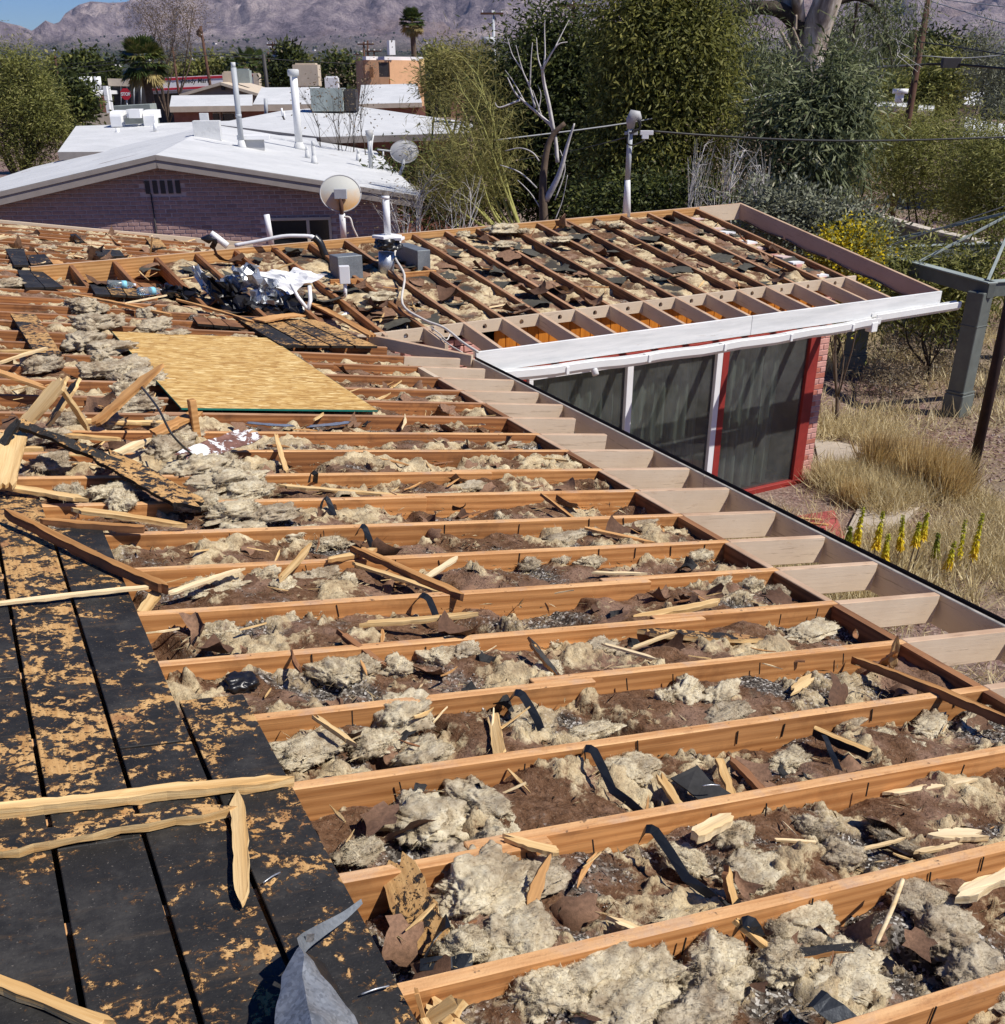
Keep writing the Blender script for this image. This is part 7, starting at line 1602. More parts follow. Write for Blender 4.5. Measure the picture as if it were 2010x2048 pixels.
parts = [br([(1115, 325, .1), (1108, 262, .15), (1085, 235, .2), (1050, 205, .2), (1030, 185, .2), (1015, 155, .2)], .035, .008), br([(1107, 262, .15), (1098, 210, .1), (1088, 165, .1), (1085, 140, .0)], .036, .022), br([(1085, 140, 0), (1095, 120, -.05), (1115, 90, -.1), (1135, 84, -.1)], .02, .005), br([(1086, 142, 0), (1090, 110, .05), (1089, 60, .1), (1090, 40, .1)], .018, .004), br([(1084, 140, 0), (1076, 115, .05), (1073, 75, .1)], .016, .004), br([(1110, 95, -.1), (1125, 65, 0), (1138, 40, .1)], .010, .003), br([(1070, 215, .2), (1060, 175, .25), (1045, 140, .3), (1032, 90, .3)], .020, .004), br([(1060, 175, .25), (1062, 120, .2), (1065, 85, .2)], .014, .004), br([(1045, 140, .3), (1025, 110, .35), (1015, 75, .4)], .012, .003), br([(1040, 200, .2), (1000, 215, .2), (990, 205, .2)], .018, .005), br([(1083, 232, .2), (1074, 205, .2), (1065, 180, .2)], .014, .005), br([(1050, 205, .2), (1028, 165, .3), (1010, 140, .3)], .012, .003), br([(1076, 225, .1), (1082, 190, .1), (1075, 170, .1)], .010, .003), br([(1010, 302, .2), (1040, 296, .1), (1065, 305, 0), (1078, 322, 0)], .006, .012), br([(1000, 330, .2), (1040, 345, .1), (1074, 376, 0)], .006, .013), br([(1035, 360, 0), (1060, 385, 0), (1080, 415, 0)], .005, .012), br([(1120, 300, 0), (1130, 340, 0), (1110, 400, 0)], .006, .012), br([(1135, 350, -.1), (1125, 400, 0), (1110, 440, 0)], .005, .010)]
V, F = join([tr]); link('trunk', mesh('trunk', [Vector(v) - b0 for v in V], F, M['bark'], True), DT, b0); V, F = join([br2]); link('limb', mesh('limb', [Vector(v) - b0 for v in V], F, M['barkgrey'], True), DT, b0); V, F = join(parts); link('branches', mesh('branches', [Vector(v) - b0 for v in V], F, M['barkgrey'], True), DT, b0)
tree('evergreen_tree', 'dense dark evergreen tree behind the silver dead tree', (1090, 440), 29, [(1060, 130, 60, 45), (1140, 100, 60, 50), (1035, 200, 55, 55), (1120, 200, 75, 70), (1050, 280, 60, 55), (1130, 300, 70, 60), (1060, 360, 60, 50), (1140, 380, 70, 50), (1185, 150, 50, 60), (1010, 320, 40, 60), (1100, 50, 36, 26), (1190, 260, 50, 70), (1010, 240, 40, 40)], 'leafdark', 46000, .15, .026, .36, .25, .25, 'barkdark', 41, rd=1.2)
tree('pepper_tree', 'tall drooping pepper tree with lit olive sprays left of the gum tree', (1330, 430), 25.5, [(1280, 20, 60, 45), (1360, 10, 60, 45), (1250, 90, 60, 50), (1330, 80, 70, 50), (1400, 100, 60, 60), (1290, 160, 70, 55), (1370, 180, 65, 60), (1260, 240, 60, 55), (1340, 260, 65, 55), (1410, 240, 50, 60), (1290, 330, 70, 55), (1240, 390, 60, 40), (1340, 370, 60, 50), (1310, 420, 70, 30), (1220, 330, 40, 50)], 'leafpepper', 56000, .16, .022, .30, .75, .3, 'barkdark', 43, rd=1.1, flat=1.5)
D = 30; b0 = down(at(1600, 330, D), 0); t = thing('gum_tree', 'big gum tree with pale peeling trunk and hanging grey green leaves', 'tree', b0)
def gl(pts, r0, r1, m='gum', nm='limb'):
    P = smoothpath([at(x, y, D + d) for x, y, d in pts], 5); n = len(P); return tube(nm, P, [r0 + (r1 - r0) * i / (n - 1) for i in range(n)], M[m], t, 12)
gl([(1585, 420, 0), (1605, 250, 0), (1625, 90, 0), (1655, 0, -.2), (1690, -120, -.4)], .40, .30, nm='trunk'); gl([(1612, 120, 0), (1590, 40, .2), (1560, -20, .3), (1520, -90, .4)], .26, .18); gl([(1610, 70, .1), (1560, 20, -.2), (1490, 20, -.5), (1440, 40, -.8), (1410, 80, -1)], .20, .05, 'barkdark'); gl([(1600, 50, .1), (1595, 0, -.3), (1600, -60, -.3)], .16, .13); gl([(1640, 20, .1), (1710, -5, .2), (1760, 25, .3), (1775, 80, .3), (1785, 130, .3)], .09, .02, 'barkdark'); gl([(1715, 5, .2), (1708, 60, .2), (1705, 110, .2)], .04, .012, 'barkdark'); gl([(1500, 20, -.5), (1470, 60, -.6), (1440, 120, -.7)], .06, .02, 'barkdark')
for k, (x, y, x2, y2) in enumerate(((1590, 60, 1592, 30), (1580, 100, 1560, 60), (1600, 95, 1585, 55))): gl([(x, y, -.4), (x2, y2, -.45)], .05, .03)
pf = [(1440, 60, 40, 34), (1480, 110, 60, 45), (1420, 150, 50, 60), (1540, 150, 70, 50), (1620, 150, 70, 60), (1690, 120, 60, 60), (1500, 220, 70, 55), (1590, 230, 80, 50), (1670, 210, 60, 55), (1450, 290, 60, 50), (1540, 300, 70, 45), (1430, -10, 50, 40), (1740, 20, 34, 26), (1790, 10, 36, 22), (1828, 40, 16, 34), (1765, 75, 16, 40), (1735, 90, 14, 34), (1690, 60, 26, 50), (1640, 280, 50, 40), (1500, -10, 50, 20), (1812, 80, 10, 30)]
pp = [((at(x, y, D + (2.2 if (1520 < x < 1720 and y < 130) else (-.6 if i % 2 else .8)))), a * pxm(D) * .9, a * pxm(D) * .7, b_ * pxm(D) * .9) for i, (x, y, a, b_) in enumerate(pf)]
P, Dn, v = puff_leaves([((p[0].x, p[0].y, p[0].z), p[1], p[2], p[3]) for p in pp], 40000, .22, 1.15, 1.9); me, o = leafmesh('crown', P, Dn, RNG.uniform(.10, .22, len(P)), RNG.uniform(.009, .018, len(P)), M['leafeuca'], v, N=LN_['n']); link('crown', me, t, o)
Vp = []
for i in range(260):
    p = P[RNG.integers(0, len(P))]; Vp.append(tubevf([Vector(p), Vector(p) + Vector((RNG.normal() * .2, RNG.normal() * .2, -.25)), Vector(p) + Vector((RNG.normal() * .3, RNG.normal() * .3, -.6))], [.012, .009, .004], 3, False))
V, F = join(Vp); link('twigs', mesh('twigs', V, F, M['barkgrey'], True), t, (0, 0, 0))
tree('gum_tree', 'younger gum tree below the big one, pale leaves over the wall', (1610, 420), 24, [(1560, 260, 40, 50), (1620, 250, 45, 50), (1670, 190, 40, 45), (1600, 310, 45, 40), (1650, 320, 40, 40), (1550, 330, 36, 40), (1700, 250, 30, 40)], 'leafeuca', 15000, .24, .022, .3, 1.0, .12, 'bark', 47, flat=1.5, n2=7)
# right hand shrubs
shr = [((1700, 420), 35, [(1700, 330, 60, 50), (1640, 370, 50, 40), (1760, 360, 60, 50), (1720, 290, 46, 34), (1690, 400, 60, 30)], 'olive feathery shrub behind the pale wall cap'), ((1850, 430), 30, [(1830, 320, 60, 55), (1900, 300, 55, 50), (1870, 380, 65, 50), (1800, 290, 46, 36), (1920, 400, 50, 40)], 'olive feathery tree right of the wall, middle one'), ((1980, 440), 27, [(1970, 330, 60, 60), (2020, 310, 50, 40), (2010, 400, 60, 55), (1960, 430, 50, 40)], 'olive feathery tree at the right edge'), ((1780, 300), 40, [(1770, 252, 44, 24), (1830, 255, 44, 24), (1880, 262, 44, 22), (1730, 240, 34, 22), (1990, 300, 36, 20)], 'olive feathery thicket before the white roof strips'), ((1850, 180), 62, [(1830, 150, 40, 26), (1880, 150, 40, 30), (1930, 140, 36, 30), (1790, 165, 30, 24), (1900, 185, 50, 20), (1830, 185, 40, 18)], 'bright green trees behind the thick dark pole'), ((1990, 190), 46, [(1960, 90, 26, 26), (1970, 130, 24, 30), (1990, 170, 30, 34), (2010, 130, 24, 40), (1985, 210, 30, 30)], 'tall grey feathery tree at the right edge below the wires'), ((1800, 120), 95, [(1790, 100, 24, 16), (1815, 110, 26, 16), (1870, 88, 26, 14), (1910, 95, 30, 12), (1850, 110, 20, 12)], 'dark far trees behind the thin far pole')]
for k, (b_, D, pf, lab) in enumerate(shr): tree('feathery_tree', lab, b_, D, pf, 'leafsage' if k == 5 else ('leafdark' if k == 6 else 'leafmesq'), (14000, 15000, 15000, 9000, 5000, 4500, 3000)[k], (.14, .15, .15, .17, .36, .22, .5)[k], (.012, .013, .013, .016, .05, .02, .09)[k], (.26, .26, .26, .32, .5, .3, .5)[k], .0, .07, 'barkdark', 60 + k, fork=.25, n2=9 if k < 4 else 3, rd=1.1, group='feathery shrubs beyond the yard wall' if k < 4 else None)
tree('bare_shrub', 'grey bare shrub before the dark trees behind the wing', (1455, 430), 20, [(1400, 330, 36, 30), (1450, 320, 40, 36), (1490, 300, 40, 36), (1430, 380, 50, 30), (1500, 360, 40, 36), (1410, 290, 30, 20), (1520, 330, 30, 40)], 'leafbrown', 900, .05, .012, .3, .2, .05, 'barkgrey', 71, cat='shrub', fork=.12, n2=22)
tree('bare_shrub', 'tangle of bare grey twigs under the right eave next door', (800, 420), 20.5, [(780, 400, 50, 30), (840, 380, 50, 40), (900, 400, 50, 40), (820, 430, 60, 26), (940, 380, 40, 40), (870, 350, 40, 30)], 'leafbrown', 700, .05, .012, .3, .2, .05, 'barkgrey', 72, cat='shrub', fork=.12, n2=20)
tree('bare_shrub', 'bare dark tree before the grey air conditioner', (700, 280), 33, [(640, 200, 36, 26), (690, 190, 34, 36), (730, 170, 30, 30), (670, 150, 40, 26), (710, 230, 30, 30), (600, 180, 30, 16), (740, 130, 22, 24)], 'leafbrown', 500, .07, .02, .3, .2, .05, 'barkdark', 73, cat='tree', fork=.2, n2=16)
tree('dark_shrub', 'dark green shrubs beyond the right eave next door', (870, 440), 28, [(800, 350, 40, 26), (860, 345, 44, 34), (920, 360, 44, 36), (970, 390, 40, 40), (820, 400, 44, 26), (890, 410, 50, 26), (760, 420, 30, 16)], 'leafdark', 9000, .13, .026, .3, .1, .05, 'barkdark', 86, cat='shrub', fork=.2)
sg = [((1560, 450), [(1550, 432, 28, 18), (1590, 440, 28, 18), (1520, 420, 24, 16)]), ((1640, 470), [(1630, 455, 30, 18), (1670, 462, 28, 18), (1600, 460, 24, 16)]), ((1710, 470), [(1700, 470, 28, 18), (1735, 478, 26, 16)])]
for k, (b_, pf) in enumerate(sg): tree('sage_shrub', ('grey sage shrub behind the flying rafter, left one', 'grey sage shrub behind the flying rafter, middle one', 'grey sage shrub behind the yellow bush')[k], b_, 19, pf, 'leafsage', 5200, .09, .022, .2, .0, .03, 'bark', 80 + k, cat='shrub', group='grey shrubs before the block wall', fork=.2, n2=10)
tree('dark_shrub', 'dark green hedge mass behind the wing ridge, right of the mast', (1350, 440), 21, [(1230, 410, 50, 30), (1300, 400, 50, 34), (1370, 410, 50, 30), (1430, 420, 40, 26), (1180, 420, 40, 26)], 'leafdark', 11000, .10, .022, .22, .1, .05, 'barkdark', 85, cat='hedge', fork=.2)
tree('green_shrub', 'green reedy shrub growing behind the pergola frame', (1880, 640), 18, [(1790, 560, 50, 40), (1850, 545, 50, 50), (1920, 565, 50, 46), (1985, 540, 50, 60), (1880, 610, 60, 30), (1760, 600, 40, 30)], 'leafmesq', 9000, .16, .014, .22, .4, .04, 'barkdark', 87, cat='shrub', fork=.15, n2=10)
t, pp = tree('yellow_bush', 'bush covered in yellow blossom behind the wing gable', (1700, 660), 15.3, [(1690, 500, 38, 24), (1735, 488, 28, 24), (1660, 530, 36, 30), (1710, 555, 32, 36), (1640, 565, 36, 30), (1690, 605, 36, 24)], 'leafmesq', 5000, .07, .016, .15, .0, .03, 'bark', 88, cat='bush', fork=.2, n2=10, crown='leaves')
P, Dn, v = puff_leaves([((p[0].x, p[0].y, p[0].z), p[1] * 1.0, p[2] * 1.05, p[3] * 1.08) for p in pp[:1] * 1 + pp], 5500, .12, 0, shell=.7); me, o = leafmesh('blossom', P, Dn, RNG.uniform(.03, .06, len(P)), RNG.uniform(.014, .024, len(P)), M['leafyellow'], v); link('blossom', me, t, o)

# ------------------------------------------------------------------ the yard on the right
link('path', mesh('path', [onz(x, y, .025) - onz(1730, 940, .025) for x, y in ((1628, 878), (1690, 886), (1760, 905), (1815, 935), (1842, 972), (1800, 985), (1755, 968), (1700, 950), (1640, 935))], [list(range(9))], M['concrete']), None, onz(1730, 940, .025), kind='structure')
for k, q in enumerate((((1755, 974), (1842, 978), (1850, 1008), (1800, 1016), (1720, 1012)), ((1715, 1018), (1840, 1014), (1790, 1062), (1690, 1068)))): poly_slab('path_slab', [onz(x, y, .05) for x, y in q], .06, M['concrete'], None, label=('pale concrete path slab by the gold grass tufts', 'pale concrete path slab behind the yellow aloes')[k], cat='paving slab')
poly_slab('red_slab', [onz(x, y, .04) for x, y in ((1540, 1040), (1668, 1020), (1690, 1075), (1500, 1120), (1560, 1250), (1380, 1130), (1480, 1040))], .06, M['redslab'], None, label='red painted porch slab below the main eave', cat='slab')
for k, (x0, y0, x1, y1) in enumerate(((1598, 1035, 1640, 1038), (1605, 1043, 1655, 1048))): bx_ = board(onz(x0, y0, .08), onz(x1, y1, .10), .06, .02, M and ('orange' if k else 'pale'), ('pale' if not k else 'orange') + ' board scrap fallen on the red porch slab', group='boards fallen on the porch slab')
# pergola
GPX, GPY = (12.99, 11.36), (13.35, 14.01); zt = CZ - 2.52
PG = thing('pergola', 'grey green metal pergola frame on square posts in the yard', 'pergola', (14.5, 13, 0))
for (x, y) in (GPX, GPY, (16.2, 11.0), (16.6, 13.7)):
    b = Vector((x, y, 0)); blk('post', b, .26, .26, zt - .12, M['greenmetal'], PG, WA + .1, bv=.01); blk('collar', b + Vector((0, 0, .34)), .30, .30, .03, M['greenmetal'], PG, WA + .1); blk('collar', b + Vector((0, 0, 1.3)), .275, .275, .015, M['greenmetal'], PG, WA + .1)
    blk('foot', b, .31, .31, .33, M['greenmetal'], PG, WA + .1, bv=.012)
C4 = [Vector((13.05, 11.33, zt)), Vector((13.85, 14.77, zt)), Vector((17.0, 14.1, zt)), Vector((16.3, 10.85, zt))]
for i in range(4):
    a, b = C4[i], C4[(i + 1) % 4]; e = (b - a).normalized() * (.26 if i == 0 else .1); box('beam', a - e * .5, b + e * .3, .11, .19, M['greenmetal'], PG)
    box('beam_lip', a - e * .5 + Vector((0, 0, .02)), b + e * .3 + Vector((0, 0, .02)), .16, .018, M['acgrey'], PG)
apex = sum(C4, Vector()) / 4 + Vector((0, 0, .75))
for c in C4: box('hip_bar', c + Vector((0, 0, .04)), apex, .04, .04, M['acgrey'], PG)
m1, m2 = C4[0].lerp(C4[1], .5), C4[2].lerp(C4[3], .5); box('cross_bar', m1 + Vector((0, 0, .05)), apex, .035, .035, M['acgrey'], PG); box('cross_bar', m2 + Vector((0, 0, .05)), apex, .035, .035, M['acgrey'], PG)
b = onz(1938, 976); tube('steel_post', [b - Vector((0, 0, .1)), b + Vector((0, 0, 3.2))], .062, M['rustpost'], None, 12, label='dark rusty steel post at the right edge of the yard', cat='post')
# block wall with its pale cap
Wp = [onz(1480, 345, 1.8), onz(1555, 368, 1.8), onz(1700, 412, 1.8), onz(1850, 455, 1.8), onz(1960, 480, 1.8), onz(1975, 500, 1.75)]
BW = thing('block_wall', 'long grey block wall with a pale cap behind the yard', 'wall', down(Wp[2], 0))
for a, b in zip(Wp[:-1], Wp[1:]):
    d = (b - a).normalized(); n_ = max(1, int((b - a).length / .41)); st = (b - a) / n_
    for r_ in range(8):
        z1 = 1.74 - r_ * .205
        for i in range(n_):
            if r_ > 4 and i % 1 == 0 and len([c for c in BW.children]) > 290: break
            p = a + st * i; box('block', Vector((p.x, p.y, z1)) + d * .005, Vector((p.x, p.y, z1)) + st * 1. - d * .005, .19, .196, M['blockwall'], BW, bv=.004)
    box('mortar', Vector((a.x, a.y, 1.735)), Vector((b.x, b.y, 1.735)), .17, 1.735, M['blockwall'], BW, bv=0)
    for i in range(n_): p = a + st * i; box('cap_stone', Vector((p.x, p.y, 1.80)) + d * .004, Vector((p.x, p.y, 1.80)) + st - d * .004, .24, .06, M['wallcap'], BW, bv=.006)
# dry grass, straw litter, gravel
def in_path(x, y): return False
def blades(name, n, ncl, sampler, hmin, hmax, spread, m, label, w=.0035, lean=.5, kind='stuff'):
    C = np.array([sampler() for _ in range(ncl)]); k = RNG.integers(0, ncl, n); P = np.zeros((n, 3)); P[:, :2] = C[k] + RNG.normal(size=(n, 2)) * spread
    d = RNG.normal(size=(n, 3)) * lean; d[:, 2] = 1; L = RNG.uniform(hmin, hmax, n); me, o = leafmesh(name, P, d, L, w * RNG.uniform(.7, 1.5, n), M[m], np.clip(RNG.normal(.5, .25, n) + RNG.normal(0, .12, ncl)[k], 0, 1), 'leaf'); return link(name, me, None, o, label=label, kind=kind)
ry = random.Random(77)
def yard(xa, xb, ya, yb, gap=None):
    def f():
        while True:
            x, y = ry.uniform(xa, xb), ry.uniform(ya, yb); n_ = float(pn(x * .45, y * .45, 2.))
            if wab((x, y))[1] > .3 and wab((x, y))[0] < 5.4: continue
            if gap and gap(x, y): continue
            if n_ > -.12 or ry.random() < .12: return x, y
    return f
pathpts = [onz(x, y) for x, y in ((1640, 905), (1700, 920), (1770, 945), (1800, 990), (1770, 1035))]
def nearpath(x, y): return any((p.x - x) ** 2 + (p.y - y) ** 2 < .38 for p in pathpts)
def gravel(x, y): return (x > 10.4 and y < 10.6 and float(pn(x * .6, y * .6, 7.)) < .25) or nearpath(x, y)
blades('dry_grass', 42000, 900, yard(6.0, 11.5, 4.5, 11.5, gravel), .10, .30, .14, 'straw', 'matted dry straw grass over the near yard', .0035, .8)
blades('dry_grass', 40000, 800, yard(9.0, 20.0, 8.5, 22.0, gravel), .12, .40, .22, 'straw', 'dry straw grass in the yard around the pergola', .0055, .7)
blades('dry_grass', 9000, 60, lambda: (ry.uniform(9.0, 9.9), ry.uniform(8.6, 9.9)), .15, .42, .12, 'straw', 'taller straw grass at the foot of the brick pier', .004, .7)
def litter(x, y): return nearpath(x, y)
blades('straw_litter', 16000, 700, yard(5.0, 16.0, 4.0, 14.0, litter), .06, .22, .3, 'straw', 'flattened straw litter over the yard', .003, 6.)
for k, (x, y, h, s) in enumerate(((1748, 955, .62, .16), (1842, 985, .72, .22), (1890, 998, .6, .2), (1700, 1010, .35, .14), (1800, 930, .42, .2))):
    b = onz(x, y); n = 1500 if k < 3 else 600; P = np.array(b) + np.concatenate([RNG.normal(size=(n, 2)) * s * .5, np.zeros((n, 1))], 1); d = RNG.normal(size=(n, 3)) * .30; d[:, 0] += .18; d[:, 2] = 1
    me, o = leafmesh('blades', P, d, RNG.uniform(.5, 1.1, n) * h, RNG.uniform(.003, .006, n), M['goldgrass'], np.clip(RNG.normal(.5, .25, n), 0, 1)); t = thing('grass_tuft', ('gold feathery grass tuft left of the path slab', 'largest gold feathery grass tuft by the path', 'gold grass tuft beside the rusty post', 'small gold grass tuft before the aloes', 'low gold grass tuft behind the largest one')[k], 'grass tuft', b, 'gold grass tufts along the path'); link('blades', me, t, o)
for k, (x, y, w_) in enumerate(((1860, 640, 60), (1900, 720, 70), (1810, 690, 50), (1950, 640, 60), (1780, 760, 50))):
    tree('dry_brush', 'tangled dry brush ' + ('under the pergola beam', 'between the pergola posts, middle', 'between the pergola posts, left', 'behind the near pergola post', 'before the left pergola post')[k], (x, y + 30), Dof(onz(x, y + 30)), [(x, y, w_ * .8, w_ * .4), (x + w_ * .6, y + 10, w_ * .5, w_ * .35), (x - w_ * .6, y + 8, w_ * .5, w_ * .3)], 'leafbrown', 1500, .09, .010, .2, .1, .02, 'barkgrey', 90 + k, cat='brush', group='dry brush under the pergola', fork=.1, n2=16)
tree('bare_bush', 'dark bare bush beside the left pergola post', (1685, 730), Dof(onz(1685, 730)), [(1680, 640, 26, 40), (1665, 690, 22, 30), (1700, 660, 20, 34)], 'leafbrown', 600, .06, .010, .15, .1, .03, 'barkdark', 97, cat='bush', fork=.1, n2=16)
n = 7000; C = np.array([(ry.uniform(9.0, 15), ry.uniform(5.0, 11.5)) for _ in range(n)]); sz = RNG.uniform(.008, .026, n)
V = (np.concatenate([C, np.full((n, 1), .006)], 1)[:, None] + oc[None] * sz[:, None, None] * RNG.uniform(.6, 1.3, (n, 6, 1))).reshape(-1, 3); F = (ofc[None] + 6 * np.arange(n)[:, None, None]).reshape(-1, 3)
gm = G('reddish_pebbles'); gm.set(Base_Color=gm.ramp(gm.attr('v'), [(0., (.11, .06, .055)), (.5, (.20, .115, .10)), (.85, (.30, .22, .19)), (1., (.42, .36, .32))]), Roughness=.9)
link('gravel', mesh('gravel', V, F, gm.m, attrs={'v': ('FACE', np.repeat(RNG.random(n), 8))}), label='reddish gravel stones on the open yard', kind='stuff')
# yellow aloes in flower
AD_ = Dof(Vector((7.9, 7.25, 0)))
al = [((1727, 1012), (1712, 1088), 1.), ((1767, 1023), (1752, 1092), 1.), ((1806, 1030), (1801, 1094), .7), ((1840, 1044), (1831, 1086), 1.), ((1856, 1026), (1845, 1072), 1.), ((1877, 1066), (1872, 1108), .0), ((1777, 1067), (1770, 1116), .5), ((1701, 1053), (1697, 1082), .3), ((1932, 1038), (1912, 1152), .8), ((1910, 1083), (1896, 1132), .9), ((1966, 1026), (1946, 1113), .6), ((1934, 1126), (1922, 1178), .8)]
for k, (tp, bt, yl) in enumerate(al):
    D = AD_ + (k % 3 - 1) * .18; T0, T1 = at(tp[0], tp[1], D), at(bt[0], bt[1], D); lean = (T0 - T1); b = Vector((T1.x, T1.y, 0)) + Vector((-.05, 0, 0))
    t = thing('flowering_aloe', ['tall yellow flower spike of an aloe, leftmost tall one', 'yellow aloe spike right of the leftmost tall one', 'yellow green aloe spike in front of the path', 'short yellow aloe spike of a close pair', 'taller yellow aloe spike of the close pair', 'dark slender unopened aloe spike', 'low green aloe spike between yellow ones', 'small green aloe spike by the gutter, leftmost', 'longest aloe spike with green top', 'short yellow aloe spike left of the longest', 'rightmost tall aloe spike with green top', 'lowest yellow aloe spike near the gutter'][k], 'aloe', b, 'aloes in flower below the main eave')
    tube('stem', smoothpath([b, T1.lerp(b, .5), T1, T0], 4), [.011 - .008 * i / 12 for i in range(13)], M['bark'], t, 6)
    n = 240; f = RNG.random(n); P = np.array(T1)[None] + np.array(lean)[None] * f[:, None]; an = RNG.uniform(0, 6.28, n); d = np.stack([np.cos(an), np.sin(an), -.9 - .5 * f * 0 + .9 * (f > .75)], 1)
    L = .074 * (1.05 - .75 * f); me, o = leafmesh('flower_spike', P, d, L, .012 * (1.1 - .6 * f), M['aloeflower' if yl > .4 else 'aloegreen'], np.clip(1 - f * 1.25 + RNG.normal(0, .1, n), 0, 1)); link('flower_spike', me, t, o)
P = np.array([tuple(onz(ry.uniform(1690, 1960), ry.uniform(1130, 1230), 0)) for _ in range(1100)]); d = RNG.normal(size=(1100, 3)) * .6; d[:, 2] = 1; me, o = leafmesh('dry_aloe_leaves', P, d, RNG.uniform(.12, .34, 1100), RNG.uniform(.005, .010, 1100), M['straw'], RNG.random(1100)); link('dry_aloe_leaves', me, None, o, label='dry grey leaves and stalks at the foot of the aloes', kind='stuff')
blades('dry_grass', 9000, 160, lambda: (ry.uniform(3.2, 5.5), ry.uniform(1.5, 5.0)), .08, .26, .14, 'straw', 'dry straw grass on the ground seen through the eave bays', .004, .8)

# ------------------------------------------------------------------ mountains, far town, air
prof = [(-600, 60), (-300, 20), (0, 32), (25, 44), (60, 52), (80, 62), (95, 52), (110, 41), (125, 48), (138, 44), (150, 28), (180, 10), (205, 3), (240, 6), (275, 4), (330, -30), (420, -70), (600, -110), (900, -120), (1200, -130), (1500, -110), (1700, -70), (1850, -40), (2010, -55), (2400, -30), (2900, 20)]
na_, nr_ = 620, 150; xs_ = np.linspace(-500, 2700, na_); dirs = np.array([ray(x, 150) for x in xs_]); az = np.arctan2(dirs[:, 0], dirs[:, 1])
yr = np.interp(xs_, [p[0] for p in prof], [p[1] for p in prof]); el = np.array([(lambda d: d[2] / math.hypot(d[0], d[1]))(ray(x, y)) for x, y in zip(xs_, yr)])
R_ = np.linspace(2600, 9400, nr_); AZ, RR = np.meshgrid(az, R_, indexing='ij'); X, Y = RR * np.sin(AZ), RR * np.cos(AZ); XS = np.repeat(xs_[:, None], nr_, 1); EL = np.repeat(el[:, None], nr_, 1)
far = sst(1700, 1780, XS) ; Rr = 8200 + 500 * np.sin(XS / 190.) * .5
rise = np.clip((RR - 5200) / (Rr - 5200), 0, 1.4); fall = np.clip((RR - Rr) / 1500, 0, 1)
ridge = 1 - np.abs(fbm(X / 900., Y / 900., 1., 5, .55)); ridge2 = 1 - np.abs(fbm(X / 330., Y / 330., 4., 4, .55))
hp = (EL * Rr + CZ) * (np.where(rise < 1, rise ** 1.12, 1) * (1 - .5 * fall))
rough_ = sst(.02, .35, rise) * (1 - .82 * sst(.78, 1.0, rise)); Hh = hp + (ridge - .72) * 260 * rough_ + (ridge2 - .72) * 100 * rough_ + 14 * fbm(X / 110., Y / 110., 8., 4, .6) * sst(.02, .2, rise)
base_ = 8 + 105 * np.clip((RR - 2600) / 3000, 0, 1) + 12 * fbm(X / 500., Y / 500., 3., 3); Hh = np.maximum(Hh, 0) + base_ * sst(2600, 2900, RR) * (1 - sst(.2, .8, rise)) - 12 * (1 - sst(2600, 2900, RR))
mx = (EL * RR + CZ) ; Hh = np.minimum(Hh, np.where(XS < 320, np.maximum(mx, 5), Hh + 1))
idx = np.arange(na_ * nr_).reshape(na_, nr_); F = np.stack([idx[:-1, :-1], idx[1:, :-1], idx[1:, 1:], idx[:-1, 1:]], -1).reshape(-1, 4)
link('mountains', mesh('mountains', np.stack([X, Y, Hh], -1).reshape(-1, 3), F[:, ::-1], M['mountain'], True), label='bare rocky mountain range', kind='structure')
def terr(i, k): return Vector((X[i, k], Y[i, k], Hh[i, k]))
rt = random.Random(4); hm = {}
for i in range(150):
    a = rt.randrange(60, na_ - 60); k = rt.randrange(4, 62); p = terr(a, k); s = rt.choice([(16, 10, 5), (22, 12, 5), (12, 10, 4.5)])
    if s not in hm:
        Vq, Fq = boxvf(s[0], s[1], s[2], 0); hm[s] = mesh('far_house', [(v[0] - s[0] / 2, v[1], v[2] + s[2]) for v in Vq], Fq, M['townwhite'])
    link('far_house', hm[s], None, p - Vector((0, 0, .5)), Matrix.Rotation(rt.uniform(0, 3), 3, 'Z'), label='tiny pale house on the foot of the mountains', cat='house', group='tiny pale houses on the foothills')
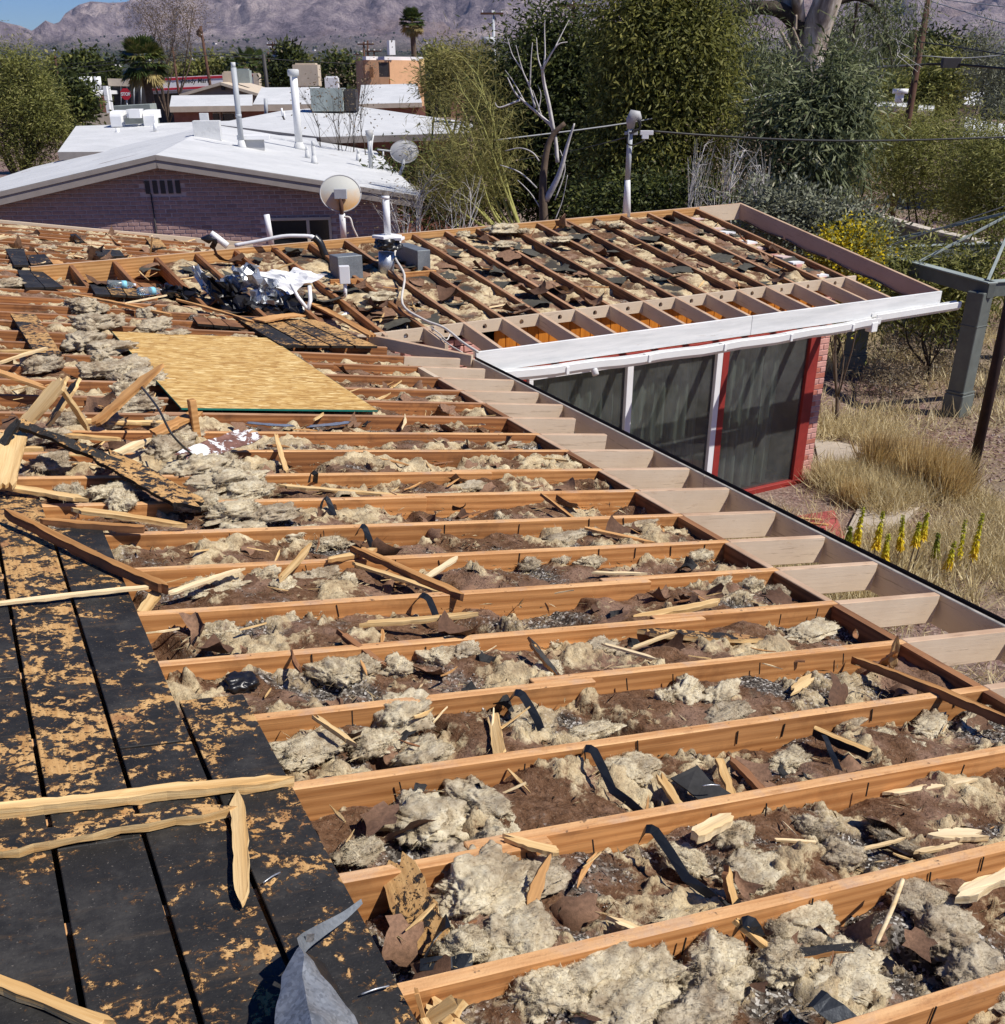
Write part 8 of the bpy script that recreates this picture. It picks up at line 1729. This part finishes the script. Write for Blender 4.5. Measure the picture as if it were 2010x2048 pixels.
n = 14000; ia = RNG.integers(0, na_, n); ik = (RNG.random(n) ** 1.3 * 66).astype(int); P = np.stack([X[ia, ik], Y[ia, ik], Hh[ia, ik]], 1) + RNG.normal(size=(n, 3)) * np.array([40, 40, 0]); sz = RNG.uniform(3, 7, n)
V = (P[:, None] + oc[None] * sz[:, None, None] * np.array([1, 1, .9])).reshape(-1, 3); F = (ofc[None] + 6 * np.arange(n)[:, None, None]).reshape(-1, 3)
link('far_trees', mesh('far_trees', V, F, M['leafdark'], attrs={'v': ('FACE', np.repeat(RNG.random(n), 8) * .8)}), label='desert trees and scrub covering the foothills', kind='stuff')
# middle distance tree belt towards the foothills
n = 6000; a = RNG.uniform(az.min(), az.max(), n); rr_ = 160 + RNG.random(n) ** 1.6 * 2500; P = np.stack([rr_ * np.sin(a), rr_ * np.cos(a), np.full(n, 1.2)], 1); sz = RNG.uniform(1.6, 3.4, n); V = (P[:, None] + oc[None] * sz[:, None, None] * RNG.uniform(.6, 1.3, (n, 6, 1))).reshape(-1, 3); F = (ofc[None] + 6 * np.arange(n)[:, None, None]).reshape(-1, 3)
link('tree_belt', mesh('tree_belt', V, F, M['leafdark'], attrs={'v': ('FACE', np.repeat(RNG.random(n), 8))}), label='low belt of trees and roofs stretching to the foothills', kind='stuff')
if HAZE:
    hz = bpy.data.materials.new('thin_air'); hz.use_nodes = True; nt = hz.node_tree; nt.nodes.clear(); oo = nt.nodes.new('ShaderNodeOutputMaterial'); pv = nt.nodes.new('ShaderNodeVolumePrincipled'); pv.inputs['Density'].default_value = HAZE; pv.inputs['Color'].default_value = (.55, .66, 1., 1); nt.links.new(pv.outputs[0], oo.inputs['Volume'])
    zt_ = float(Hh.max()) + 30; Vq, Fq = boxvf(20400, 20400, zt_ + 15, 0); o = link('haze', mesh('haze', Vq, Fq, hz), None, (-10200, 0, zt_), kind='stuff', label='thin air haze')
    hz.cycles.homogeneous_volume = True if hasattr(hz, 'cycles') and hasattr(hz.cycles, 'homogeneous_volume') else True
